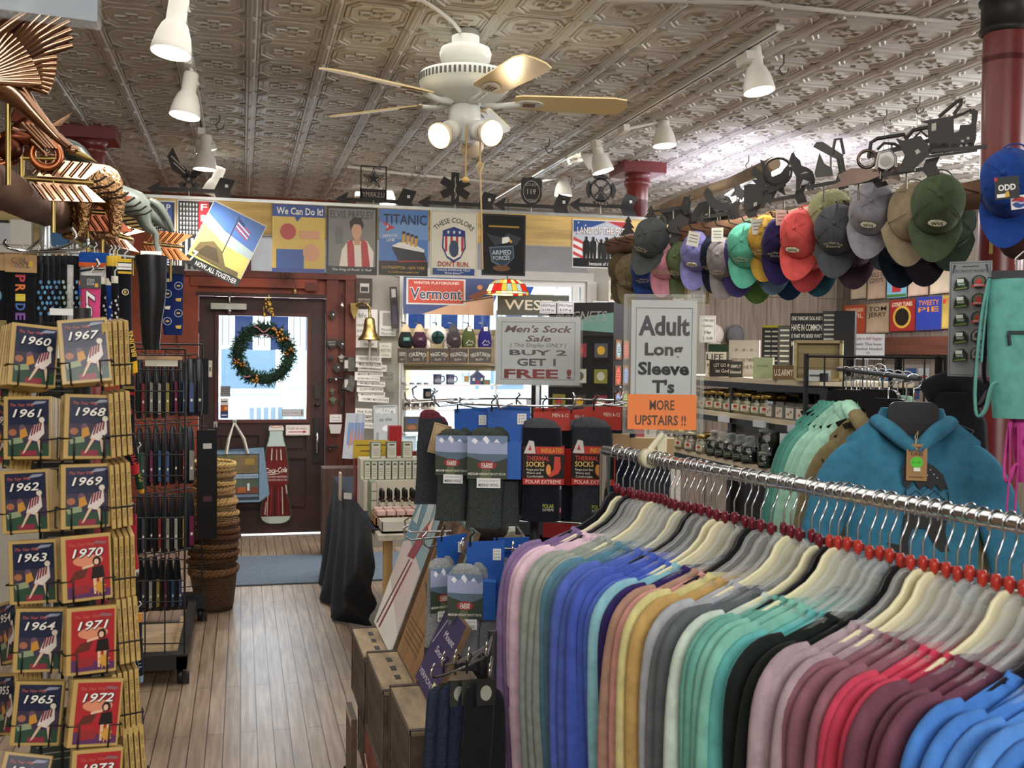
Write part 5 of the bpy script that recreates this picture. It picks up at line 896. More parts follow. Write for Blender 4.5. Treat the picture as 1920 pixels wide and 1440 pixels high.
def dp(s,w,h,t):
    for i,(ch,c) in enumerate(zip('PRIDE',('#b0303a','#d9742e','#d8c23a','#3a62a8','#7a4a98'))): s.txt(ch,-.02*w,-(.30+.125*i)*h,w*.30,'p'+c,w=h*.095,y=-t-.002,rot=-pi/2,bold=.03)
def cool(s): 
    for i,(ch,c) in enumerate(zip('COOL',('#6f3f38','#b5762e','#4a6a48','#7a4a68'))): s.t_(ch,.25+.13*i,.66,.26,'p'+c,.11,bold=.02)
    for i,(ch,c) in enumerate(zip('SOCKS',('#b5762e','#3a5a78','#7a3a38','#4a6a48','#6f3f38'))): s.t_(ch,.22+.12*i,.38,.26,'p'+c,.10,bold=.02)
    s.poly([(.72,.35),(.86,.30),(.9,.6),(.76,.66)],'p#d8b52e')
hang_sock(13,480,66,622,3.02,'f#15161b','black sock lettered pride down its side with brown card',deco=dp,card=('p#b08c5e',34,cool))
def dfl(s,w,h,t): s.disc(0,-.62*h,.22*w,.10*h,'p#4d88a8',-t-.002); s.poly_=0; s.prism([(-.3*w,-.62*h),(-.15*w,-.55*h),(-.15*w,-.69*h)],-t-.002,0,'p#4d88a8',side=False); s.prism(star(0,-.4*h,.15*w),-t-.002,0,'p#c9a84a',side=False)
hang_sock(-28,480,14,600,3.0,'f#15161b','black sock with blue fish at the picture edge',deco=dfl,card=('p#b08c5e',30,lambda s:None))
def dsk(c,ph):
    def f(s,w,h,t):
        for i in range(7): s.disc(.25*w*sin(i*2.1+ph),-(.35+.07*i)*h,.16*w,.025*h,'p'+c,-t-.0015)
    return f
for i,(x,c,m) in enumerate(((70,'#4f86b4','f#15161b'),(82,'#5a9ac0','f#14151a'),(93,'#4f86b4','f#17181d'),(104,'#5a86a4','f#121318'),(116,'#8fae9a','f#15161b'),(128,'#b9bcb8','f#c8c8c4'),(140,'#6a9ac0','f#111217'))): hang_sock(x-9,480,x+10,620,3.05+.03*i,m,('pale grey' if i==5 else 'black')+' novelty sock with blue print, %s in the row after the pride sock'%NTH[i],deco=dsk(c,i),yaw=.6,cuff='f#1c1d22')
def dlf(s,w,h,t): s.txt('Lafl',.0,-.55*h,w*.42,'p#1b1518',w=h*.72,y=-t-.0015,rot=-pi/2,shear=.3,bold=.06); s.txt('Lafl',.0,-.55*h,w*.40,'p#efe9e6',w=h*.68,y=-t-.0025,rot=-pi/2,shear=.3,bold=.02)
def odd(s): s.t_('ODD',.5,.64,.22,'p#d8d8d2',.36); s.t_('SOX',.5,.36,.22,'p#d8d8d2',.36); s.poly([(.7,.1),(.85,.1),(.85,.4),(.7,.4)],'p#d8a52e')
hang_sock(152,520,188,640,2.95,'f#cf4b80','pink sock with white script and yellow band',cuff='f#d8d23a',deco=dlf,card=('p#3a3b3a',24,odd))
hang_sock(150,474,204,560,3.25,'f#e2e2de','white hockey sock with blue and orange bands',cuff='f#1f4fa0',deco=lambda s,w,h,t:[s.prism([(-w*.5,-a*h),(w*.5,-a*h),(w*.5,-b*h),(-w*.5,-b*h)],-t-.002,0,c,side=False) for a,b,c in ((.0,.22,'f#1f4fa0'),(.22,.32,'f#d8663a'),(.62,.72,'f#d8663a'),(.72,.95,'f#1f4fa0'))])
for i,(x,y,c) in enumerate(((193,520,'f#1a1b20'),(205,522,'f#1d3f8a'),(215,518,'f#1a1b20'))): hang_sock(x-7,y,x+8,y+110,3.15,c,('blue' if i==1 else 'black')+' patterned ankle sock, %s behind the pink sock'%NTH[i],yaw=.5,cuff='f#d8d4c4',toe='f#d8d8d4',foot=.6,deco=dsk('#d0d0cc',i))
def dbr(s,w,h,t):
    for a,b,c in ((.0,.03,'f#d8b03a'),(.04,.07,'f#ecebe6'),(.075,.095,'f#ecebe6'),(.11,.13,'f#d8b03a')): s.prism([(-w*.5,-a*h),(w*.5,-a*h),(w*.5,-b*h),(-w*.5,-b*h)],-t-.002,0,c,side=False)
    s.ring(.05*w,-.29*h,.20*w,.25*w,'p#e9e6da',-t-.002); s.txt('B',.05*w,-.29*h,.24*w,'p#d8b03a',y=-t-.003,bold=.03); s.txt('BRUINS',.55*w,-.74*h,w*.34,'p#d8b03a',w=h*.23,y=-t*1.3-.003,rot=-1.4+pi,bold=.03)
hang_sock(222,486,246,700,3.0,'f#14151a','black and gold hockey team sock with yellow toe hanging above the wire grid',cuff='f#14151a',toe='f#e0b02a',foot=.55,deco=dbr,t=.014)
for i,x in enumerate((205,212,219)): hang_sock(x-6,480,x+8,640,3.15+.03*i,'f#16171c','black and gold striped hockey sock, %s behind the gold-toed one'%NTH[i],cuff='f#c9a63a',yaw=.4,foot=.5,toe='f#dad6c4')
def d49(s,w,h,t):
    s.prism([(-w*.5,-.1*h),(w*.5,-.1*h),(w*.5,-.13*h),(-w*.5,-.13*h)],-t-.002,0,'f#8f7a4a',side=False); s.prism([(-w*.5,-.16*h),(w*.5,-.16*h),(w*.5,-.19*h),(-w*.5,-.19*h)],-t-.002,0,'f#a52a30',side=False); s.disc(.0,-.36*h,.32*w,.05*h,'p#a52a30',-t-.002); s.txt('SF',0,-.36*h,.03,'p#e9e2d8',w=.3*w,y=-t-.003); s.txt('49ERS',.35*w,-.80*h,w*.36,'p#b5333a',w=h*.22,y=-t*1.3-.003,rot=-1.3+pi,bold=.02)
hang_sock(228,705,252,890,2.95,'f#15161a','black football sock with red toe hanging below the gold-toed one',cuff='f#2a2520',toe='f#c0303a',foot=.45,deco=d49,t=.014)
hang_sock(252,850,266,925,3.1,'f#21402f','green football sock with yellow toe beside the red-toed one',toe='f#d8a52e',foot=.4,deco=lambda s,w,h,t:s.txt('PATS',.1*w,-.5*h,w*.4,'p#d8c04a',w=h*.4,y=-t-.002,rot=-1.3+pi))
hang_sock(236,965,256,1080,2.85,'f#a82a34','red football sock with white toe beside the spinner',toe='f#e2e0da',foot=.3,deco=lambda s,w,h,t:s.txt('49ERS',.0,-.5*h,w*.4,'p#e8e0d4',w=h*.4,y=-t-.002,rot=-1.4+pi))
hang_sock(252,1150,266,1280,2.8,'f#1c2233','navy team sock with pale blue toe low beside the spinner',cuff='f#d08a2e',toe='f#8fb0cc',foot=.3,deco=lambda s,w,h,t:s.txt('TITANS',.0,-.6*h,w*.4,'p#c8ccd4',w=h*.4,y=-t-.002,rot=-1.4+pi))
hang_sock(2,620,16,705,3.1,'f#a03038','red football sock at the picture edge beside the 1960 pocket',foot=.4)
b=MB(); q=P(120,585,2.92); b.b2((-.036,-.002,-.009),(.036,.001,.009),'p#e3e3e0'); b.b2((-.005,0,-.025),(.005,.002,-.009),'q#d8dada'); b.tube([(0,.0,0),(0,.25,0.02)],.003,'c#b9bcbe',5); tag(b.build('price_channel',loc=q,rz=facing(q)),'white price strip on a chrome peg below the black socks','price holder')
# mannequin calf and fruit socks
c=P(283,658,3.75); g=thing('sock_form','glossy black mannequin calf standing on a wooden block','mannequin leg',c,facing(c)); k=3.75/2000
R=[]
for z,w,x in ((2,30,2),(12,32,0),(50,38,0),(90,46,2),(115,49,3),(140,52,2),(165,57,0),(178,58,0)):
    R.append([V((k*(x+w/2*cos(2*pi*j/20)),k*w*.42*sin(2*pi*j/20),k*z)) for j in range(20)])
MB().loft(R,'g#151517').build('calf',g); MB().lathe([(0,0),(.03,0),(.03,.004)],'p#e0ded8',16,(0,0,k*178)).b2((-.035,-.015,k*178),(.035,.02,k*186),'p#dcdad4').build('top_cap',g)
c=P(300,668,3.8); tag(MB().b2((-.075,-.05,-.012),(.075,.05,.0),'x#a5845c').b2((-.05,-.045,-.035),(.06,.045,-.013),'p#c9c3b4').build('wooden_block',loc=c,rz=facing(c)),'small wooden block under the black mannequin calf','block')
def fruit(s,w,h,t):
    for i in range(4):
        for j in range(2):
            x=(-.25+.5*j)*w; z=-(.2+.2*i+.08*j)*h
            if (i+j)%2: s.ring(x,z,.16*w,.2*w,'p#9aa4b8',-t-.0015,n=14); s.disc(x,z,.09*w,.05*w,'p#c9a86a',-t-.0015)
            else: s.prism([(x-.14*w,z+.05*w),(x+.14*w,z+.08*w),(x+.1*w,z-.1*w),(x-.1*w,z-.08*w)],-t-.0015,0,'p#d8b04a' if i%2 else 'p#d8d4c0',side=False)
hang_sock(305,500,344,628,4.3,'f#1c2c62','navy sock printed with bananas and round badges beside the mannequin calf',deco=fruit,cuff='f#1a2550',card=('p#1a1b20',16,lambda s:s.t_('ODD',.3,.5,.4,'p#8a8a86',.4)))
# ================================================================ wire grid rack on casters with bagged goods
GX,GY=-.35,5.2
gr=thing('grid_rack','black wire grid display on casters hung with bagged goods','display rack',(0,0,0))
def gridpanel(a,b,z0,z1,nx,nz,par,nm='grid_panel',r=.004,col=KW):
    a=V(a); b=V(b); m_=MB()
    for i in range(nx+1): p=a.lerp(b,i/nx); m_.tube([(p.x,p.y,z0),(p.x,p.y,z1)],r*(1.3 if i in (0,nx) else .8),col,5)
    for j in range(nz+1): z=z0+(z1-z0)*j/nz; m_.tube([(a.x,a.y,z),(b.x,b.y,z)],r*(1.3 if j in (0,nz) else .8),col,5)
    return m_.build(nm,par)
p0=PZ(262,1255,.09); p1=PZ(342,1255,.09)
gridpanel((-.52,5.2,0),(-.255,5.17,0),.10,1.57,3,15,gr); gridpanel((-.60,6.25,0),(-.22,6.4,0),.10,1.60,3,14,gr)
MB().b2((-.62,5.15,.08),(-.245,5.22,.15),KW).b2((-.29,5.15,.08),(-.245,6.45,.14),KW).b2((-.62,6.35,.08),(-.2,6.45,.16),KW).b2((-.62,5.15,.08),(-.58,6.45,.14),KW).build('base_frame',gr)
for x,y in ((-.275,5.2),(-.23,6.4),(-.58,5.2)):
    MB().lathe([(0,-.014),(.034,-.014),(.038,-.008),(.038,.008),(.034,.014),(0,.014)],'g#1a1a1c',14).b2((-.012,-.02,.01),(.05,.02,.04),KW).build('caster',gr,M=MX.Translation((x,y,.04))@MX.Rotation(pi/2,4,'Y'))
b=MB(); b.b2((-.55,5.23,.10),(-.30,5.9,.115),'x#b39a78'); b.b2((-.56,5.23,.115),(-.54,5.9,.15),'x#a88f6c'); b.b2((-.31,5.23,.115),(-.29,5.9,.15),'x#a88f6c'); b.b2((-.56,5.22,.115),(-.29,5.24,.15),'x#a88f6c'); tag(b.build('wooden_tray'),'shallow wooden tray on the base of the wire grid rack','tray')
pk=0
def pouch(px,py,d,w,h,c,acc,lab,yaw):
    c_=P(px,py,d); g=thing('bagged_garment',lab,'bagged goods',c_,facing(c_)+yaw,'black bagged goods on the wire grid rack')
    b=MB(); R=[[V((w*q*.5*cos(2*pi*j/10),t*sin(2*pi*j/10),z)) for j in range(10)] for z,q,t in ((0,.6,.004),(-.03,.9,.008),(-h*.4,1,.016),(-h*.8,1,.018),(-h,.85,.006))]; b.loft(R,c); b.build('pouch',g)
    s=MB(); s.prism([(-w*.2,-h*.40),(w*.22,-h*.42),(w*.22,-h*.93),(-w*.2,-h*.93)],-.0205,-.019,acc); s.prism(star(0,-h*.72,w*.16,.5,7),-.0215,-.0205,'p#d8d2c0'); s.build('insert_card',g)
    MB().tube([(0,.005,0),(0,.005,.02),(0,.04,.03)],.003,KW,5).build('hook',g)
ACC=('g#6e2a2c','g#8a7a3e','g#3c4c6e','g#77746c','g#5e2440','g#1d1e22','g#8a877e','g#2c4a60')
tl=((1.45,'top'),(1.03,'second'),(.62,'third'),(.42,'lowest'))
for ti,(py0,nm,n) in enumerate(((672,'top',8),(800,'second',7),(925,'third',7),(1045,'lowest',6))):
    for i in range(n):
        x=262+i*(15.5 if ti!=3 else 14); pouch(x,py0+RN.uniform(-2,2),5.3+.05*i,.055+.01*(i>5),.30 if ti<3 else .27,'g#141417',ACC[(i*3+ti)%8] if i>0 or ti==0 else 'p#2a2c30','black bagged item, %s from the spinner in the %s tier of the wire grid'%(NTH[i],nm),.9 if i<6 else .6)
for i,(x,y) in enumerate(((372,672),(388,806),(388,905))):
    c_=P(x,y,6.1); g=thing('bagged_garment','large black pouch hung at the door side of the wire grid, '+('uppermost','middle one','lowest')[i],'bagged goods',c_,facing(c_)+.2,'black bagged goods on the wire grid rack'); k=6.1/2000
    b=MB(); b.prism(rrect(-18*k,-105*k,18*k,0,.01),-.012,.012,'g#1a1b1e'); b.build('pouch',g,bev=.004); s=SG(16*k,10*k,'p#c8c6c0' if i==1 else 'p#4a2a2e',.001); s.build('insert_card',g,loc=(0,-.014,-30*k)); MB().tube([(0,0,0),(0,0,.02),(-.1,.0,.03)],.003,KW,5).build('hook',g)
for z in (1.54,1.20,.86,.55): MB().tube([(-.55,5.32,z),(-.25,5.7,z)],.004,KW,5).build('hang_bar',gr)
# ================================================================ carved log beam with copper weathervanes
la,lb=P(-60,322,2.45),P(228,458,4.35)
g=thing('log_beam','rough dark hewn log beam carrying the copper weathervanes','beam',((la+lb)/2))
R=[]; L_=lb-la; ux=L_.normalized(); uy=V((0,0,1)).cross(ux).normalized(); uz=ux.cross(uy)
for i in range(25):
    p=la.lerp(lb,i/24)-(la+lb)/2; r=.050
    R.append([p+uy*(r*(1+RN.uniform(-.10,.10))*cos(2*pi*j/16))+uz*(r*(1.05+RN.uniform(-.12,.08))*sin(2*pi*j/16)) for j in range(16)])
MB().loft(R,'r#5a3c26').build('log',g)
for p in (V((-.45,3.15,0)),):
    pass
for i in range(12):
    p=la.lerp(lb,(i+4)/17); MB().tube([p-(la+lb)/2+V((.05,0,.03)),p-(la+lb)/2+V((.20,-.03,.05)),p-(la+lb)/2+V((.22,-.03,.065))],.0032,'m#4a443e',5).build('spike',g)
COP,BRS,VER='c#98745c','m#9a8450','g#697068'
def vane(lab,c,fn,cat='weathervane'):
    g=thing('copper_weathervane',lab,cat,c,facing(c),'copper weathervanes along the log beam'); fn(g); return g
def ar_feather(b,x0,x1,z,h,m):   # fletching with slanted ribs; arrow pointing to -x
    s=1 if x1>x0 else -1
    for sg in (-1,1):
        b.prism([(x0,z+sg*.008),(x0+s*.03,z+sg*h),(x1,z+sg*h*.92),(x1-s*.05,z+sg*.008)],-.006,.006,m)
        n=6
        for i in range(n): t=i/n; xa=x0+(x1-x0)*(.12+.80*t); b.tube([(xa-s*.03,-.008,z+sg*.012),(xa,-.008,z+sg*h*.95)],.005,m,5)
k=1/2000
def goose(g):
    K=2.55*k; b=MB()
    b.tube(spl([(-60*K,0,40*K),(0,0,25*K),(40*K,-.01,-15*K),(80*K,-.02,-58*K),(106*K,-.03,-80*K)],4),sp1([.03,.036,.022,.012,.011],4),COP,12); b.ball((112*K,-.03,-85*K),(.018,.013,.012),COP,12,8); b.loft([[V((118*K+.003*cos(2*pi*j/8)*a,-.03+.008*a*cos(2*pi*j/8),-88*K+.008*a*sin(2*pi*j/8))) + V((x,0,-x*.45)) for j in range(8)] for x,a in ((0,1.3),(.025,.9),(.045,.2))],BRS); b.build('body',g)
    wg=MB(); root=V((-30*K,-.02,25*K))
    for i in range(17):
        t=i/16; a=rad(58-62*t); Ln=(.26-.13*t) if i<9 else (.20-.09*t); st=V((-34*K+18*K*t,-.025+.002*i,(62-32*t)*K)); e=st+V((cos(a)*Ln,-.01,sin(a)*Ln))
        wg.tube(spl([st,st.lerp(e,.5)+V((.006,0,.012)),e],3),sp1([.004,.005,.0025],3),COP,6,fl=3.2)
    for i in range(14):
        t=i/13; a=rad(62-60*t); st=V((-44*K+22*K*t,-.035,(60-30*t)*K)); e=st+V((cos(a)*.10,-.008,sin(a)*.10)); wg.tube([st,st.lerp(e,.6),e],[.004,.005,.003],COP,6,fl=2.8)
    wg.tube(spl([(-70*K,-.02,55*K),(-20*K,-.03,115*K),(40*K,-.035,168*K),(75*K,-.035,185*K)],4),sp1([.03,.022,.014,.006],4),COP,8); wg.build('wing',g)
    MB().tube([(0,0,20*K),(0,0,-.2)],.007,BRS,6).build('rod',g)
vane('polished copper flying goose weathervane with spread wing, highest on the log beam',P(15,190,2.55),goose)
def eagle(g):
    K=3.0*k; b=MB(); b.tube(spl([(-30*K,0,-60*K),(0,0,-20*K),(20*K,0,20*K)],4),sp1([.03,.045,.02],4),'m#7a4a34',10); b.build('body',g); wg=MB()
    for i in range(12): t=i/11; wg.tube([(-20*K+2*i*K,.01*t,10*K),(-5*K+ (18+t*8)*K,0,(95-62*t)*K)],[.012,.006],'m#5c3428',6,fl=.5)
    for i in range(9): t=i/8; wg.tube([(10*K,.02,-20*K+3*i*K),((86-18*t)*K,.02,(40-26*t)*K)],[.012,.004],COP,6,fl=.5)
    wg.build('wing',g); MB().tube([(0,0,-40*K),(0,0,-110*K)],.006,BRS,6).build('rod',g)
vane('dark copper eagle weathervane with raised wings behind the goose',P(42,240,3.0),eagle)
def motor(g):
    K=2.8*k; b=MB()
    for x,r in ((22,25),(-60,25)):
        b.tube([(x*K+r*K*cos(t),0,r*K*sin(t)) for t in [2*pi*i/24 for i in range(24)]],.009,'m#b06a44',8,closed=True); b.tube([(x*K+r*.7*K*cos(t),0,r*.7*K*sin(t)) for t in [2*pi*i/20 for i in range(20)]],.004,COP,6,closed=True)
        for i in range(8): t=pi*i/4; b.tube([(x*K,0,0),(x*K+r*K*cos(t),0,r*K*sin(t))],.003,COP,5)
    b.build('wheel',g); f=MB(); f.tube(spl([(22*K,-.012,0),(-10*K,-.012,30*K),(-35*K,-.012,40*K)],3),.008,COP,8); f.tube([(22*K,.012,0),(-15*K,.012,50*K)],.006,BRS,8); f.ball((-22*K,0,28*K),(.05,.025,.022),'m#7a4632',12,8); f.ball((-40*K,0,6*K),(.035,.03,.035),'m#5c3428',12,8)
    for i in range(4): f.tube([(-20*K+8*i*K,-.02,52*K),(22*K+6*i*K,-.02,10*K)],.006,COP,6)
    f.tube([(-90*K,0,-15*K),(40*K,0,-6*K)],.006,BRS,6); f.build('motor_frame',g); MB().tube([(-20*K,0,0),(-20*K,0,-.14)],.006,BRS,6).build('rod',g)
vane('copper motorcycle weathervane with spoked wheel under the goose neck',P(62,288,2.8),motor)
def arrowv(L0,L1,h,m=COP,tilt=0):
    def f(g):
        b=MB(); b.M=MX.Rotation(tilt,4,'Y'); b.tube([(-L0,0,0),(L1,0,0)],.0065,BRS,8); b.build('shaft',g); b=MB(); b.M=MX.Rotation(tilt,4,'Y'); ar_feather(b,L1-.14,L1+.03,0,h,m); b.build('fletching',g); MB().tube([(0,0,0),(0,0,-.14)],.006,BRS,6).build('rod',g)
    return f
vane('copper arrow with broad ribbed fletching in front of the bronze bear',P(100,338,2.85),arrowv(.14,.10,.055))
vane('slim dark copper arrow under the bronze bear',P(165,397,3.3),arrowv(.12,.10,.06,'m#7a4632'))
vane('long brass arrow shaft slanting down past the bear paws',P(215,440,3.6),arrowv(.20,.06,.04,COP,.24))
vane('copper arrow with round-edged fletching pointing at the battle poster',P(320,461,4.2),arrowv(.10,.05,.055,'m#b5764a',.06))
def bear(g):
    K=3.3*k; b=MB(); n=16
    def rg(x,z,rx,rz): return [V((x*K+rx*K*.35*cos(2*pi*j/n)*0,rx*K*cos(2*pi*j/n),z*K+rz*K*sin(2*pi*j/n))) for j in range(n)]
    R=[[V((x*K,rx*K*cos(2*pi*j/n),z*K+rz*K*sin(2*pi*j/n))) for j in range(n)] for x,z,rx,rz in ((-62,10,12,12),(-52,14,22,22),(-35,12,28,30),(-10,6,32,38),(12,0,34,42),(26,-4,30,38),(36,-8,16,22))]
    b.loft(R,'h#b08a62'); b.ball((-66,12,0) and (-66*K,0,20*K),(22*K,18*K,18*K),'h#b08a62',12,8); b.ball((-84*K,0,14*K),(11*K,9*K,8*K),'h#a07a55',10,6)
    for y in (-1,1): b.ball((-60*K,y*12*K,38*K),(5*K,4*K,6*K),'h#a07a55',8,6)
    b.build('body',g)
    for x,y,dz in ((22,-18,0),(10,18,0),(-34,-16,0),(-46,16,0)):
        l=MB(); l.tube(spl([(x*K,y*K,-10*K),(x*K+2*K,y*K,-45*K),(x*K,y*K,-78*K),(x*K-3*K,y*K,-90*K)],3),sp1([22*K,15*K,11*K,9*K],3),'h#b08a62',10); l.ball((x*K-10*K,y*K,-92*K),(16*K,9*K,7*K),'h#a07a55',10,6); l.build('leg',g)
    MB().tube([(0,0,-92*K),(0,0,-130*K)],.006,BRS,6).build('rod',g)
vane('hammered copper bear weathervane walking toward the aisle end of the log',P(192,352,3.3),bear)
def horse(g):
    K=3.7*k; n=14; b=MB()
    R=[[V((x*K,rx*K*cos(2*pi*j/n),z*K+rz*K*sin(2*pi*j/n))) for j in range(n)] for x,z,rx,rz in ((-70,40,10,12),(-55,34,18,20),(-30,18,22,26),(0,6,24,28),(16,0,24,28),(30,-6,14,20))]
    b.loft(R,VER); b.tube(spl([(-62*K,0,42*K),(-84*K,0,66*K),(-100*K,0,76*K)],3),sp1([14*K,10*K,8*K],3),VER,10); b.ball((-108*K,0,74*K),(16*K,8*K,8*K),VER,10,6); b.build('body',g)
    for pts in ([(16,-10,-10),(24,-10,-35),(40,-10,-50),(42,-10,-70),(48,-10,-88)],[(22,10,-6),(44,10,-20),(58,10,-34),(70,10,-40)],[(-40,-8,0),(-60,-8,-10),(-66,-8,-24)],[(-36,8,0),(-52,8,-6),(-60,8,-20)]):
        l=MB(); l.tube(spl([tuple(v*K for v in p) for p in pts],3),sp1([17*K,11*K,6*K,5*K,6*K][:len(pts)],3),VER,8); l.build('leg',g)
    MB().tube(spl([(28*K,0,14*K),(46*K,0,4*K),(62*K,0,-20*K),(72*K,0,-42*K)],3),sp1([6*K,8*K,6*K,3*K],3),VER,8).build('tail',g); MB().tube([(-80*K,0,-92*K),(60*K,0,-100*K)],.008,VER,8).tube([(0,0,-95*K),(0,0,-130*K)],.006,BRS,6).build('rod',g)
vane('verdigris horse weathervane, its hindquarters and legs beside the police flag',P(250,388,3.75),horse)
def smallbird(g):
    K=3.6*k; b=MB(); b.tube(spl([(-30*K,0,20*K),(0,0,0),(40*K,0,-34*K)],4),sp1([12*K,20*K,3*K],4),'m#4a5450',10); b.ball((-34*K,0,26*K),(14*K,11*K,12*K),'m#4a5450',10,6); b.build('body',g); MB().tube([(0,0,0),(0,0,-60*K)],.005,BRS,6).build('rod',g)
vane('dark verdigris bird weathervane in front of the red column capital',P(145,290,3.6),smallbird)
# hanging white card in the top corner, wall shelf sign
c=P(80,-12,1.75); g=thing('hanging_sign','white sheet in a clear sleeve hanging in the top corner','sign',c,facing(c)); k2=1.75/2000
s=SG(192*k2,92*k2,'p#c4cbd6',.001); s.t_('~',.4,.42,.13,'p#8f9aae',.7); s.build('paper_sheet',g,loc=(0,0,.006)); MB().prism(rrect(-103*k2,-54*k2,103*k2,50*k2,.004),-.003,-.0025,'t#fbfcfc').prism(rrect(-103*k2,-54*k2,103*k2,50*k2,.004),.003,.0035,'q#d4d6d6').build('plastic_sleeve',g); MB().tube([(0,0,50*k2),(0,0,CZ-c.z)],.0012,'m#8a8a88',4).build('wire',g)
sheet('wall_sign','black sign with white lettering high behind the log beam','sign',(-40,412,16,446),6.0,'p#1c2024',lambda s:[s.t_('SEAL',.74,.78,.22,'p#c8ccc8',.42),s.t_('G',.8,.48,.22,'p#c8ccc8',.2),s.t_('TRADE CO.',.68,.2,.16,'p#c8ccc8',.5)])
a,b_=PY(-60,440,6.05),PY(330,452,6.05); tag(MB().b2((a.x-.2,6.06,1.62),(-.75,6.10,2.28),'x#b5a06a').b2((a.x-.2,6.0,2.06),(-.78,6.12,2.10),'p#d8d4c8').b2((a.x-.2,6.0,0),(-.95,6.2,1.62),'p#bdb8ac').build('wall_shelf'),'pine backed shelf unit with white ledge behind the sock rack','shelf')
for i,(px,c) in enumerate(((10,'p#c9ccd0'),(45,'p#dedbd2'),(110,'p#3a6a9a'),(175,'p#8fa8a8'),(200,'p#d9d5cc'),(215,'g#2a2c30'))):
    q=P(px,470,5.6); tag(MB().b2((-.05,-.04,0),(.05,.04,.11+.02*(i%3)),c).build('boxed_gift',loc=V((q.x,6.02,2.10)) ,bev=.003),'boxed item on the white ledge behind the sock rack, %s from the picture edge'%NTH[i],'box','boxed items on the white ledge')
# ================================================================ hat beam on the aisle side
ha,hb=V((2.36,2.95,2.10)),V((1.90,5.35,2.14))
hd=(hb-ha).normalized(); 
g=thing('hat_beam','rough brown log beam hung with caps and topped with steel weathervanes','beam',((ha+hb)/2)); R=[]
for i in range(29):
    p=ha.lerp(hb,i/28)-(ha+hb)/2; uy=V((hd.y,-hd.x,0)); r=.048
    R.append([p+uy*(r*(1+RN.uniform(-.15,.15))*cos(2*pi*j/14))+V((0,0,r*(1+RN.uniform(-.15,.12))*sin(2*pi*j/14))) for j in range(14)])
MB().loft(R,'r#6a4a34').build('log',g)
for i in range(26):
    p=ha.lerp(hb,(i+.5)/26)-(ha+hb)/2; q=p+V((-hd.y*.05,hd.x*.05,.0)); MB().tube([q,q+V((-.07,-.01,.01)),q+V((-.08,-.01,.03))],.003,'m#55504a',5).build('hat_peg',g)
HATI=[0]
def cap(px,py,d,col,lab,yaw=0,tip=0,roll=0,brim=None,emb=('WVS','#e0d8b8'),script=True,s=1.0,pitch=0):
    # baseball cap hanging from its strap: crown towards the viewer, brim pointing down; px,py is the middle of the crown
    c=P(px,py,d); M=MX.Translation(c)@MX.Rotation(facing(c)+yaw,4,'Z')@MX.Rotation(roll,4,'Y')@MX.Rotation(pitch,4,'X')@MX.Scale(s,4)
    g=thing('baseball_cap',lab,'cap',M=M,group='caps hung along the log beam'); m='f'+col; mb='f'+(brim or col)
    a,bq,dp=.080,.095,.120; b=MB(); n=24; R=[]
    for i in range(10):
        t=i/9*pi/2; rr=cos(t)**.75 if i<9 else 0.02
        sink=.012*sin(HATI[0]*1.7+i)*sin(t*2)
        R.append([V((a*rr*cos(2*pi*j/n)*(1+.05*sin(3*2*pi*j/n+HATI[0])),-dp*sin(t)**1.1+sink*sin(2*pi*j/n+HATI[0]),bq*rr*sin(2*pi*j/n)+.012*sin(t))) for j in range(n)])
    R=[[V((p.x*.97,p.y+.012,p.z*.97)) for p in R[0]]]+R
    b.loft(R,m,cap=False); b.add(R[-1],[tuple(range(n))],m); b.build('crown',g)
    sm_=MB()
    for k in range(6):
        q=2*pi*k/6+pi/6; sm_.tube([V((a*cos(t)**.75*cos(q)*1.01,-dp*sin(t)**1.1-.001,bq*cos(t)**.75*sin(q)*1.01+.012*sin(t))) for t in [.05+1.4*i/8 for i in range(9)]],.0016,m,4)
    sm_.build('seam',g); MB().ball((0,-dp-.003,.013),(.008,.005,.008),m,8,5).build('top_button',g)
    b=MB()
    def bf(off):
        def fn(u,v):
            t=(u-.5)*2; an=-pi/2+t*1.12; x=a*cos(an)*1.0; z=bq*sin(an); ex=.085*v*cos(t*1.25); y=-.004-.030*v*(1-t*t)+ .022*t*t*v
            return V((x*(1+.12*v),y+off,z-ex))
        return fn
    b.grid(bf(-.002),14,5,mb); b.grid(lambda u,v: bf(.003)(1-u,v),14,5,mb); b.build('brim',g)
    e=MB()
    if emb:
        y=-.072
        e.M=MX.Translation((0,-.094,-.062))@MX.Rotation(rad(42),4,'X')
        if emb[0]=='WVS': e.prism(ell(0,.0,.026,.011,18),-.010,-.006,'p'+emb[1]); e.txt('WVS',0,0,.011,'p#2a2a24',w=.034,y=-.0115,bold=.02)
        else: e.txt(emb[0],0,0,.011,'p'+emb[1],w=.05,y=-.010,shear=.2)
        if script: e.txt('The Village Store',0,.016,.010,'p'+('#3c3a34' if emb[0]=='WVS' else emb[1]),w=.07,y=-.010,shear=.2,arc=.06)
        e.build('embroidery',g)
    b=MB(); b.tube(spl([(-a*.6,.01,bq*.75),(-.02,.02,bq*1.15),(.02,.02,bq*1.15),(a*.6,.01,bq*.75)],4),.006,m,6,fl=.4); b.build('strap',g); HATI[0]+=1; return g
w_='WVS'
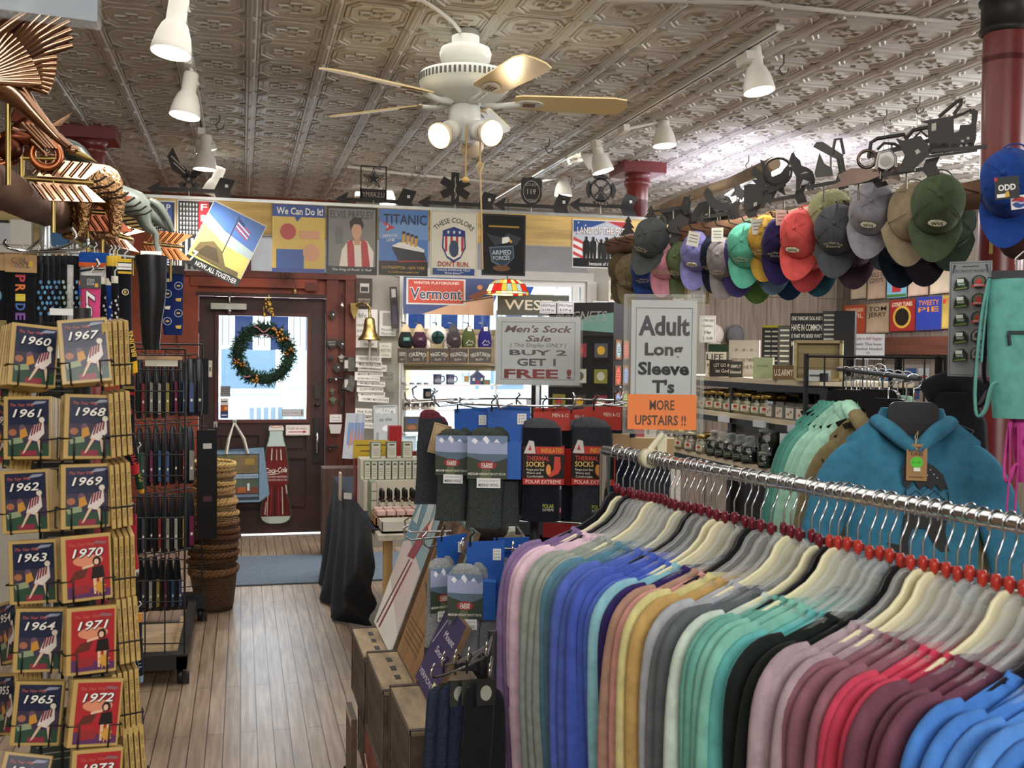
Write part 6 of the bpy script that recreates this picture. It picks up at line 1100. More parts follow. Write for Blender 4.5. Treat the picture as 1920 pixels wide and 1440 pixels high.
for a in ((1758,385,3.45,'#4d5a42','olive green cap with oval badge, beside the red column',.05,0,.08),(1709,405,3.6,'#96876e','khaki tan cap half behind the olive green one',.35,0,.18),(1783,420,3.75,'#3a4a3e','dark cap brim behind the olive green one',.0,0,0),
 (1636,392,3.75,'#8b8890','light grey cap with oval badge',-.05,0,.12),(1665,425,3.95,'#5d5f63','mid grey cap behind the light grey one',.1,0,.1),(1570,432,3.95,'#4b4d52','charcoal cap with pale script',-.1,0,.05),(1558,408,4.05,'#a3a47c','sage cap behind the charcoal one',-.3,0,.1),
 (1503,440,4.1,'#cf5552','coral red cap with oval badge',-.25,0,.12),(1517,470,4.2,'#b5494c','second coral red cap behind the first one',.0,0,.1),(1466,452,4.3,'#2d2550','dark purple cap with pale script',-.15,0,.05),(1441,448,4.4,'#b8923f','mustard yellow cap beside the aqua one',-.3,0,.05),(1450,480,4.5,'#6d86a0','dusty blue cap low under the mustard one',0,0,0),
 (1401,462,4.5,'#5fb096','aqua green cap with pale script',-.2,0,.05),(1385,487,4.65,'#433868','violet cap brim behind the aqua green one',.0,0,.0),(1362,487,4.7,'#8a8283','grey cap beside the aqua green one',-.35,0,.05),(1345,478,4.85,'#1f2738','navy cap beside the lilac one',-.3,0,0),
 (1310,472,4.9,'#8482bd','lilac cap with round badge above the super sale card',-.2,0,.15),(1283,490,5.05,'#5d6a4a','sage green cap beside the lilac one',-.4,0,.1),(1270,488,5.1,'#1f3028','bottle green cap beside the pink one',-.4,0,.05),(1250,488,5.1,'#d391a0','pink cap with dark lettering',-.35,0,.1),
 (1222,447,5.0,'#4b5050','dark grey cap hung higher than its neighbours',-.3,0,.3),(1213,505,5.3,'#27407c','royal blue cap under the dark grey one',-.2,0,-.05),(1240,520,5.4,'#7a2f3c','maroon cap behind the pink one',0,0,0),(1186,510,5.5,'#7a6f58','khaki camo cap at the far end of the row',-.3,0,.1),(1172,512,5.6,'#5d5240','brown cap at the far end of the row, half behind the camo one',-.4,0,.1),
 (1602,462,4.1,'#4d3a48','plum cap low behind the light grey one',0,0,0),(1690,455,3.9,'#1e2a3a','navy cap low behind the khaki one',0,0,0),(1735,450,3.8,'#2b2530','dark purple cap low under the olive green one',0,0,.0),(1535,480,4.3,'#2f5a6a','teal cap low behind the coral ones',0,0,0),(1480,490,4.5,'#28405a','blue cap low behind the purple one',0,0,0),(1420,500,4.7,'#5a7a3a','lime edged cap low behind the mustard one',0,0,0),(1205,528,5.5,'#3a3448','dark cap low at the far end under the royal blue one',0,0,0)):
    px,py,d,c,l,yw,tp,rl=a; light_=c in('#8b8890','#a3a47c','#96876e','#d391a0','#5fb096','#b8923f','#cf5552','#8482bd')
    low=' low ' in l or 'brim behind' in l or 'behind' in l
    cap(px,py+(0 if not low else -6),d,c,l,yaw=yw,roll=rl,emb=None if low else (('WVS','#e3dcc0') if 'oval' in l else ('WVS' if 'round' in l else 'Store','#cfc6a8')),s=1.0 if d>3.7 else 1.04)
# blue cap on the column
g=cap(1895,345,2.95,'#1f3f86','royal blue cap with round cola emblem and black tag, hung on the column',yaw=-.15,roll=.05,emb=None,script=False)
c=P(1888,352,2.78); s=SG(.058,.058,'p#24272a',.0015); s.t_('ODD',.5,.52,.26,'p#e6e6e2',.72,bold=.03); s.rect(.08,.08,.5,.24,'p#e8e6e0'); s.poly([(.4,.06),(.6,.1),(.56,.36),(.44,.3)],'p#c9a03a'); s.poly([(.0,.8),(.14,.86),(.1,1),(.0,1)],'p#b5333a'); o=s.build('price_tag'); o.matrix_basis=MX.Translation(c)@MX.Rotation(facing(c),4,'Z')@MX.Rotation(-.06,4,'Y'); tag(o,'square black tag on the royal blue cap','tag')
c=P(1912,379,2.82); s=SG(.04,.036,'p#ece8e6',.001); s.oval(.5,.5,.42,.42,'p#b5323c'); s.poly(ell(.5,.5,.42,.42,14,pi,2*pi),'p#2a4a9a'); s.poly([(.08,.56),(.3,.62),(.6,.46),(.92,.5),(.92,.42),(.6,.36),(.3,.5),(.08,.44)],'p#ece8e6'); s.t_('PEPSI',.5,.5,.14,'p#2a4a9a',.5,bold=.02); o=s.build('cap_emblem'); o.matrix_basis=MX.Translation(P(1911,379,2.80))@MX.Rotation(facing(c),4,'Z')@MX.Rotation(-.1,4,'Y'); tag(o,'round red, white and blue cola patch on the royal blue cap','patch')
# super sale cards
def sale(s): s.frm(.006,.0015,'p#6a6a66'); s.t_('SUPER SALE',.5,.83,.09,'p#33332f',.72); s.t_('$ 6.99 Pair',.5,.62,.08,'p#33332f',.62); s.t_('3 For',.5,.38,.11,'p#33332f',.42,bold=.02); s.t_('$ 15.00',.5,.16,.10,'p#33332f',.6,bold=.01)
c=P(1307,535,5.0); g=thing('sale_card','super sale price card in an oak frame under the lilac cap','sign',c,facing(c)); k=5/2000; MB().b2((-23*k,-.004,-35*k),(23*k,.012,38*k),'z#a98a55').build('oak_frame',g); s=SG(34*k,66*k,'p#d3d2c8',.001); sale(s); s.build('price_sheet',g,loc=(0,-.007,2*k))
c=P(1327,617,6.2); g=thing('sale_card','super sale price card half hidden by the long sleeve sign','sign',c,facing(c)); k=6.2/2000; s=SG(30*k,50*k,'p#dcdbd6',.001); sale(s); s.build('price_sheet',g); MB().tube([(0,.01,25*k),(0,.03,-c.z)],.004,'m#8a8a88',6).build('stem',g)
# ---------------------------------------------------------------- steel weathervanes along the hat beam
def sil(lab,px,py,d,polys,hole=(),m=BK,yaw=0,wire=()):
    c=P(px,py,d); g=thing('steel_weathervane',lab,'weathervane',c,facing(c)+yaw,'steel weathervanes along the hat beam'); k=d/2000*1.16; b=MB()
    for pl in polys: b.prism([((x-px)*k,(py-y)*k) for x,y in pl],-.003,.002,m)
    for w in wire: b.tube([((x-px)*k,0,(py-y)*k) for x,y in w[0]],w[1],m,6,closed=w[2])
    for pl in hole: b.prism([((x-px)*k,(py-y)*k) for x,y in pl],-.0036,-.003,'p#a8a49a')
    b.build('silhouette',g); MB().tube([(0,.004,0),(0,.004,-28*k)],.004,'m#6a655c',6).build('rod',g)
def E_(x,y,r,n=16): return [(x+r*cos(2*pi*i/n),y+r*sin(2*pi*i/n)) for i in range(n)]
def fl_(x0,y0,x1,y1,w): # fletched arrow tail polygon around a shaft end
    return [(x0,y0-w),(x0+(x1-x0)*.25,y0-w*1.15),(x1,y1-w*.9),(x1+8,y1),(x1-2,y1+w),(x0+(x1-x0)*.25,y0+w*1.1),(x0,y0+w)]
sil('black locomotive weathervane beside the red column',1780,250,3.3,[[(1736,228),(1790,222),(1792,226),(1786,227),(1787,250),(1794,248),(1796,238),(1812,238),(1813,222),(1809,219),(1815,213),(1822,218),(1820,240),(1820,262),(1815,278),(1752,282),(1750,258),(1748,258),(1747,232)],[(1740,284),(1822,278),(1822,282),(1740,288)]]+[E_(x,273,r) for x,r in ((1757,9),(1772,8),(1788,6),(1800,6),(1811,6))],hole=[[(1753,233),(1760,232),(1760,244),(1753,245)]]+[E_(x,y,2.2) for x,y in ((1800,264),(1808,260),(1806,272),(1798,272))],wire=[([(1764,222),(1790,200),(1797,197),(1796,206),(1786,220)],.006,False),([(1786,224),(1800,220),(1812,214)],.004,False)])
sil('black arrow tail with white price sticker in front of the old car vane',1715,288,3.2,[[(1686,262),(1697,266),(1723,260),(1740,282),(1738,290),(1712,316),(1690,318),(1700,290)],[(1735,282),(1822,280),(1822,286),(1735,288)]],hole=[[(1715,284),(1720,281),(1724,286),(1718,290)]])
sil('open black old car weathervane between the arrow and the motorcycle vanes',1672,270,3.6,[[(1636,285),(1690,272),(1740,262),(1742,268),(1692,280),(1636,292)]],wire=[([(1637,290),(1640,266),(1650,260),(1690,256),(1700,275),(1698,284)],.007,False),([(1694,262),(1704,250),(1730,246),(1742,252),(1744,266)],.007,False),([(1650,278),(1660,268),(1676,270),(1686,276)],.005,False),([(1706,262),(1716,252),(1726,262)],.004,False)])
sil('shiny flame-tailed hot rod weathervane with red star badge',1650,302,3.5,[[(1585,322),(1605,312),(1625,312),(1648,316),(1650,326),(1630,334),(1600,340),(1560,346),(1590,332)],[(1650,308),(1660,300),(1676,306),(1686,308),(1680,322),(1682,336),(1668,330),(1654,336),(1656,322),(1646,314)]],m='m#5f5048',wire=[([(x,y) for x,y in E_(1630,298,14)],.006,True)])
sil('round grille emblem weathervane, bright steel, in front of the old car vane',1661,297,3.45,[E_(1661,300,15)],m='m#8d8a86',hole=[E_(1661,302,9),],wire=[([(1646,312),(1650,288),(1668,284),(1676,296),(1676,312)],.005,False)])
sil('dark sickle and fin shaped weathervane beside the horse vane',1558,290,3.9,[[(1530,276),(1535,269),(1545,269),(1578,292),(1572,300),(1560,294)],[(1533,318),(1540,286),(1548,304),(1560,312),(1562,324),(1535,326)]],m='k#3a3d36',wire=[([(1572,296),(1576,318),(1588,330)],.014,False),([(1560,290),(1564,266),(1573,265),(1578,290)],.006,False)])
sil('black rearing horse weathervane with spotted flank',1500,320,4.1,[[(1483,302),(1486,292),(1490,290),(1492,296),(1500,304),(1502,312),(1512,316),(1520,322),(1524,335),(1522,352),(1518,352),(1515,338),(1505,334),(1499,352),(1494,352),(1494,330),(1488,318),(1482,314)]],hole=[[(1508,322),(1514,324),(1500,326)],E_(1484,312,2)])
sil('black spread eagle weathervane with raised wings',1445,322,4.4,[[(1428,302),(1433,304),(1448,330),(1460,325),(1478,304),(1474,330),(1466,350),(1470,362),(1456,352),(1448,372),(1440,372),(1440,350)],[(1418,312),(1430,322),(1440,338),(1436,352),(1426,348),(1416,334),(1424,334),(1414,324)]],wire=[([(x,y) for x,y in E_(1456,322,22)],.006,True)])
sil('small black hummingbird vane against the bright tube light',1382,346,4.7,[[(1374,338),(1382,352),(1385,340),(1388,352),(1398,358),(1390,372),(1380,364),(1371,366),(1378,356)]])
sil('broad black arrow tail with price sticker beside the eagle vane',1405,375,4.4,[fl_(1396,372,1430,368,20),[(1425,362),(1462,348),(1462,354),(1426,370)],[(1398,395),(1424,380),(1416,402),(1404,404)]],hole=[[(1412,380),(1417,378),(1417,384),(1412,386)]])
sil('dark hammered steel dog weathervane under the tube light',1330,375,4.8,[[(1320,365),(1326,354),(1334,362),(1338,372),(1350,380),(1362,378),(1362,392),(1345,392),(1330,385)]],m='k#1b1816')
sil('glittering steel fish weathervane beside the dog vane',1350,382,4.9,[E_(1354,384,16),[(1366,384),(1382,372),(1380,396)]],m='h#6a6a68')
sil('speckled steel hill weathervane with price sticker',1320,392,5.0,[[(1300,400),(1312,382),(1334,376),(1352,390),(1360,408),(1300,412)],[(1310,402),(1352,398),(1356,412),(1340,432),(1312,438),(1322,420)]],m='k#1b1816',hole=[[(1322,400),(1326,399),(1326,404),(1322,404)]],wire=[([(1285,388),(1290,372),(1298,380),(1296,398)],.006,False)])
sil('brown arrow tail with price sticker above the lilac cap',1275,432,5.0,[[(1250,440),(1258,418),(1275,405),(1290,414),(1284,430),(1290,450),(1252,458)]],m='k#2a1f1a',hole=[[(1256,440),(1261,438),(1261,443),(1256,444)]])
sil('dark arch shaped vane with scalloped roof beyond the hill vane',1245,412,5.3,[[(1232,420),(1244,398),(1262,392),(1288,400),(1300,420),(1262,420)]],m='k#1b1816',wire=[([(1222,418),(1228,398),(1244,396),(1252,410)],.006,False)])
for i,(x,y,h,d) in enumerate(((1220,388,42,5.5),(1178,408,38,5.9),(1160,440,16,6.0))):
    if i==2: continue
    sil('black pine tree vane '+('above the dark grey cap' if i==0 else 'in front of the soldiers sign'),x,y+20,d,[[(x,y),(x+6,y+10),(x+3,y+10),(x+10,y+20),(x+5,y+20),(x+14,y+32),(x+3,y+32),(x+3,y+h),(x-3,y+h),(x-3,y+32),(x-14,y+32),(x-5,y+20),(x-10,y+20),(x-3,y+10),(x-6,y+10)]],m='k#1b1816')
sil('brown steel arrow tail hanging in front of the soldiers sign',1185,460,5.8,[[(1150,478),(1162,455),(1172,446),(1186,450),(1194,444),(1200,462),(1192,478),(1164,484)]],m='k#352a24',hole=[[(1160,458),(1172,446),(1176,460)]])
for i,(x,y,L,d) in enumerate(((1262,392,46,5.2),(1345,404,60,4.8),(1470,372,56,4.2),(1545,346,60,3.9),(1610,342,70,3.6),(1700,322,80,3.3))):
    sil('plain dark steel arrow low on the hat beam, %s from the far column'%NTH[i],x,y,d,[[(x-L*.5,y+3),(x-L*.36,y-7),(x-L*.38,y),(x+L*.3,y-6),(x+L*.36,y-18),(x+L*.62,y-22),(x+L*.55,y-8),(x+L*.64,y+6),(x+L*.4,y+10),(x+L*.3,y),(x-L*.38,y+6),(x-L*.34,y+12)]])
for i,(px,py) in enumerate(((1345,440),(1300,448),(1420,425),(1465,408),(1530,385),(1600,365))):
    c=P(px,py,4.6-.25*i*.6); s=SG(.05,.06,'p#d9d6ca',.001); [s.t_('~',.5,.75-.22*j,.1,'p#77736a',.7) for j in range(3)]; o=s.build('hang_tag'); o.matrix_basis=MX.Translation(c)@MX.Rotation(facing(c)+.2*i,4,'Z')@MX.Rotation(.2*sin(i*2),4,'Y'); tag(o,'small white paper tag dangling from the hat beam, %s of six'%NTH[i],'tag','white tags along the hat beam')
# bright tube light and log pole high on the far side
a,b_=PZ(1375,378,2.66),PZ(1442,338,2.66); tl_=thing('tube_light','bright fluorescent tube light beyond the eagle vane','light',((a+b_)/2)); A=a-(a+b_)/2; B=b_-(a+b_)/2
MB().tube([A*1.5,B*1.5],.03,'e#eef0ff*12',10).build('tube',tl_); MB().tube([A*1.55+V((0,0,.05)),B*1.55+V((0,0,.05))],.04,'g#d6d6da',4).build('fitting',tl_)
light('tube_glow','AREA',((a+b_)/2)+V((0,0,-.06)),30,(.86,.86,1),.15,(0,0,math.atan2((b_-a).y,(b_-a).x)),1.6).rotation_euler=(0,0,math.atan2((b_-a).y,(b_-a).x)+pi/2)
light('tube_upglow','AREA',((a+b_)/2)+V((0,0,.08)),7,(.80,.78,1),1.2,(pi,0,0),1.8)
a,b_=PZ(1228,398,2.52),PZ(1452,306,2.52); tag(MB().tube([a,a.lerp(b_,.3)+V((0,0,.01)),a.lerp(b_,.7)-V((0,0,.008)),b_],[.028,.032,.03,.033],'r#8a7860',10).build('log_pole'),'pale debarked log pole running below the ceiling by the tube light','pole')
# ================================================================ candle shelves
SHX=2.28; sw=thing('candle_shelves','black framed shelving with pale wooden shelves of candles and box signs','shelves',(SHX+.2,4.6,0))
for z,y0,y1,dx in ((1.465,3.9,5.6,.0),(1.292,3.75,5.6,-.0),(1.075,3.75,5.7,-.04)):
    MB().b2((-.2+dx,y0-4.6,z-.022),(.24,y1-4.6,z),'y#cbbfa4').build('shelf_board',sw); MB().b2((-.195+dx,y0-4.6,z-.05),(-.18+dx,y1-4.6,z-.022),'k#17171a').build('shelf_rail',sw)
for y in (3.92,4.75,5.58):
    for x in (-.17,.22): MB().b2((x-.012,y-4.612,0),(x+.012,y-4.588,1.5),'k#17171a').build('upright',sw)
MB().b2((-.17,3.9-4.6,.3),(.22,5.6-4.6,.32),'y#bfb295').build('shelf_board',sw); MB().b2((.235,3.9-4.6,.0),(.245,5.6-4.6,1.45),'k#222226').build('back_panel',sw)
for px in (1357,1424,1490): q=PX(px,783,SHX-.012); MB().box((q.x-SHX-.2,q.y-4.6,1.262),(.014,.10,.03),'g#c9cdd0').build('price_channel',sw)
def jar(px,py,x,hh,r,kind,lab,lid='m#c9b06a',wax='p#d8d0a8',glass='t#f4f6f4'):
    pass
JAR={}
def jarproto(key,r,h,wax,lid,lh,lab):
    g=thing('candle_jar','x','candle',(0,0,-5),0,'candle jars on the shelves')
    MB().lathe([(0,.002),(r*.97,.002),(r*.985,.01),(r*.985,h*.72),(0,h*.72)],wax,18).build('wax',g)
    MB().lathe([(0,0),(r*.95,0),(r,.006),(r,h*.86),(r*.82,h*.93),(r*.82,h)],'t#f4f6f4',18).build('glass',g)
    if lid=='dome': MB().lathe([(r*.80,h),(r*.9,h+.004),(r*.9,h+.012),(r*.55,h+.018),(r*.5,h+.03),(r*.6,h+.04),(r*.4,h+.05),(0,h+.052)],'q#cfd6d2',18).build('lid',g)
    else: MB().lathe([(r*.88,h-.004),(r*.9,h-.004),(r*.9,h+lh),(r*.86,h+lh+.002),(0,h+lh+.002)],lid,18).build('lid',g)
    s=SG(r*1.05,h*.36,'p#ded8c4' if lid!='dome' else 'p#1c2a22',.0004); 
    if lid!='dome': s.oval(.5,.62,.26,.26,'p#b5452e'); s.t_('~',.5,.2,.12,'p#6a5f4a',.7)
    else: s.frm(.003,.0008,'p#9aa08c'); s.t_('~',.5,.66,.14,'p#b9b9a4',.76); s.t_('~',.5,.4,.14,'p#b9b9a4',.76)
    for a_ in (0,): s.build('paper_label',g,M=MX.Rotation(rad(-58),4,'Z')@MX.Translation((0,-r-.0012,h*.36)))
    JAR[key]=[g,False]
jarproto('cream',.040,.085,'p#cfc79a','m#c2a862',.012,''); jarproto('white',.036,.080,'p#dcd4b8','m#c2a862',.012,''); jarproto('pinkish',.040,.085,'p#c5b0a4','m#b5a888',.012,''); jarproto('green',.042,.075,'g#14241d','dome',0,''); jarproto('tall',.052,.15,'g#101e18','dome',0,''); jarproto('mini',.03,.055,'g#14241d','dome',0,'')
def putjar(key,x,y,z,lab):
    p=JAR[key]
    if not p[1]: p[1]=True; p[0].location=(x,y,z); p[0]['label']=lab
    else: cp(p[0],loc=(x,y,z),label=lab)
n=0
ys=[4.15+.098*i for i in range(14)]
for row,(dx,st) in enumerate(((-.14,0),(-.04,.05),(.06,.0))):
    for i,y in enumerate(ys):
        if y<4.42: continue
        putjar(('cream','white','cream')[(i+row)%3],SHX+.2+dx,y+st,1.292,'gold-lidded cream candle jar on the middle shelf, row %s, %s from the door end'%(('one','two','three')[row],NTH[13-i])); n+=1
for i in range(4):   # square printed canisters near the hoodies
    y=4.36-.09*i; b=MB(); b.M=None; g=thing('square_jar','square glass jar with printed leaves on the middle shelf, %s from the gold-lidded jars'%NTH[i],'jar',(SHX+.05,y,1.292),.1*i,'square jars on the middle shelf')
    MB().b2((-.034,-.034,0),(.034,.034,.062),'q#cfd0ca').build('glass',g,bev=.006); s=SG(.05,.045,'p#d8cfc0',.0004); s.poly(star(.35,.4,.2),'p#a5552e'); s.poly(star(.68,.62,.16),'p#6a3a2a'); s.build('print',g,M=MX.Rotation(-pi/2,4,'Z')@MX.Translation((0,-.0345,.03))); MB().b2((-.03,-.03,.0625),(.03,.03,.074),'m#9a9a96').build('lid',g)
q=(SHX+.10,4.33); 
for i in range(3): putjar('tall',SHX+.22,4.36-.14*i,1.292,'tall dark lidded jar at the back of the middle shelf, %s from the cream jars'%NTH[i])
for i in range(9): putjar(('white','cream','pinkish')[i%3],SHX-.02+.07*(i%2),4.98+.065*i,1.075,'pale candle jar with printed label on the lowest shelf, %s from the dark jars'%NTH[i])
for i in range(5): putjar('green',SHX-.01,4.86-.095*i,1.075,'squat dark green candle on the lowest shelf edge, %s from the pale jars'%NTH[i])
for i in range(5): putjar('green',SHX+.09,4.90-.095*i,1.075,'squat dark green candle in the lowest shelf second row, %s from the pale jars'%NTH[i])
putjar('tall',SHX+.02,4.36,1.075,'tall dark green candle with clear lid at the end of the lowest shelf'); putjar('mini',SHX-.04,4.28,1.075,'small dark green candle beside the tall one on the lowest shelf'); putjar('tall',SHX+.08,4.22,1.075,'tall dark green candle behind the small one on the lowest shelf')
c=PX(1474,878,SHX-.02); s=SG(.10,.16,'p#d3dbe2',.002); [s.t_('~',.78,.24-.06*j,.03,'p#55585c',.3) for j in range(3)]; o=s.build('shelf_card',loc=V((SHX,4.12,1.158)),rz=-.55); tag(o,'pale blue-white card standing at the end of the lowest shelf','card')
# box signs on the top shelf
def boxsign(px0,py0,px1,x,dep,m,face,lab,txt,tm='p#1c1c1c',yawz=-.62,cat='box sign',z=1.465,h=None):
    a=PX(px0,700,x); b_=PX(px1,700,x); c=PX((px0+px1)/2,700,x); d=(c-EYE).dot(ray(960,720)); k=d/2000; w=(px1-px0)*k; hh=h or (1.56+ (673-py0)*k - z)
    g=thing('box_sign',lab,cat,(c.x,c.y,z),yawz,'box signs on the top shelf'); MB().b2((-w/2,0,0),(w/2,dep,hh),m).build('block',g); s=SG(w*.98,hh*.98,face,.001)
    for (t,u,v,hv,wu) in txt: s.t_(t,u,v,hv,tm,wu,bold=.01)
    s.build('sign_face',g,loc=(0,-.0008,hh/2)); return g
WH='p#d6d1c2'
boxsign(1322,662,1362,2.36,.05,'g#1c2420','p#e3ddcb','white block sign lettered life beside the long sleeve sign',(('LIFE',.45,.78,.26,.8),('IS',.2,.45,.12,.2),('COOL',.4,.28,.12,.5),('LESS',.4,.1,.1,.5)),'p#262422')
boxsign(1328,648,1370,2.52,.05,'g#23402f','g#27402f','dark green block sign behind the one lettered life',(('~',.5,.6,.2,.8),),'p#8fa08c')
boxsign(1330,677,1372,2.31,.04,'x#6b4a30','p#2c2520','brown block sign lettered let go and let God',(('LET GO &',.55,.68,.2,.72),('let God',.58,.35,.22,.6)),'p#ddd2be',)
boxsign(1367,680,1392,2.30,.04,'x#8a6a46','p#2e2c2a','brown and grey block sign lettered simply blessed',(('SIMPLY',.5,.7,.2,.8),('blessed',.5,.35,.2,.8)),'p#ddd2be')
boxsign(1366,640,1422,2.50,.05,'p#e0dacb','p#e6dfd0','cream paw print block sign behind the green blocks',(('. o . o . o .',.5,.75,.1,.8),('EVERYONE THINKS',.5,.45,.10,.8),('THEY HAVE THE',.5,.25,.10,.8)),'p#5a3a30')
boxsign(1412,672,1448,2.34,.06,'p#b9c19a','p#a9b58a','pale green stacked block sign tied with string',(('~',.5,.6,.15,.6),),'p#8a9a6a')
boxsign(1449,686,1490,2.30,.04,'x#7a6242','x#6a5234','brown block sign with army lettering',(('U.S.ARMY',.5,.5,.45,.86),),'p#e6dcc4')
boxsign(1428,616,1462,2.56,.06,'p#1a1a1c','p#26262a','dark block sign full of small white words, behind the green blocks',tuple(('~',.3+.4*(i%2),.93-.1*(i//2),.06,.32) for i in range(18)),'p#b9b5aa')
boxsign(1458,612,1482,2.50,.09,'p#161618','p#55544f','grey word block sign edge-on beside the dark word sign',tuple(('~',.5,.92-.1*i,.06,.7) for i in range(9)),'p#ddd8cc')
boxsign(1481,588,1541,2.46,.08,'p#141416','p#161618','tall black block sign about my dog and never wanting to go to work',(('ONE THING MY DOG AND I',.5,.93,.06,.94),('HAVE IN COMMON',.5,.79,.10,.94),('IS THAT WE NEVER WANT',.5,.66,.06,.94),('ME TO GO TO WORK',.5,.54,.08,.94)),'p#dedacd')
boxsign(1541,584,1566,2.46,.10,'p#141416','p#3a3a3a','tall grey word block beside the dog block sign',tuple(('~',.5,.95-.07*i,.045,.8) for i in range(9)),'p#b9b5aa'); boxsign(1563,583,1600,2.50,.12,'p#121214','p#131315','tall plain black block at the end of the top shelf',())
boxsign(1486,640,1500,2.36,.03,'p#dedbd2','p#d8d6ce','narrow dotted white block beside the wooden tray',tuple(('o o',.5,.9-.12*i,.05,.6) for i in range(8)),'p#333333')
c=PX(1535,670,2.33); g=thing('wooden_crate','shallow natural wood crate standing on edge on the top shelf','crate',(c.x,c.y,1.466),-.62); W=.17; H=.17
MB().b2((-W/2,.02,0),(W/2,.026,H),'x#a59468').b2((-W/2,.019,H*.32),(W/2,.0275,H*.33),'k#3a3020').b2((-W/2,.019,H*.66),(W/2,.0275,H*.67),'k#3a3020').build('slatted_back',g)
MB().b2((-W/2-.012,-.03,0),(W/2+.012,.03,.012),'x#b0a074').b2((-W/2-.012,-.03,H-.012),(W/2+.012,.03,H),'x#b0a074').b2((-W/2-.012,-.03,0),(-W/2,.03,H),'x#b0a074').b2((W/2,-.03,0),(W/2+.012,.03,H),'x#b0a074').build('crate_frame',g)
s=SG(.10,.045,'p#c5cbcb',.001); s.t_('~',.5,.5,.3,'p#4a4a48',.7,shear=.3); o=s.build('shelf_tag'); o.matrix_basis=MX.Translation(V((c.x-.03,c.y-.05,1.49)))@MX.Rotation(-.62,4,'Z'); tag(o,'small white tag leaning on the wooden crate','tag')
c=PX(1405,634,2.6); s=SG(.10,.055,'p#d8d23a',.001); [s.t_('~',.5,.7-.25*j,.12,'p#6a6420',.8) for j in range(3)]; o=s.build('yellow_note',loc=V((2.62,4.95,1.70)),rz=-.6); tag(o,'bright yellow paper note above the paw print block','note'); tag(MB().b2((-.004,-.004,1.466),(.004,.004,1.69),'m#8a8a88').build('note_stand',loc=V((2.63,4.96,0))),'thin stand holding the yellow note','stand')
for px,y in ((1340,7.6),(1378,7.6)):
    c=PY(px,628,9.2); g=thing('mesh_cap','grey mesh-back cap on the barn board wall '+('beside the sale card' if px<1350 else 'above the green block sign'),'cap',c,facing(c)); b=MB(); b.ball((0,0,0),(.085,.06,.10),'f#5d5a5a' if px>1350 else 'f#b9aea4',14,10); b.build('crown',g); b=MB(); b.ball((0,-.03,-.09),(.07,.05,.018),'f#4a4646' if px>1350 else 'f#a89c92',14,6); b.build('brim',g); MB().tube([(0,.03,.08),(0,.10,.1)],.004,'m#8a8a88',5).build('wall_peg',g)
# barn wall tin signs (names only) and framed things
def plain(word,bg,fg,n=1):
    def f(s):
        s.rect(.03,.03,.97,.97,bg); s.frm(.006,.002,'p#6b4a34')
        if fg=='round': s.oval(.5,.45,.36,.36,'g#c9a23f'); s.oval(.5,.45,.28,.28,'g#241c1a'); s.t_('LOONEY',.3,.86,.13,'g#efe2c0',.4,bold=.01); s.t_('TUNES',.72,.86,.13,'g#efe2c0',.36,bold=.01); return
        for i,wd in enumerate(word.split('|')): s.t_(wd,.5,.82-.2*i,.15,fg,.8,bold=.01)
    return f
for i,(x0,y0,x1,y1,bg,wd,fg,lab) in enumerate(((1596,500,1624,560,'b#a8977e','BUGS','g#7a2f2a','weathered tan tin sign with red lettering, first of the upper row'),(1627,505,1660,560,'b#a98f78','WILE E.|COYOTE','g#3a2a20','weathered tan tin sign, second of the upper row'),(1663,505,1700,558,'g#7fb0c4','','g#b5333a','pale blue tin sign with red block, upper row'),(1703,500,1740,554,'b#b59a86','','g#3a2a20','pinkish weathered tin sign, fourth of the upper row'),(1744,496,1782,550,'b#b3a28a','SYLVESTER','g#a8742e','tan tin sign with orange lettering, last of the upper row'),
 (1582,572,1622,626,'g#a8472f','TASMANIAN|DEVIL','g#e2c9a0','orange-red tin sign, first of the lower row'),(1624,569,1666,624,'b#a58e74','TOM|JERRY','g#2a211c','tan tin sign with two names, lower row'),(1668,562,1715,621,'g#9a2b2a','','round','red tin sign with gold circle, lower row'),(1717,556,1765,619,'g#2f3f96','TWEETY|PIE','g#d9892e','blue tin sign with orange lettering, lower row'),(1766,553,1786,616,'b#b59a4a','F','g#c23a3a','yellow tin sign cut off by the magnet board, lower row'))):
    X=WXR-.02; a=PX(x0,(y0+y1)/2,X); b_=PX(x1,(y0+y1)/2,X); c=PX((x0+x1)/2,(y0+y1)/2,X); tp=PX((x0+x1)/2,y0,X).z; bt=PX((x0+x1)/2,y1,X).z
    s=SG(abs(a.y-b_.y),tp-bt,bg,.003); plain(wd,bg,fg)(s)
    if 'red block' in lab: s.rect(.28,.2,.72,.8,'g#b5333a'); s.rect(.03,.03,.97,.12,'g#4a7a3a')
    o=s.build('wall_sign',loc=(X,c.y,c.z),rz=-pi/2); tag(o,lab+' on the barn boards','sign','tin signs on the barn board wall')
a=PX(1610,640,WXR-.05); b_=PX(1790,640,WXR-.05); tag(MB().b2((WXR-.08,b_.y-.4,a.z-.12),(WXR,a.y,a.z+.03),'y#5a3020').build('wall_ledge'),'dark red-brown wooden ledge below the barn wall signs','ledge')
c=P(1628,650,5.6); s=SG(58*5.6/2000,48*5.6/2000,'p#dfe1e4',.001); s.t_('Come to ANY Register',.5,.82,.12,'p#a02a3a',.86); s.t_('with The Item',.5,.6,.11,'p#26262a',.8); s.t_('Number Needed',.5,.42,.11,'p#26262a',.84); s.t_('Or',.5,.26,.1,'p#26262a',.12); s.t_('Questions',.5,.1,.11,'p#26262a',.6); o=s.build('register_notice',loc=c,rz=facing(c)); tag(o,'white notice about coming to any register','sign'); tag(MB().tube([c+V((0,.01,-.06)),V((c.x,c.y+.01,0))],.008,'m#8a8a88',6).build('notice_stand'),'thin metal stand holding the register notice','stand')
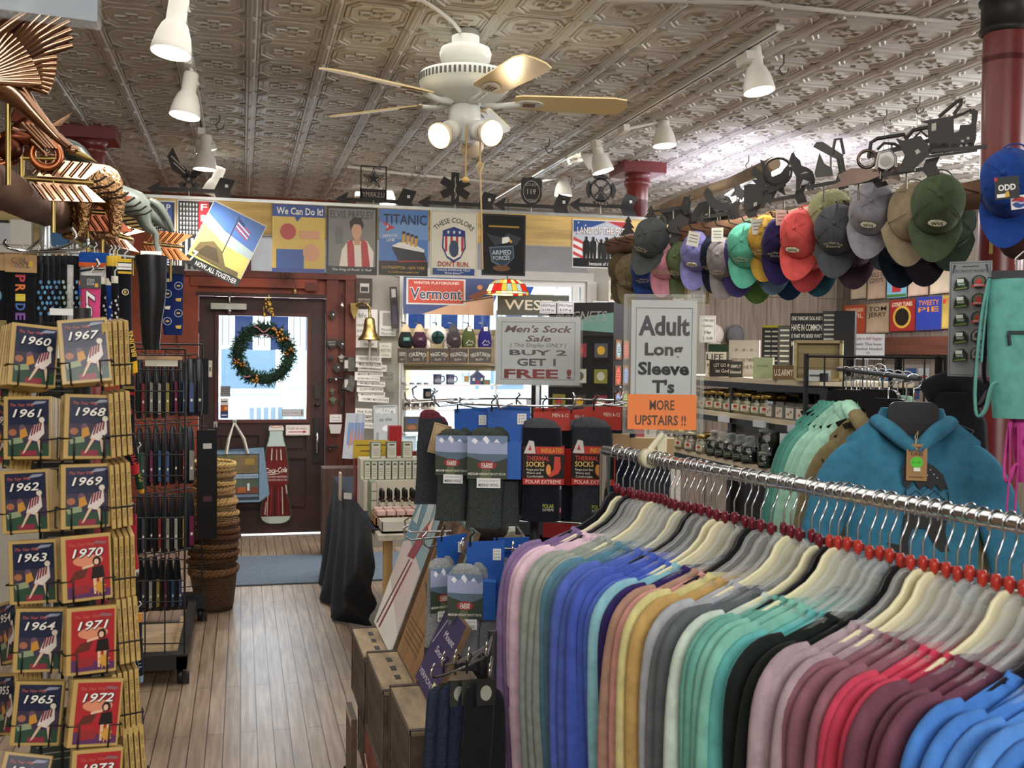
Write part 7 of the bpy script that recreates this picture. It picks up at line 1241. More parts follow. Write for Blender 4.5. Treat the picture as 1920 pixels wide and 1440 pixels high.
# ================================================================ hoodies, grid wall, magnets and bags by the red column
def garment(name,lab,cat,c,yaw,col,W,Lb,slen,sw,group=None,hood=True,x0=.10,drop=.055,tk=.05,hangc='g#19191c',art=None,cut=True,sang=.12):
    # garment on a hanger; c = middle of the neck, local -y is the front
    g=thing(name,lab,cat,c,yaw,group); m='f'+col; b=MB(); ph=RN.uniform(0,6)
    def z_(x):
        x=abs(x); return (-.01-.05*cos(min(1,x/x0)*pi/2)) if x<x0 else -.01-drop*((x-x0)/(W-x0))**1.2
    for sg in (-1,1):
        def fn(u,v,sg=sg):
            x=(2*u-1)*W; z0=z_(x)-(.035 if sg<0 and abs(x)<x0 else 0); z=z0-(Lb+z0)*v; d=z0-z; t=tk*min(1,d/.10)**.6*(1-.8*abs(2*u-1)**4)
            return V((x*(1-.02*v),sg*t+.010*sin(9*x+ph+2*v)*min(1,d*3),z))
        b.grid(fn,22,18,m) if sg>0 else b.grid(lambda u,v:fn(1-u,v),22,18,m)
    b.build('body',g)
    for s in (-1,1):
        l=MB(); l.tube(spl([(s*(W-.075),0,-.035-drop*.75),(s*(W-.025),0,-.07-drop),(s*(W+.02),0,-.14-drop),(s*(W+.05+sang*.1),-.005,-.25-drop),(s*(W+.05+sang*.5),-.01,-slen*.75),(s*(W+.05+sang*.6),-.01,-slen)],4),sp1([.012,.028,.032,.03,.027,.024],4),m,14,fl=sw); l.build('sleeve',g)
        l=MB(); l.tube([(s*(W+.05+sang*.6),-.01,-slen+.0),(s*(W+.05+sang*.6),-.01,-slen-.06)],[.022,.02],m,12,fl=1.6); l.build('cuff',g)
    if hood:
        h=MB(); h.tube(spl([(-x0-.01,-.0,-.02),(-x0*.7,-.035,-.045),(-x0*.2,-.055,-.085),(x0*.12,-.058,-.10)],4),sp1([.026,.030,.026,.016],4),m,10,fl=.75); h.tube(spl([(x0+.01,.0,-.02),(x0*.7,-.035,-.045),(x0*.35,-.052,-.075),(x0*.05,-.06,-.105)],4),sp1([.026,.030,.026,.018],4),m,10,fl=.75)
        h.loft([[V((x0*1.02*q*cos(2*pi*j/16),.055+yy+.045*q*sin(2*pi*j/16),z)) for j in range(16)] for z,q,yy in ((.015,.9,-.02),(-.02,1.05,.0),(-.09,1.05,.02),(-.15,.7,.02))],m); h.build('hood',g)
    else:
        h=MB(); h.tube([(x0*cos(a),tk*.5*sin(a),z_(x0*cos(a)*.98)-(.035 if sin(a)<0 else 0)) for a in [2*pi*j/24 for j in range(24)]],.011,m,6,closed=True); h.build('collar',g)
    hb=MB(); hs=min(1,(W-.02)/.19); hb.prism([(x*hs,z) for x,z in [(-.19,-.095),(-.10,-.055),(-.035,-.01),(0,.016),(.035,-.01),(.10,-.055),(.19,-.095),(.18,-.103),(.08,-.07),(0,-.06),(-.08,-.07),(-.18,-.103)]],-.008,.008,hangc); hb.prism(rrect(-.07,-.03,.07,.035,.025),-.012,.010,hangc); hb.build('hanger',g)
    MB().tube([(0,0,.02),(0,0,.07)]+[(.022*cos(a)-.0,0,.095+.022*sin(a)) for a in [-pi/2+pi*1.3*i/7 for i in range(8)]],.0025,'c#c5c7c9',6).build('hanger_hook',g)
    if art: art(g)
    return g
c=P(1712,776,3.12); fy=facing(c)+.10
def hart(g):
    s=SG(.056,.105,'g#a07c50',.0015); s.t_('LAZY',.5,.86,.13,'p#4a2a1c',.8,bold=.03); s.t_('ONE',.5,.73,.09,'p#4a2a1c',.6,bold=.03); s.oval(.5,.5,.30,.155,'g#58c83a'); s.t_('$ 1.00',.5,.5,.05,'p#1c4a14',.4); s.rect(.36,.26,.68,.36,'p#e6e4dc'); s.t_('~',.5,.10,.04,'p#4a2a1c',.7); s.build('swing_tag',g,loc=(.005,-.075,-.135)); MB().tube([(.002,-.07,-.085),(.0,-.07,-.06),(.008,-.07,-.045),(.002,-.06,-.10)],.0015,'f#c9b48a',5).build('tag_string',g)
    k=3.12/2000; o=MB(); q=lambda l:[((x-1712)*k,(776-y)*k) for x,y in l]
    Y=-.064
    o.prism(q([(1693,868),(1697,852),(1706,848),(1716,856),(1745,868),(1762,885),(1772,912),(1766,908),(1758,914),(1750,902),(1742,914),(1732,904),(1722,914),(1712,896),(1700,912),(1694,905),(1690,880)]),Y,Y+.004,'p#15171a')
    o.prism(q([(1698,918),(1712,904),(1726,922),(1740,908),(1752,924),(1764,912),(1773,935),(1700,936)]),Y+.002,Y+.004,'p#2c6a88'); 
    for a in ([(1700,930),(1716,915),(1732,930)],[(1730,932),(1748,914),(1768,934)],[(1698,912),(1699,940)],[(1771,915),(1773,940)]): o.tube([(p[0],Y-.001,p[1]) for p in q(a)],.0012,'p#15171a',4)
    for i in range(8): x=1702+9*i; o.prism(q([(x,926),(x+5,940),(x-5,940)]),Y,Y+.003,'p#15171a')
    o.prism(q([(1700,938),(1772,938),(1768,990),(1772,1012),(1776,1024),(1762,1026),(1748,1012),(1734,985),(1712,985),(1704,1010),(1706,1034),(1690,1032),(1676,1024),(1668,1016),(1670,1014),(1690,1018),(1694,985)]),Y,Y+.004,'p#15171a'); o.prism(q([(1722,888),(1727,882),(1724,890),(1728,896),(1722,894)]),Y-.001,Y,'p#2c6a88')
    for x,y in ((1704,884),(1740,876),(1752,890),(1735,886),(1712,876),(1746,884)): o.prism(q([(x-1,y-1),(x+1,y-1),(x+1,y+1),(x-1,y+1)]),Y-.001,Y,'p#b9c9d4')
    o.build('chest_print',g); s=SG(.028,.016,'p#d8d8d4',.001); s.t_('LAZY',.5,.5,.5,'p#222222',.8,bold=.02); o2=s.build('side_label',g,loc=(.155,-.035,-.47)); o2.rotation_euler=(0,1.0,0)
garment('hoodie','teal blue hoodie with black bear mountain print and brown swing tag','hoodie',c,fy,'#3a7590',.185,.70,.60,2.0,'hoodies on the black grid wall',art=hart,x0=.095,drop=.065,sang=.07)
rail=[]
for i,(px,py,d,col,lab,hd) in enumerate(((1665,768,3.35,'#7d7150','camouflage brown hoodie with antler print behind the teal blue one',True),(1648,750,3.45,'#a9d9c2','pale mint hoodie, nearer the teal blue one',True),(1632,752,3.53,'#9ccfb8','mint green hoodie with wide sleeve',True),(1618,752,3.62,'#a4d6c0','pale mint sweatshirt behind the mint green hoodie',False),(1606,750,3.70,'#5fa596','sea green sweatshirt, nearer the mint ones',False),(1596,750,3.78,'#559a8c','sea green sweatshirt, middle of three',False),(1586,748,3.86,'#4f9286','sea green sweatshirt, last of the hoodie row',False))):
    c=P(px,py,d); g=garment('hoodie' if hd else 'sweatshirt',lab,'hoodie' if hd else 'sweatshirt',c,facing(c)-.50,col,.205,.68,.60,1.8,'hoodies on the black grid wall',hood=hd,tk=.028,drop=.085,sang=.06); rail.append(c)
    if i==0:
        o=MB()
        for x,z in ((-.17,-.22),(-.19,-.42),(-.10,-.55),(.0,-.3)):
            for a in (-.6,-.2,.3,.8): o.tube([(x,-.042,z),(x+.03*sin(a),-.045,z+.035*cos(a)),(x+.05*sin(a*1.3),-.042,z+.06*cos(a))],.004,'p#2a2018',5)
            o.ball((x,-.038,z-.01),(.02,.008,.018),'p#2a2018',8,5)
        o.build('antler_print',g)
a,b_=rail[-1]+V((0,0,.105)),P(1712,776,3.12)+V((0,0,.105)); tag(MB().tube([a+(a-b_).normalized()*.12,b_-(a-b_).normalized()*.05],.008,'k#1b1b1e',8).tube([a,V((a.x+.25,a.y+.1,a.z)),V((a.x+.25,a.y+.1,0))],.01,'k#1b1b1e',6).build('hanging_rail'),'black rail the hoodies hang on','rail')
for i in range(8):
    t=i/7; p=a.lerp(b_,.0+.82*t)+V((.06,.05,-.0)); g=thing('empty_hanger','black chrome-hooked hanger behind the hoodies, %s from the candle shelves'%NTH[i],'hanger',p,-.9,'empty hangers behind the hoodies'); MB().prism([(-.2,-.16),(-.05,-.10),(0,-.08),(.05,-.10),(.2,-.16),(.19,-.175),(0,-.105),(-.19,-.175)],-.006,.006,'g#19191c').build('shoulder_bar',g); MB().tube([(0,0,-.085),(0,0,-.03)]+[(.02*cos(t_),0,-.005+.02*sin(t_)) for t_ in [-pi/2+pi*1.4*k/7 for k in range(8)]],.0025,'c#c5c7c9',6).build('hook',g)
gw=thing('grid_wall','black wire grid wall behind the hoodies','grid wall',(0,0,0)); A=P(1512,668,3.98); B=P(1775,657,3.62)
gridpanel((A.x,A.y,0),(B.x,B.y,0),.12,A.z,7,13,gw,r=.004); MB().b2((A.x-.007,A.y-.007,0),(A.x+.007,A.y+.007,A.z+.01),KW).b2((B.x-.007,B.y-.007,0),(B.x+.007,B.y+.007,A.z+.01),KW).build('leg_post',gw)
for px in (1600,1690,1762):
    q=A.lerp(B,(px-1512)/263); MB().box((q.x,q.y,q.z-.05),(.018,.018,.06),'g#1a1a1c').build('grid_bracket',gw)
for i in range(7):
    px,d=1660+ (i%4)*24,4.4; py=700+34*(i//4); c=P(px+(6 if i>3 else 0),py,4.6); s=SG(.05,.075,'q#d5dadd',.004); s.rect(.06,.06,.94,.8,('p#2f6a9a','p#8a9aa4','p#2a4f86','p#b5bcc2')[i%4]); s.poly([(.2,.3),(.6,.45),(.8,.3),(.5,.18)],'p#b5443a'); o=s.build('postcard_pack',loc=c,rz=facing(c)); tag(o,'clear packet with blue picture card behind the grid wall, %s from the shelves'%NTH[i],'packet','picture packets behind the grid wall'); 
q=P(1700,735,4.7); tag(MB().b2((-.20,0,-.35),(.22,.30,-.10),'p#55565c').b2((-.2,.02,-.1),(.22,.06,.10),'p#6f7278').b2((-.18,.05,-1.2),(.2,.25,-.35),'k#222226').build('packet_stand',loc=(q.x,q.y+.12,1.21),rz=facing(q)),'dark stand holding the picture packets behind the grid wall','stand')
tag(MB().tube(spl([(-.09,0,-.01),(0,.02,.03),(.09,0,-.01)],4),.03,'f#17181c',8,fl=1.5).loft([[V((w/2*cos(2*pi*j/12),.04*sin(2*pi*j/12),z)) for j in range(12)] for z,w in ((0,.12),(-.1,.2),(-.35,.24),(-.6,.24))],'f#17181c').tube([(0,0,.02),(0,.25,.05)],.004,KW,5).build('dark_garment',loc=P(1790,735,3.55),rz=facing(P(1790,735,3.5))),'black garment hanging between the teal blue hoodie and the red column','garment')
# magnet board
c=P(1818,598,3.05); g=thing('magnet_board','grey board of decorative place magnets on the red column','display board',c,facing(c)-.18); k=3.05/2000; W,H=74*k,216*k
s=SG(W,H,'p#85878a',.004); s.frm(.004,.0012,'p#3a3b3e'); s.t_('DECORATIVE MAGNETS',.5,.915,.026,'p#2c2c30',.80); s.t_('~',.5,.955,.014,'p#2c2c30',.4); s.poly([(.06,.88),(.10,.97),(.16,.97),(.12,.93)],'p#3a3b3e'); s.poly([(.94,.88),(.90,.97),(.84,.97),(.88,.93)],'p#3a3b3e'); s.build('backing_board',g)
for i in range(5):
    for j in range(2):
        x=(-.20+.42*j)*W; z=(.30-.155*i+.012*j)*H; t=thing('place_magnet',('green road scene' if j==0 else ('round red barn' if i<3 else 'round black and white'))+' magnet with state name, %s from the top of the board'%NTH[i],'magnet',(0,0,0),0,'magnets on the grey board')
        m_=MB(); w=.17*W
        if j==0: m_.prism([(-w,-w*.9),(w*1.0,-w*.7),(w*1.05,w*.3),(w*.5,w*1.0),(-w*.5,w*.9),(-w*.9,w*.2)],-.008,0,'g#1c2a20'); m_.b2((-w*.6,-.0085,w*.15),(w*.35,-.008,w*.8),'p#d4d6d0'); m_.b2((-w*.55,-.009,-.35*w),(w*.6,-.008,.25*w),'p#274a36'); m_.txt('VERMONT',0,-.02*w,w*.28,'p#e6e6dc',w=w*1.0,y=-.0095); m_.prism([(-w*.9,-w*.85),(w*.9,-w*.65),(w*.8,-w*.4),(-w*.7,-w*.6)],-.0095,-.008,'p#6a7a3a')
        else: m_.prism(ell(0,.1*w,w,w*1.0,20),-.008,0,'g#1a1a1a'); m_.prism(ell(0,.15*w,w*.82,w*.82,18),-.0085,-.008,'p#55604a' if i<3 else 'p#8a8a86'); m_.prism([(-w*.5,-.1*w),(-.3*w,.6*w),(.3*w,.5*w),(.4*w,-.1*w)],-.009,-.008,'p#b5332f' if i<3 else 'p#2a2a2a'); m_.prism([(-w*1.0,-w*.75),(0,-w*.5),(w*1.0,-w*.75),(w*.95,-w*.3),(0,-.1*w),(-w*.95,-w*.3)],-.0095,-.008,'p#b5383a' if i<3 else 'p#2c2c2c'); m_.txt('VERMONT',0,-.38*w,w*.28,'p#ecead8',w=w*1.4,y=-.010)
        m_.build('magnet_face',t); t.matrix_basis=g.matrix_basis@MX.Translation((x,-.0028,z))
# bags hanging by the column
def sling(px0,py0,px1,py1,d,col,lab,zip_=True,yaw=0):
    c=P((px0+px1)/2,py0,d); k=d/2000; w=(px1-px0)*k; h=(py1-py0)*k; g=thing('sling_bag',lab,'bag',c,facing(c)+yaw,'canvas sling bags beside the red column'); m='f'+col
    R=[[V((x+w/2*ww*cos(2*pi*j/18)*(1 if abs(cos(2*pi*j/18))>.5 else 1),tt*sin(2*pi*j/18),z)) for j in range(18)] for z,ww,tt,x in ((0,1,.012,0),(-.03,1.02,.02,0),(-h*.5,1.0,.03,.0),(-h*.85,.98,.03,.01),(-h,.92,.018,.012))]
    MB().loft(R,m).build('bag_body',g); b=MB(); b.tube(spl([(-w*.5,-.015,-.005),(-w*.62,-.02,-h*.3),(-w*.70,-.022,-h*.75),(-w*.66,-.025,-h*.98),(-w*.5,-.028,-h*.94),(-w*.40,-.028,-h*.78),(-w*.28,-.03,-h*.74)],4),.016,m,8,fl=.25); b.tube(spl([(-w*.48,-.01,0),(-w*.55,-.014,-h*.3),(-w*.60,-.016,-h*.6)],4),.013,m,8,fl=.25); b.build('strap',g)
    if zip_: z=MB(); z.b2((-w*.12,-.034,-h*.40),(w*.55,-.031,-h*.375),'p#1c2a2a'); z.tube([(-w*.10,-.036,-h*.40),(-w*.07,-.037,-h*.48)],.004,'k#222222',5); z.build('zip',g)
    MB().b2((-w*.45,-.012,.0),(w*.55,.012,.02),'g#1a1a1d').tube([(0,0,.02),(0,0,.05),(.02,.0,.07),(.04,.0,.05)],.003,'c#c9cbcd',6).build('clip_hanger',g)
sling(1858,522,1950,785,2.72,'#64a59d','sea green canvas sling bag with long looped strap'); sling(1902,768,1960,905,2.75,'#c94f9c','bright pink sling bag with long straps hanging below the sea green one')
b=MB(); c=P(1845,520,2.95); k=2.95/2000
b.tube(spl([(10*k,0,0),(-2*k,.0,-60*k),(-10*k,-.01,-160*k),(-12*k,-.01,-225*k),(-3*k,-.01,-242*k),(10*k,-.01,-225*k),(12*k,-.005,-195*k)],4),.013,'f#17181c',8,fl=.35).tube(spl([(18*k,.02,0),(10*k,.02,-80*k),(4*k,.02,-170*k),(8*k,.02,-200*k)],4),.018,'f#17181c',8,fl=.35); tag(b.build('black_strap',loc=c,rz=facing(c)),'long black bag strap looped beside the magnet board','strap')
for i,(x0,x1,y1) in enumerate(((1893,1900,975),(1908,1914,985))):
    c=P(x0,800,2.74); k=2.74/2000; tag(MB().tube(spl([(0,0,0),((x1-x0)*k*.3,-.005,-80*k),((x1-x0)*k*-.2,-.005,-150*k),((x1-x0)*k*.4,0,-(y1-800)*k)],4),.009,'f#b8458c',6,fl=.35).build('pink_strap',loc=c,rz=facing(c)),'pink canvas strap dangling beside the red column, '+('outer one' if i==0 else 'inner one'),'strap')
q=P(1905,440,3.0); tag(MB().ball((0,0,0),(.06,.05,.05),'f#3a2420',12,8).build('brown_cap',loc=P(1912,455,3.1)),'dark brown cap under the royal blue cap at the picture edge','cap')
q=P(1838,430,3.64); b=MB(); b.M=MX.Translation((2.585,3.23,0))@MX.Rotation(math.atan2(-2.585,3.23)*1.0,4,'Z'); 
for z,c_,w in ((1.98,'p#8a8d86',.05),(1.93,'p#b5a05a',.015)): b.add([(.0752*sin(a)+0,-.0752*cos(a),z+dz) for dz in (0,.10) for a in (-.5,-.5+w*12)],[(0,1,3,2)],c_)
b.M=None; tag(b.build('peeled_tape'),'worn grey tape and peeled paint on the red column under the caps','tape')
c=P(1828,715,3.5); s=SG(.03,.03,'p#ffffff'[:0]+'g#4fae3a',.0006); s=MB(); s.prism(ell(0,0,.012,.012,14),-.0006,0,'g#4fae3a'); tag(s.build('round_sticker',loc=P(1826,705,3.655),rz=facing(P(1826,705,3.6))),'small round green sticker on the red column','sticker')
# ================================================================ table with oils, wooden signs, crates
tb=thing('cloth_table','long table draped with a dark navy cloth carrying the oil display','table',(1.0,5.7,0))
TX0,TX1,TY0,TY1,TZ=.60,1.40,4.80,7.1,.74
MB().b2((TX0-1.0,TY0-5.7,TZ-.03),(TX1-1.0,TY1-5.7,TZ),'y#b9b1a0').build('table_top',tb,bev=.004)
for x in (TX0+.05,TX1-.05):
    for y in (TY0+.05,TY1-.05): MB().b2((x-1.02,y-5.72,0),(x-.98,y-5.68,TZ-.03),'z#b08c58').build('leg',tb)
def drape(u,v):
    y0=TY1-(TY1-4.93)*u; y1=TY1+.5-(TY1+.5-5.95)*u; y=y0+(y1-y0)*v**1.2; fd=sin(13*y+2*v); x=TX0-.014-.03*v-.035*v*fd*(1-.2*u)-.05*v*v*(1-abs(2*u-1))+.16*max(0,u-.86)/.14*v; return V((x-1.0,y-5.7,max(TZ+.004-(TZ-.012)*v,.012)))
c_=MB(); c_.grid(drape,60,16,'f#141a26'); c_.grid(lambda u,v: V((TX0-.013-1.0+.16*u,TY1-(TY1-TY0-.12)*v-5.7,TZ+.004)),4,10,'f#141a26'); c_.build('table_cloth',tb)
def boxes(name,lab,cat,n,fn,group):
    for i in range(n):
        o=fn(i); tag(o,lab(i),cat,group)
def oilbox(x,y,z,w,d,h,col,face,txt=True,rz=0):
    b=MB(); b.b2((-w/2,-d/2,0),(w/2,d/2,h),col); b.prism([(-w*.42,h*.05),(w*.42,h*.05),(w*.42,h*.95),(-w*.42,h*.95)],-d/2-.0006,0,face,side=False)
    if txt:
        b.b2((-w*.25,-d/2-.001,h*.78),(w*.25,-d/2-.0008,h*.86),'p#4a5444')
        for k in range(4): b.b2((-w*.3,-d/2-.001,h*(.2+.12*k)),(w*.3,-d/2-.0008,h*(.23+.12*k)),'p#7f8878')
    b.M=None; return b.build('oil_box',loc=(x,y,z),rz=rz)
TZ+=.005
sd_=MB()  # stepped riser
tag(MB().b2((.615,5.52,TZ),(1.30,5.86,TZ+.155),'p#cfc8b8').b2((.615,5.70,TZ+.155),(1.30,5.86,TZ+.25),'p#cfc8b8').b2((.66,5.20,TZ),(1.30,5.34,TZ+.05),'p#cfc8b8').build('display_riser'),'cream stepped riser under the small oil boxes','riser')
for i in range(14): o=oilbox(.635+.036*i,5.57,TZ+.155,.032,.034,.10,'p#7d8a74','p#cfcabb'); tag(o,'small pale green oil box standing in the middle row, %s from the aisle'%NTH[i],'box','small oil boxes on the riser')
for i in range(7): o=oilbox(.70+.085*i,5.75,TZ+.25,.055,.05,.09,'p#7d8a74' if i!=1 else 'p#6a745f','p#d2cdbf'); tag(o,'small green and cream oil box on the upper step, %s from the aisle'%NTH[i],'box','small oil boxes on the riser')
for i,(x,y,z,w,h,c,l) in enumerate(((.655,6.02,.0,.08,.275,'g#8a2328','tall dark red box at the aisle edge of the oil display'),(.78,6.10,.0,.14,.28,'g#8a2328','wide red box behind the oil boxes'),(.835,5.98,.0,.07,.41,'g#a3262c','tallest bright red box behind the oil display'),(1.0,5.96,.0,.18,.27,'g#7a2a20','brown-red box printed with a coffee cup'),(.625,5.90,.0,.035,.19,'g#74202a','maroon box low at the aisle edge'))):
    b=MB(); b.b2((-w/2,-.04,0),(w/2,.04,h),c); 
    if i==3: b.prism(ell(.0,h*.6,.05,.05,16),-.0406,0,'p#e0dbcf',side=False); b.prism(ell(0,h*.62,.038,.028,14),-.041,0,'p#2a1712',side=False); b.prism([(-.08,.03),(.08,.03),(.08,.1),(-.08,.12)],-.0406,0,'p#b5722e',side=False)
    tag(b.build('red_box',loc=(x,y,TZ+z)),l,'box','red boxes of the oil display')
c=PY(696,842,5.9); s=SG(.20,.10,'p#c9a82e',.002); s.t_('~',.5,.72,.12,'p#5a4a1c',.85); s.t_('~',.5,.4,.12,'p#5a4a1c',.6); s.rect(.46,.0,.56,.6,'p#6a4a20'); o=s.build('yellow_card',loc=c); tag(o,'yellow price card behind the red oil boxes','card'); tag(MB().b2((-.005,.002,TZ),(.005,.008,c.z),'p#8a8a84').build('card_stem',loc=(c.x,c.y,0)),'thin stem holding the yellow price card','stand')
for r in range(2):
    for i in range(10):
        g=thing('oil_bottle','amber oil bottle with black cap, %s, %s from the aisle'%(('first row' if r==0 else 'second row'),NTH[i]),'bottle',(.675+.038*i,5.235+.065*r,TZ+.05),0,'oil bottles on the table')
        MB().lathe([(0,0),(.013,0),(.013,.04),(.007,.05),(.007,.055)],'g#3a2416',12).build('bottle_body',g); MB().lathe([(.0135,.008),(.0135,.034)],'p#d6d0bf',12).build('label_band',g); MB().lathe([(.010,.052),(.010,.085),(.006,.095),(0,.096)],'g#161614',12).build('cap',g)
for i in range(10): o=oilbox(.640+.046*(i%5),5.03+.10*(i//5),TZ+.052,.04,.07,.02,'p#c9a49a','p#d8b8b0',False); tag(o,'flat pink soap box, %s in the wooden trays'%NTH[i],'box','flat pink boxes in the wooden trays')
for j,(x,y,z) in enumerate(((.665,5.025,0),(.79,5.025,0),(.665,5.13,.0),(.79,5.13,.0))):
    b=MB(); b.b2((-.055,-.05,0),(.055,.05,.008),'x#a8845a'); b.b2((-.055,-.05,0),(-.049,.05,.05),'x#a8845a'); b.b2((.049,-.05,0),(.055,.05,.05),'x#a8845a'); b.b2((-.055,-.05,0),(.055,-.044,.045),'x#b08c60'); b.b2((-.055,.044,0),(.055,.05,.05),'x#a8845a'); tag(b.build('wooden_tray',loc=(x,y,TZ+z)),'small wooden tray of pink boxes, %s on the table'%NTH[j],'tray','small wooden trays on the table')
b=MB(); b.b2((-.07,-.06,0),(.07,.06,.006),'g#d5d1c6'); 
for a in ((-.07,-.06,-.066,.06),(.066,-.06,.07,.06),(-.07,-.06,.07,-.056),(-.07,.056,.07,.06)): b.b2((a[0],a[1],0),(a[2],a[3],.05),'g#d5d1c6')
tag(b.build('white_tray',loc=(.69,4.885,TZ)),'white plastic tray at the front corner of the table','tray')
for i in range(12): o=oilbox(.655+.0,5.36+.0*i,TZ+.0+.0,.03,.03,.0+.045,'p#7d8a74','p#c5c0b0',False); o.location=(.632,5.25+.06*(i%3),TZ+.046*(i//3)); tag(o,'pale green carton stacked at the aisle edge of the oils, %s'%NTH[i],'box','pale green cartons at the aisle edge')
c=PX(652,930,TX0-.03); s=SG(.05,.035,'p#dcdcd8',.001); o=s.build('hang_tag',loc=c,rz=-.6); tag(o,'small white tag clipped to the navy table cloth','tag')
c=PX(650,880,.60); b=MB()
for i in range(5): b.tube([(0+.01*i,.02*i,.04),(.005+.01*i,.02*i,-.02-.04*(i%2))],.008,'g#1a1a1c',6)
tag(MB().b2((-.006,-.03,-.16),(.004,.06,.0),'p#c9b9a8').build('paper_strip',loc=(c.x-.035,c.y,c.z-.02)),'paper strip hanging on the table edge by the door','paper')
# crates
def crate(x,y,z,L,W,H,col,lab,side=None,endt=None,slots=True,rz=0,tc='p#5a3a2e'):
    # solid-bottomed soda crate lying upside down: top shows its base boards
    g=thing('soda_crate',lab,'crate',(x,y,z),rz,'old wooden soda crates stacked by the sock stand'); t=.012
    MB().b2((0,-L,H-t),(W,0,H),'o'+({'#54483a':'#85745a'}.get(col,col))).build('top_board',g,bev=.002)
    ln=MB(); [ln.b2((W*k-.002,-L+.004,H),(W*k+.002,-.004,H+.0008),'k#1c1712') for k in (.34,.67)]; [ln.b2((0,y-.009,H),(W,y+.009,H+.003),'o#3a3026') for y in (-L+.012,-.012)]; ln.build('board_seam',g)
    MB().b2((0,-L,0),(t,0,H-t),'o'+(side or col)).build('side_panel',g); MB().b2((W-t,-L,0),(W,0,H-t),'o'+col).build('side_panel',g)
    MB().b2((t,-L,0),(W-t,-L+t,H-t),'o'+col).build('end_panel',g); MB().b2((t,-t,0),(W-t,0,H-t),'o'+col).build('end_panel',g)
    b=MB()
    for yy in (-L,-t): b.b2((-.002,yy-.001,0),(.0,yy+t+.001,H),'m#6b5a48')
    b.b2((-.002,-L,H-.012),(.0,0,H),'m#6b5a48'); b.build('metal_strap',g)
    if slots:
        s=MB()
        for k in range(3): s.prism([(0,0),(0,0)],0,0,col) if False else s.b2((W*.17,-L*.30-.10*k,H),(W*.23,-L*.30-.10*k+.045,H+.0016),'k#0c0a08')
        s.build('hand_slot',g)
    if endt: s=MB(); s.txt(endt,0,0,.05,tc,w=W*.62,y=0,bold=.01); s.build('stencil_lettering',g,M=MX.Translation((W*.5,-L-.001,H*.6)))
    if side: s=MB(); s.tube(spl([(0,-L*.05,H*.62),(-.001,-L*.35,H*.48),(-.001,-L*.6,H*.55),(-.001,-L*.95,H*.30)],6),.003,'p#b58a80',4); s.build('side_stripe',g)
    return g
crate(.425,4.20,.240,.45,.30,.24,'#54483a','weathered crate with hand slots, topmost at the table end')
crate(.45,4.19,.0,.45,.29,.235,'#54483a','weathered crate on the floor at the table end')
crate(.425,3.685,.275,.455,.31,.25,'#54483a','weathered crate with three hand slots, middle of the upper row')
crate(.42,3.70,.0,.47,.31,.275,'#4f3d30','red-sided crate on the floor under the middle one',side='#7a3a34',slots=False)
crate(.435,3.165,.295,.41,.33,.27,'#54483a','weathered crate with stencilled cola lettering on top, nearest the viewer',slots=False,endt='COLA')
crate(.41,3.18,.0,.42,.33,.295,'#4a3f33','crate under the stencilled one, nearest the viewer',side='#6f3630',slots=False)
b=MB(); b.b2((0,-.2,0),(.02,0,.25),'y#5d4c3a'); b.prism(ell(0,0,.01,.01),0,0,'p#111111',side=False); b.b2((-.001,-.19,.22),(0,-.01,.245),'p#b5ab98'); tag(b.build('crate_plank',loc=(.385,4.0,0)),'loose crate end with white speckled top edge leaning on the far crates','board')
# leaning wooden signs: lower edge centre -> upper edge centre, width across the face
def lean(x0,y0,z0,L,W,col,lab,fn,ang=rad(18),yaw=rad(-90),t=.018,cat='wooden sign'):
    s=SG(W,L,col,t,'x#6a5238'); fn(s); o=s.build('wooden_sign'); M=MX.Translation((x0,y0,z0))@MX.Rotation(yaw,4,'Z')@MX.Rotation(-ang,4,'X')@MX.Translation((0,0,L/2)); o.matrix_basis=M; return tag(o,lab,cat,'wooden wall signs leaning on the crates')
def ski(s):
    s.rect(.02,.0,.98,.35,'p#d8d4cc'); s.poly([(.02,.3),(.98,.12),(.98,.5),(.02,.62)],'p#c5b8b4'); s.poly([(.02,.55),(.4,.62),(.45,1),(.02,1)],'p#5f8494'); s.poly([(.45,.55),(.7,.7),(.62,1),(.42,1)],'p#a8b5b4'); s.poly([(.35,.5),(.62,.52),(.75,.68),(.7,.78),(.5,.66)],'p#8a3f48'); s.poly([(.7,.74),(.86,.70),(.8,.82)],'p#d8b8a8'); s.poly([(.25,.02),(.30,.02),(.62,.5),(.58,.5)],'p#8a2f38'); s.poly([(.12,.02),(.15,.02),(.5,.5),(.47,.5)],'p#6a3038'); s.poly([(.1,.7),(.2,.9),(.3,.7)],'p#b5c0bc')
def skb(s):
    s.rect(.02,.55,.98,1,'p#5b8496'); s.rect(.02,.0,.98,.55,'p#7a6a58'); s.t_('SKI',.35,.80,.10,'p#dcd9cf',.6,rot=pi/2,bold=.01); s.poly([(.1,.5),(.9,.45),(.8,.3),(.3,.2)],'p#3a3028')
def barn(s):
    s.rect(.02,.0,.98,.98,'z#8a6844'); s.poly([(.05,.98),(.5,.98),(.55,.7),(.2,.6),(.05,.66)],'z#54402c'); s.poly([(.2,.62),(.45,.66),(.5,.56),(.26,.52)],'z#a58456'); s.poly([(.5,.66),(.9,.72),(.92,.5),(.6,.5)],'z#4a382a'); s.poly([(.1,.52),(.9,.5),(.7,.42),(.4,.44)],'z#54402c')
    for k in range(5): s.t_('~',.42,.26-.035*k,.012,'p#5f4428',.7)
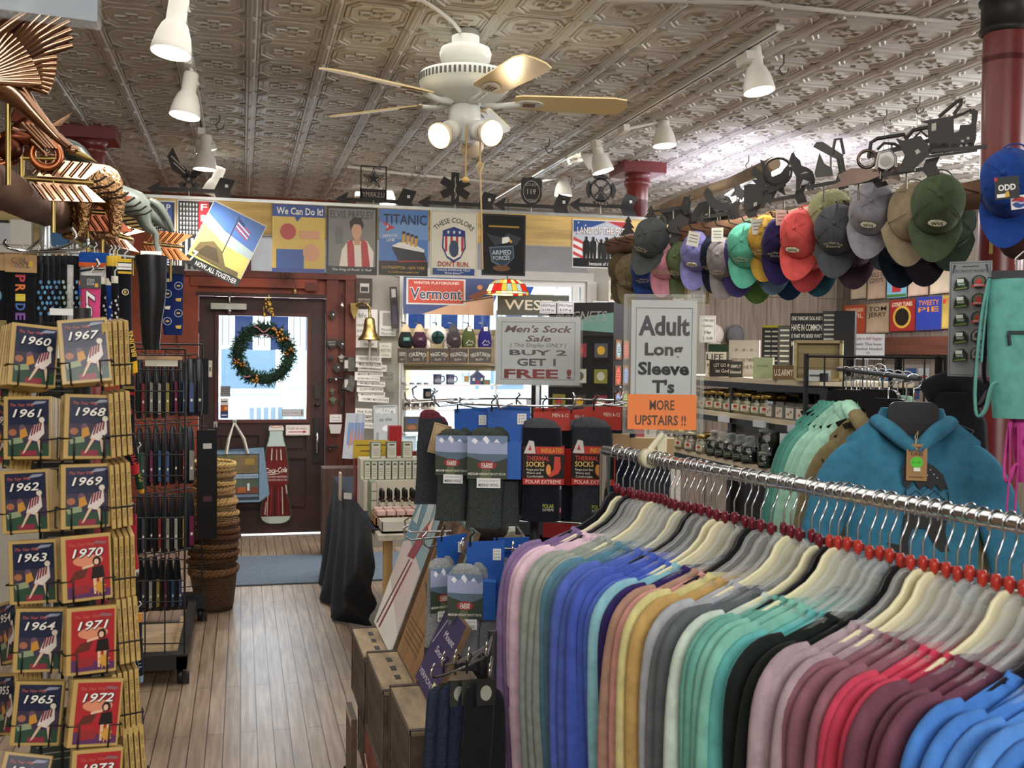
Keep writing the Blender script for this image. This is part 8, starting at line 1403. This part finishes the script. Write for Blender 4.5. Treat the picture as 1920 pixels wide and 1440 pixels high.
def purple(s):
    s.rect(.0,.0,1,1,'p#3a2f58'); s.t_('Mount',.62,.72,.09,'p#d8d4e0',.5,shear=.2,rot=0); s.t_('Snow',.55,.50,.09,'p#d8d4e0',.5,shear=.2); s.t_('VERMONT',.45,.14,.07,'p#cfcad8',.8); s.poly([(.05,.5),(.3,.95),(.33,.95),(.08,.5)],'p#b5b0c8'); s.rect(.8,.1,.95,.22,'p#d8d48a')
lean(.525,4.00,.485,.62,.50,'p#7f98a0','tall painted ski slope sign leaning, closest to the door',ski,ang=rad(20))
lean(.56,3.90,.485,.66,.46,'p#5b8496','blue ski lettered board behind the ski slope sign',skb,ang=rad(18))
lean(.62,3.86,.485,.60,.42,'p#8a7a64','thin wooden board edge behind the blue ski board',lambda s:None,ang=rad(15))
lean(.535,3.46,.53,.50,.40,'z#8a6844','brown barn picture sign of old boards leaning on the middle crate',barn,ang=rad(20))
lean(.56,3.43,.53,.50,.40,'p#7a9a98','pale teal board edge behind the barn picture sign',lambda s:None,ang=rad(18))
lean(.525,3.07,.570,.24,.27,'p#3a2f58','purple ski slogan sign leaning on the stencilled crate',purple,ang=rad(25))
# ================================================================ shelves, hats and mugs by the window
dsp=thing('window_display','white and glass display shelves built against the shop window','shelves',(1.75,8.95,0)); X0_,X1_=1.33,2.15
for z in (1.307,1.096,.89,.69,1.478): MB().b2((X0_-1.75,-.12,z-.012),(X1_-1.75,.16,z),'g#d8d6d0' if z<1.4 else 'x#8f8470').build('shelf_board',dsp)
tag(MB().b2((.60,8.2,0),(.86,8.42,.68),'z#4a3226').build('print_stand'),'low dark wooden stand carrying the wrapped prints by the door casing','stand')
for x in (X0_,X1_): MB().b2((x-1.758,.10,.4),(x-1.742,.16,1.95),'g#d0cec8').build('side_panel',dsp)
MB().b2((X0_-1.75,.15,.4),(X1_-1.75,.17,.62),'p#c9c5ba').b2((X0_-1.75,.15,1.42),(X1_-1.75,.165,1.78),'x#b9a880').b2((X0_-1.75,.14,1.74),(X1_-1.75,.15,1.78),'x#9a8a68').build('back_panel',dsp)
def verm(s):
    s.rect(0,0,1,1,'p#3d4a72'); s.poly([(.0,.0),(1,0),(1,.55),(.62,.36),(.2,.0)],'p#c9a07e'); s.rect(.03,.26,.68,.97,'p#c4c2bc'); s.rect(.05,.30,.66,.93,'p#b5483a'); s.t_('WINTER PLAYGROUND',.36,.85,.07,'p#e6ddcc',.5,bold=.01); s.t_('Vermont',.355,.56,.30,'p#e6ddcc',.58,bold=.05); s.t_('Vermont',.355,.56,.29,'p#39425e',.57,bold=.02); s.poly([(.7,.5),(.9,.72),(.98,.7),(.86,.5),(.78,.42)],'p#7a4a32'); s.oval(.84,.76,.03,.07,'p#c98a5a'); s.poly([(.62,.36),(.99,.52),(.99,.49),(.63,.33)],'p#54382a')
sheet('winter_sign','painted state winter playground sign hung in the window','sign',(757,521,927,590),9.05,'p#3d4a72',verm,t=.012)
def west(s): s.rect(0,0,1,1,'p#4a4a3c'); s.t_('WESTON',.62,.5,.46,'p#d8cdb4',1.05,bold=.01); s.rect(.0,.93,1,1,'p#5d5c4a')
sheet('town_sign','olive green town sign with cream capitals behind the sock sale sign','sign',(933,552,1068,592),8.9,'p#4a4a3c',west,t=.012)
lampc=PY(951,540,8.7); tl2=thing('stained_glass_lamp','stained glass lamp shade glowing above the town sign','lamp',lampc); n=24; prs=[(.045,.07),(.10,.065),(.15,.03),(.18,-.035),(.185,-.055)]; cols=['e#e8c86a*1.6','e#e8d89a*1.7','e#d8a03a*1.5','e#c0281e*1.4','e#e9dcae*1.8','e#9ab0a0*1.3']
lm=MB()
for i in range(len(prs)-1):
    for j in range(n):
        a0,a1=2*pi*j/n,2*pi*(j+1)/n; (r0,z0),(r1,z1)=prs[i],prs[i+1]; lm.add([(r0*cos(a0),r0*sin(a0),z0),(r0*cos(a1),r0*sin(a1),z0),(r1*cos(a1),r1*sin(a1),z1),(r1*cos(a0),r1*sin(a0),z1)],[(0,3,2,1)],cols[(j*3+i*2+(j//4))%6] if not (i==2 and j%6 in (2,3)) else 'e#c0281e*1.4')
lm.build('glass_shade',tl2); ld=MB()
for i in range(len(prs)):
    r,z=prs[i]; ld.tube([(r*1.005*cos(t),r*1.005*sin(t),z) for t in [2*pi*k/24 for k in range(24)]],.0025,'k#2a241a',4,closed=True)
for j in range(n): ld.tube([(r*1.005*cos(2*pi*j/n),r*1.005*sin(2*pi*j/n),z) for r,z in prs],.0018,'k#2a241a',4)
ld.build('lead_lines',tl2); MB().lathe([(0,.075),(.05,.075),(.05,.068)],'m#7a6238',16).tube([(0,0,.075),(0,0,.1),(0,.0,CZ-lampc.z)],.005,'k#2a241a',6).build('lamp_cap',tl2)
HC=(('#1d2320','black trucker cap with teal patch',1),('#3a2030','dark plum trucker cap with script',1),('#d4c6b4','fluffy white fur trapper hat with green check front',2),('#3c3436','dark mesh cap with lettering',1),('#4c5330','olive knit beanie with mountain logo',0),('#2a2466','indigo knit beanie with mountain logo',0))
for i,(c_,l,kd) in enumerate(HC):
    px=(760,786,819,850,879,909)[i]; c=PY(px,628,8.85); g=thing('window_hat',l+' pegged on the window display','hat',c,0,'hats pegged on the window display'); b=MB()
    if kd==1:
        b.loft([[V((w*cos(2*pi*j/14),.045*t*sin(2*pi*j/14),z)) for j in range(14)] for z,w,t in ((.09,.015,.4),(.05,.04,.8),(.0,.055,1),(-.03,.062,1))],'f#b5a184' if i<2 else 'f#4a4446'); b.loft([[V((w*cos(2*pi*j/14),-.02+.045*t*sin(2*pi*j/14),z)) for j in range(14)] for z,w,t in ((.025,.04,.6),(-.03,.062,1.1),(-.085,.062,1.1),(-.11,.045,.8))],'f'+c_); b.build('crown',g); s=SG(.055,.03,'p#4a7a70' if i==0 else 'p#3a2030',.001); s.t_('PATCH' if False else 'VT',.5,.5,.5,'p#cfc6b4',.5); s.build('front_patch',g,loc=(0,-.075,-.035))
    elif kd==2:
        b.ball((0,0,0),(.09,.06,.08),'r#d2c8ba',14,10); 
        for k in range(260):
            a=RN.uniform(0,2*pi); q=V((.10*cos(a),RN.uniform(-.05,.03),-.03+.09*sin(a))); e=q+V((.035*cos(a),RN.uniform(-.02,.02),.03*sin(a)-.012)); b.add([q+V((.003,0,0)),q-V((.003,0,0)),e],[(0,1,2)],'f#d8cec0')
        b.ball((-.075,0,-.09),(.03,.03,.05),'r#d2c8ba',10,7); b.ball((.085,0,-.09),(.035,.03,.05),'r#d2c8ba',10,7); b.build('fur',g); f=MB(); f.ball((0,-.05,-.02),(.055,.03,.055),'f#23433e',12,8); f.box((0,-.075,-.02),(.10,.01,.014),'f#12201d'); f.box((-.01,-.077,-.02),(.014,.01,.09),'f#12201d'); f.build('check_front',g)
    else:
        b.loft([[V((w*cos(2*pi*j/16),.04*t*sin(2*pi*j/16),z)) for j in range(16)] for z,w,t in ((.075,.012,.4),(.05,.035,.8),(.0,.055,1),(-.06,.062,1),(-.105,.058,.9))],'f'+c_); b.build('knit_body',g); s=MB(); s.tube([(-.03,-.041,-.075),(-.005,-.042,-.045),(.01,-.042,-.06),(.02,-.042,-.05),(.035,-.04,-.075)],.002,'p#dcd8cc',4); s.txt('VERMONT',0,-.085,.010,'p#dcd8cc',w=.05,y=-.041); s.build('logo',g); s=SG(.035,.035,'p#e6e2da',.001); s.t_('N',.5,.5,.5,'p#c23a3a',.4); s.build('price_tag',g,loc=(.0,-.035,.05))
    MB().tube([(0,.02,.07),(0,.02,.10),(0,.22,.11)],.006,'k#1c1a18',5).build('peg',g)
for i,(a_,b__,t) in enumerate(((746,762,'OKEMO'),(764,800,'OKEMO'),(805,840,'MAGIC MTN'),(842,877,'KILLINGTON'),(880,921,'MOUNT SNOW'))):
    def kk(s,t=t): s.rect(.04,.06,.96,.94,'p#3a352e'); s.t_(t,.5,.62,.26,'p#c5bfae',.9 if i else .8,arc=.2 if i else None); s.t_('ELEV',.45,.25,.14,'p#a9a392',.35); s.t_('X',.8,.3,.2,'p#8a8474',.1)
    sheet('mountain_box_sign','brown framed ski mountain block, %s from the door under the window hats'%NTH[i],'sign',(a_,653,b__,681),8.80,'x#5a4030',kk,t=.04,group='ski mountain blocks under the window hats')
def mug(x,z,col,lab,deco=None,r=.036,h=.085,y=8.9,grp='mugs and glasses on the window shelves'):
    g=thing('mug',lab,'mug',(x,y,z),0,grp); MB().lathe([(0,0),(r*.95,0),(r,.006),(r,h),(r*.92,h),(r*.9,.01),(0,.008)],col,20).build('mug_body',g); MB().tube(spl([(r*.95,0,h*.8),(r*1.6,0,h*.72),(r*1.6,0,h*.32),(r*.95,0,h*.2)],4),.006,col,6).build('handle',g)
    if deco: s=MB(); deco(s,r,h); s.build('mug_print',g)
def bearp(s,r,h): s.prism([(-r*.7,h*.3),(-r*.6,h*.6),(-.2*r,h*.68),(.4*r,h*.64),(.75*r,h*.5),(.6*r,h*.42),(.55*r,h*.25),(.35*r,h*.25),(.2*r,h*.4),(-.2*r,h*.4),(-.3*r,h*.25),(-.5*r,h*.25)],-r-.001,-r,'p#171614')
for i,px in enumerate((762,779,797)): mug(PY(px,745,8.9).x,1.096,'g#8f8578','bear print mug on the third shelf, %s from the door'%NTH[i],bearp)
mug(PY(809,745,8.9).x,1.096,'g#c9c2b4','bear print mug on the third shelf, last beside the socks',bearp); mug(PY(801,735,8.95).x,1.182,'g#2a2624','dark bear mug stacked above the bear print mugs',lambda s,r,h: s.prism([(-.02,.02),(.02,.02),(.02,.06),(-.02,.06)],-r-.001,-r,'p#8a7a6a'),y=8.95)
for i,px in enumerate((757,772,786,799)):
    g=thing('glass_ornament','clear round glass ornament on the second shelf, %s from the door'%NTH[i],'ornament',(PY(px,710,8.9).x,8.9,1.307+.033),0,'glass ornaments on the window shelves'); MB().ball((0,0,0),.033,'q#c9d2d6',14,10).build('globe',g); MB().lathe([(.02,-.033),(.024,-.027),(.016,-.02)],'m#8a8a86',12).build('foot',g)
for i,px in enumerate((820,844)): mug(PY(px,710,8.9).x,1.307,'g#54556a','slate blue landscape mug on the second shelf, %s from the door'%NTH[i],lambda s,r,h:s.prism([(-r*.8,h*.2),(r*.8,h*.2),(r*.8,h*.5),(0,h*.6),(-r*.8,h*.5)],-r-.001,-r,'p#8a8a9a'))
c=PY(873,704,8.9); tag(MB().lathe([(0,0),(.03,0),(.036,.10),(.033,.10),(.028,.005)],'q#d5dadb',16).prism([(-.02,.02),(.02,.02),(.02,.07),(-.02,.07)],-.037,-.036,'p#a5803a').build('pint_glass',loc=(c.x,8.9,1.307)),'clear pint glass with gold print beside the slate mugs','glass')
c=PY(895,700,8.9); b=MB(); b.prism([(-.06,0),(.06,0),(.06,.07),(0,.11),(-.06,.07)],-.02,.02,'p#3c4468'); b.prism([(-.066,.066),(0,.118),(.066,.066),(.06,.06),(0,.108),(-.06,.06)],-.022,.022,'p#7a7a80'); b.b2((-.012,-.021,0),(.012,-.02,.035),'p#8a2f2f'); b.b2((-.045,-.021,.03),(-.025,-.02,.055),'p#d8d6c8'); b.b2((.025,-.021,.03),(.045,-.02,.055),'p#d8d6c8'); tag(b.build('barn_model',loc=(c.x,8.9,1.307)),'little blue barn shaped ornament on the second shelf','ornament')
c=PY(912,700,8.88); g=thing('glass_bell','clear glass ornament on a red and green base at the end of the second shelf','ornament',(c.x,8.88,1.307)); MB().ball((0,0,.075),.034,'q#cfd6d8',12,8).build('globe',g); MB().b2((-.03,-.02,0),(.03,.02,.04),'p#3c6a4a').b2((-.012,-.021,.01),(.012,-.02,.03),'p#b5382f').build('base',g)
for i,(px0,py0,px1,py1,c_,l) in enumerate(((757,781,786,810,'p#3c3a3a','framed dark picture tile with blue and brown scene on the fourth shelf'),(790,788,808,812,'p#cfcac2','white word tile beside the dark picture tile'),(783,815,808,852,'p#5a4a50','dark patterned tile on the lowest window shelf'),(752,818,780,850,'p#a5c0d0','pale blue tile on the lowest window shelf'))):
    sheet('picture_tile',l,'tile',(px0,py0,px1,py1),8.86,c_,lambda s,i=i:(s.rect(.08,.08,.92,.92,('p#55462f','p#d8d3ca','p#6a5a60','p#b5ccd8')[i]),s.rect(.15,.55,.85,.85,('p#2f4a7a','p#8a8680','p#8a7a80','p#d0dde2')[i]),s.oval(.5,.3,.3,.15,('p#8a5a3a','p#b5b0a6','p#4a3a40','p#9ab5c5')[i])),t=.01,group='picture tiles on the window shelves')
# ---------------------------------------------------------------- wall of signs between door and window
WALLG='signs on the grey wall between door and window'
def lines(*rows,tm='p#5a544c'):
    def f(s):
        for (t,u,v,h,wd) in rows: s.t_(t,u,v,h,tm,wd)
    return f
sheet('wall_frame','brown frame with small black and white photo high beside the window','picture frame',(667,522,698,575),9.26,'x#46392f',lambda s:(s.rect(.25,.50,.8,.82,'p#c5c2ba'),s.rect(.3,.53,.75,.7,'p#3a3836'),s.t_('THE BEST MEMORIES',.5,.25,.07,'p#c9c2b4',.75),s.t_('ARE MADE HERE',.5,.15,.06,'p#c9c2b4',.7)),group=WALLG,t=.02)
sheet('wall_plaque','white plank plaque with script lettering behind the brass bell','sign',(667,580,708,652),9.28,'p#e2dcd2',lines(('life is',.45,.84,.12,.6),('made of',.3,.6,.1,.5),('small',.25,.45,.09,.4),('moments',.25,.3,.09,.45),('Vermont',.6,.1,.08,.5)),group=WALLG,t=.012)
sheet('wall_plaque','pale plaque with grey photo beside the brass bell','sign',(711,583,742,630),9.27,'p#d8d3ca',lambda s:(s.rect(.2,.4,.8,.92,'p#9a958c'),s.t_('Mountain',.5,.26,.12,'p#5a544c',.8,shear=.3),s.t_('Memories',.5,.1,.12,'p#5a544c',.8,shear=.3)),group=WALLG,t=.012)
sheet('wall_plaque','narrow dark upright board with hanging loop beside the window','sign',(732,538,746,616),9.22,'x#3d3236',lambda s:(s.rect(.2,.1,.8,.55,'p#4a4450'),s.rect(.2,.75,.8,.95,'p#c9c0b6')),group=WALLG,t=.02,ang=-.06)
sheet('wall_plaque','small cream town plaque below the pale photo plaque','sign',(711,643,734,671),9.26,'p#ddd7ca',lines(('Historic',.5,.8,.12,.5),('WESTON',.5,.5,.22,.85),('Vermont',.5,.2,.12,.6)),group=WALLG)
PL=[(667,667,715,679,'WINTER IS WEST'),(667,677,716,690,'MAD RIVER GLEN'),(671,684,725,696,'STRATTON MOUNTAIN'),(665,697,718,706,'MAGIC MOUNTAIN'),(665,706,712,714,'BURKE MOUNTAIN'),(669,715,722,724,'BROMLEY MOUNTAIN'),(669,725,719,735,'KILLINGTON MOUNTAIN'),(671,735,722,744,'MOUNT SNOW'),(672,744,729,754,'OKEMO MOUNTAIN'),(666,766,698,778,'PINE RUN'),(676,778,698,787,'BROMLEY'),(677,783,698,792,'MAGIC MTN'),(679,793,700,803,'MOUNT SNOW')]
for i,(x0,y0,x1,y1,t) in enumerate(PL): sheet('plank_sign','small white plank sign with mountain name, %s from the top below the brass bell'%NTH[i],'sign',(x0,y0,x1,y1),9.16+.012*(i%4),'p#e6e1d8',lambda s,t=t:(s.t_(t,.54,.5,.42,'p#4f4842',.84,bold=.01),),group='white plank signs below the brass bell',t=.012,ang=.03+.03*sin(i*1.7))
sheet('plank_sign','grey plank sign with long arrow lettering behind the mountain plank signs','sign',(712,698,738,716),9.2,'p#8f8a80',lines(('Middle of',.5,.7,.2,.85),('Nowhere',.5,.3,.2,.85)),group=WALLG)
for i,(px,py,lab) in enumerate(((655,683,'small grey wood block with photo on the door casing'),(655,719,'grey wedge shaped wood block on the door casing'))):
    c=PY(px,py,9.18); tag(MB().box((0,0,0),(.07,.07,.12 if i==0 else .13),'x#56544e',MX.Rotation(.5,3,'Z')@MX.Rotation(.35*i,3,'Y')).box((-.03,-.045,.0),(.03,.002,.07),'p#b5b0a6').build('wood_block',loc=c),lab,'block')
sheet('welcome_sign','tall pale grey welcome sign leaning beside the oil display','sign',(700,760,746,832),8.7,'p#a7abac',lambda s:(s.t_('WELCOME',.5,.86,.13,'p#d9dad6',.86,bold=.02),s.t_('to the',.5,.64,.10,'p#3a3c3e',.5,shear=.3),s.oval(.55,.4,.2,.08,'p#d8d6d0'),s.rect(.1,.02,.2,.3,'p#8a8d8e'),s.rect(.1,.96,.9,.975,'p#7a7d7e')),t=.015,ang=-.03)
for i in range(4): sheet('wrapped_print','plastic wrapped pale blue print leaning by the door casing, %s of four'%NTH[i],'print',(645+6*i,775,664+6*i,860),8.2+.05*i,'p#a8b0bb' if i%2 else 'p#b9bfc6',lambda s:(s.rect(.3,.3,.95,.8,'p#7d95bb'),s.poly([(.5,.2),(.9,.4),(.7,.7)],'p#c98a7a')),group='wrapped prints by the door casing',ang=.08,t=.006)
q=PY(700,850,8.75); tag(MB().b2((.93,8.55,0),(1.32,9.25,q.z),'p#8a8478').build('corner_shelf'),'low grey cabinet under the plank signs, behind the oil display','cabinet')
# ---------------------------------------------------------------- magnet and card spinner behind the sale sign
mc=PY(1112,700,6.3); ms=thing('magnet_spinner','black four-sided spinner of printed magnets behind the sock sale sign','display rack',(mc.x,6.3,0),-.70); W=.42
MB().b2((-W/2,-W/2,.3),(W/2,W/2,2.0-.12),'k#1a1a1c').b2((-.03,-.03,0),(.03,.03,.3),'k#1a1a1c').lathe([(0,0),(.25,0),(.25,.02),(0,.03)],'k#1a1a1c',20).build('spinner_body',ms)
s=SG(W,.20,'p#2b2b2e',.002); s.poly([(.3,.2),(1,.1),(1,.7),(.6,.6)],'p#7aa8a0'); s.t_('MAGNETS',.5,.6,.3,'p#a9a9a4',.8,shear=.3); s.build('header_print',ms,loc=(0,-W/2-.002,1.78))
for fc_,rz in (('front',0),('side',pi/2)):
    for r in range(6):
        for k in range(3):
            x=(-1+k)*.135; z=1.60-.155*r; s=SG(.10,.12,'g#2a2c30' if fc_=='front' else 'g#7a5038',.004); 
            if fc_=='front': s.rect(.08,.1,.92,.8,('p#3f4044','p#8a3a44','p#55565a','p#c9c6bc','p#8a8a3a')[(r*2+k)%5]); s.oval(.5,.45,.25,.22,('p#c9c4bc','p#d8d2c0','p#b5433f','p#3a3a3e','p#d8a83a')[(r+k*2)%5]); (s.t_('OLD',.5,.45,.2,'p#d8d6d0',.6,bold=.02) if (r,k)==(5,2) else None)
            else: s.oval(.5,.48,.36,.40,('p#7a9aa0','p#c5584a','p#7a9ac8','p#9ab05a')[(r+k)%4]); s.frm(.012,.001,'p#c9b49a'); [s.t_('~',.5,.62-.12*j,.05,'p#333333',.5) for j in range(3)]
            M=MX.Rotation(rz,4,'Z')@MX.Translation((x,-W/2-.004,z)); o=s.build('carded_magnet'); o.matrix_basis=ms.matrix_basis@M; tag(o,('dark carded magnet' if fc_=='front' else 'orange carded oval magnet')+' on the spinner, row %s from the top, %s'%(('one','two','three','four','five','six')[r],('first across','second across','third across')[k]),'magnet','carded magnets on the black spinner')
for i,(a_,b__,t,p_) in enumerate(((1012,1043,'LARGE Magnet','$ 5.99 ea'),(1045,1076,'SMALL Magnet','$ 3.99 ea'),(1112,1140,'LARGE Magnet','$ 5.99 ea'),(1142,1165,'SMALL Magnet','$ 3.99 ea'))): sheet('price_card','clear sleeved price card above the magnet spinner, %s'%NTH[i],'sign',(a_,565,b__,588),6.15,'p#cfcdd0',lambda s:(s.frm(.006,.0015,'p#55555a'),s.t_(t,.5,.68,.2,'p#3a3a40',.84),s.t_(p_,.5,.3,.2,'p#3a3a40',.7,bold=.01)),group='price cards above the magnet spinner')
sheet('wall_print','cream print of red maple leaves beside the window frame','print',(1141,526,1165,566),9.0,'p#cfc4b0',lambda s:(s.poly(star(.45,.7,.3,.5,7),'p#c23a2e'),s.poly(star(.65,.4,.25,.5,7),'p#b5442e'),s.rect(.15,.1,.4,.3,'p#3a3028')))
sheet('curtain_panel','grey curtain strip hanging at the window edge behind the sale sign','curtain',(985,745,1012,905),9.0,'p#8f9498',None,t=.02)
# dim goods under the sock stand
for i,(px,py,d,c,w,h,l) in enumerate(((842,905,5.2,'p#8a3f34',.14,.2,'red floral fabric piece behind the boot socks'),(980,925,5.0,'p#8a8d92',.10,.22,'checked grey fabric behind the boot socks'),(1010,960,4.6,'p#3a3c42',.2,.2,'dark box behind the thermal socks'),(900,990,4.4,'f#3c3a3a',.22,.12,'dark grey cap on the floor stock behind the sock stand'),(1075,985,4.2,'p#a32a2c',.24,.10,'red lettered carton behind the sock stand'))):
    q=P(px,py,d); b=MB(); b.b2((-w/2,0,-h/2),(w/2,.12,h/2),c) if i!=3 else b.ball((0,0,0),(.12,.10,.07),c,14,8); b.b2((-w*.3,.04,-q.z),(w*.3,.08,-h/2+.001),'k#26262a'); tag(b.build('stock_box' if i!=3 else 'knit_beret',loc=q,rz=facing(q)),l,'goods')
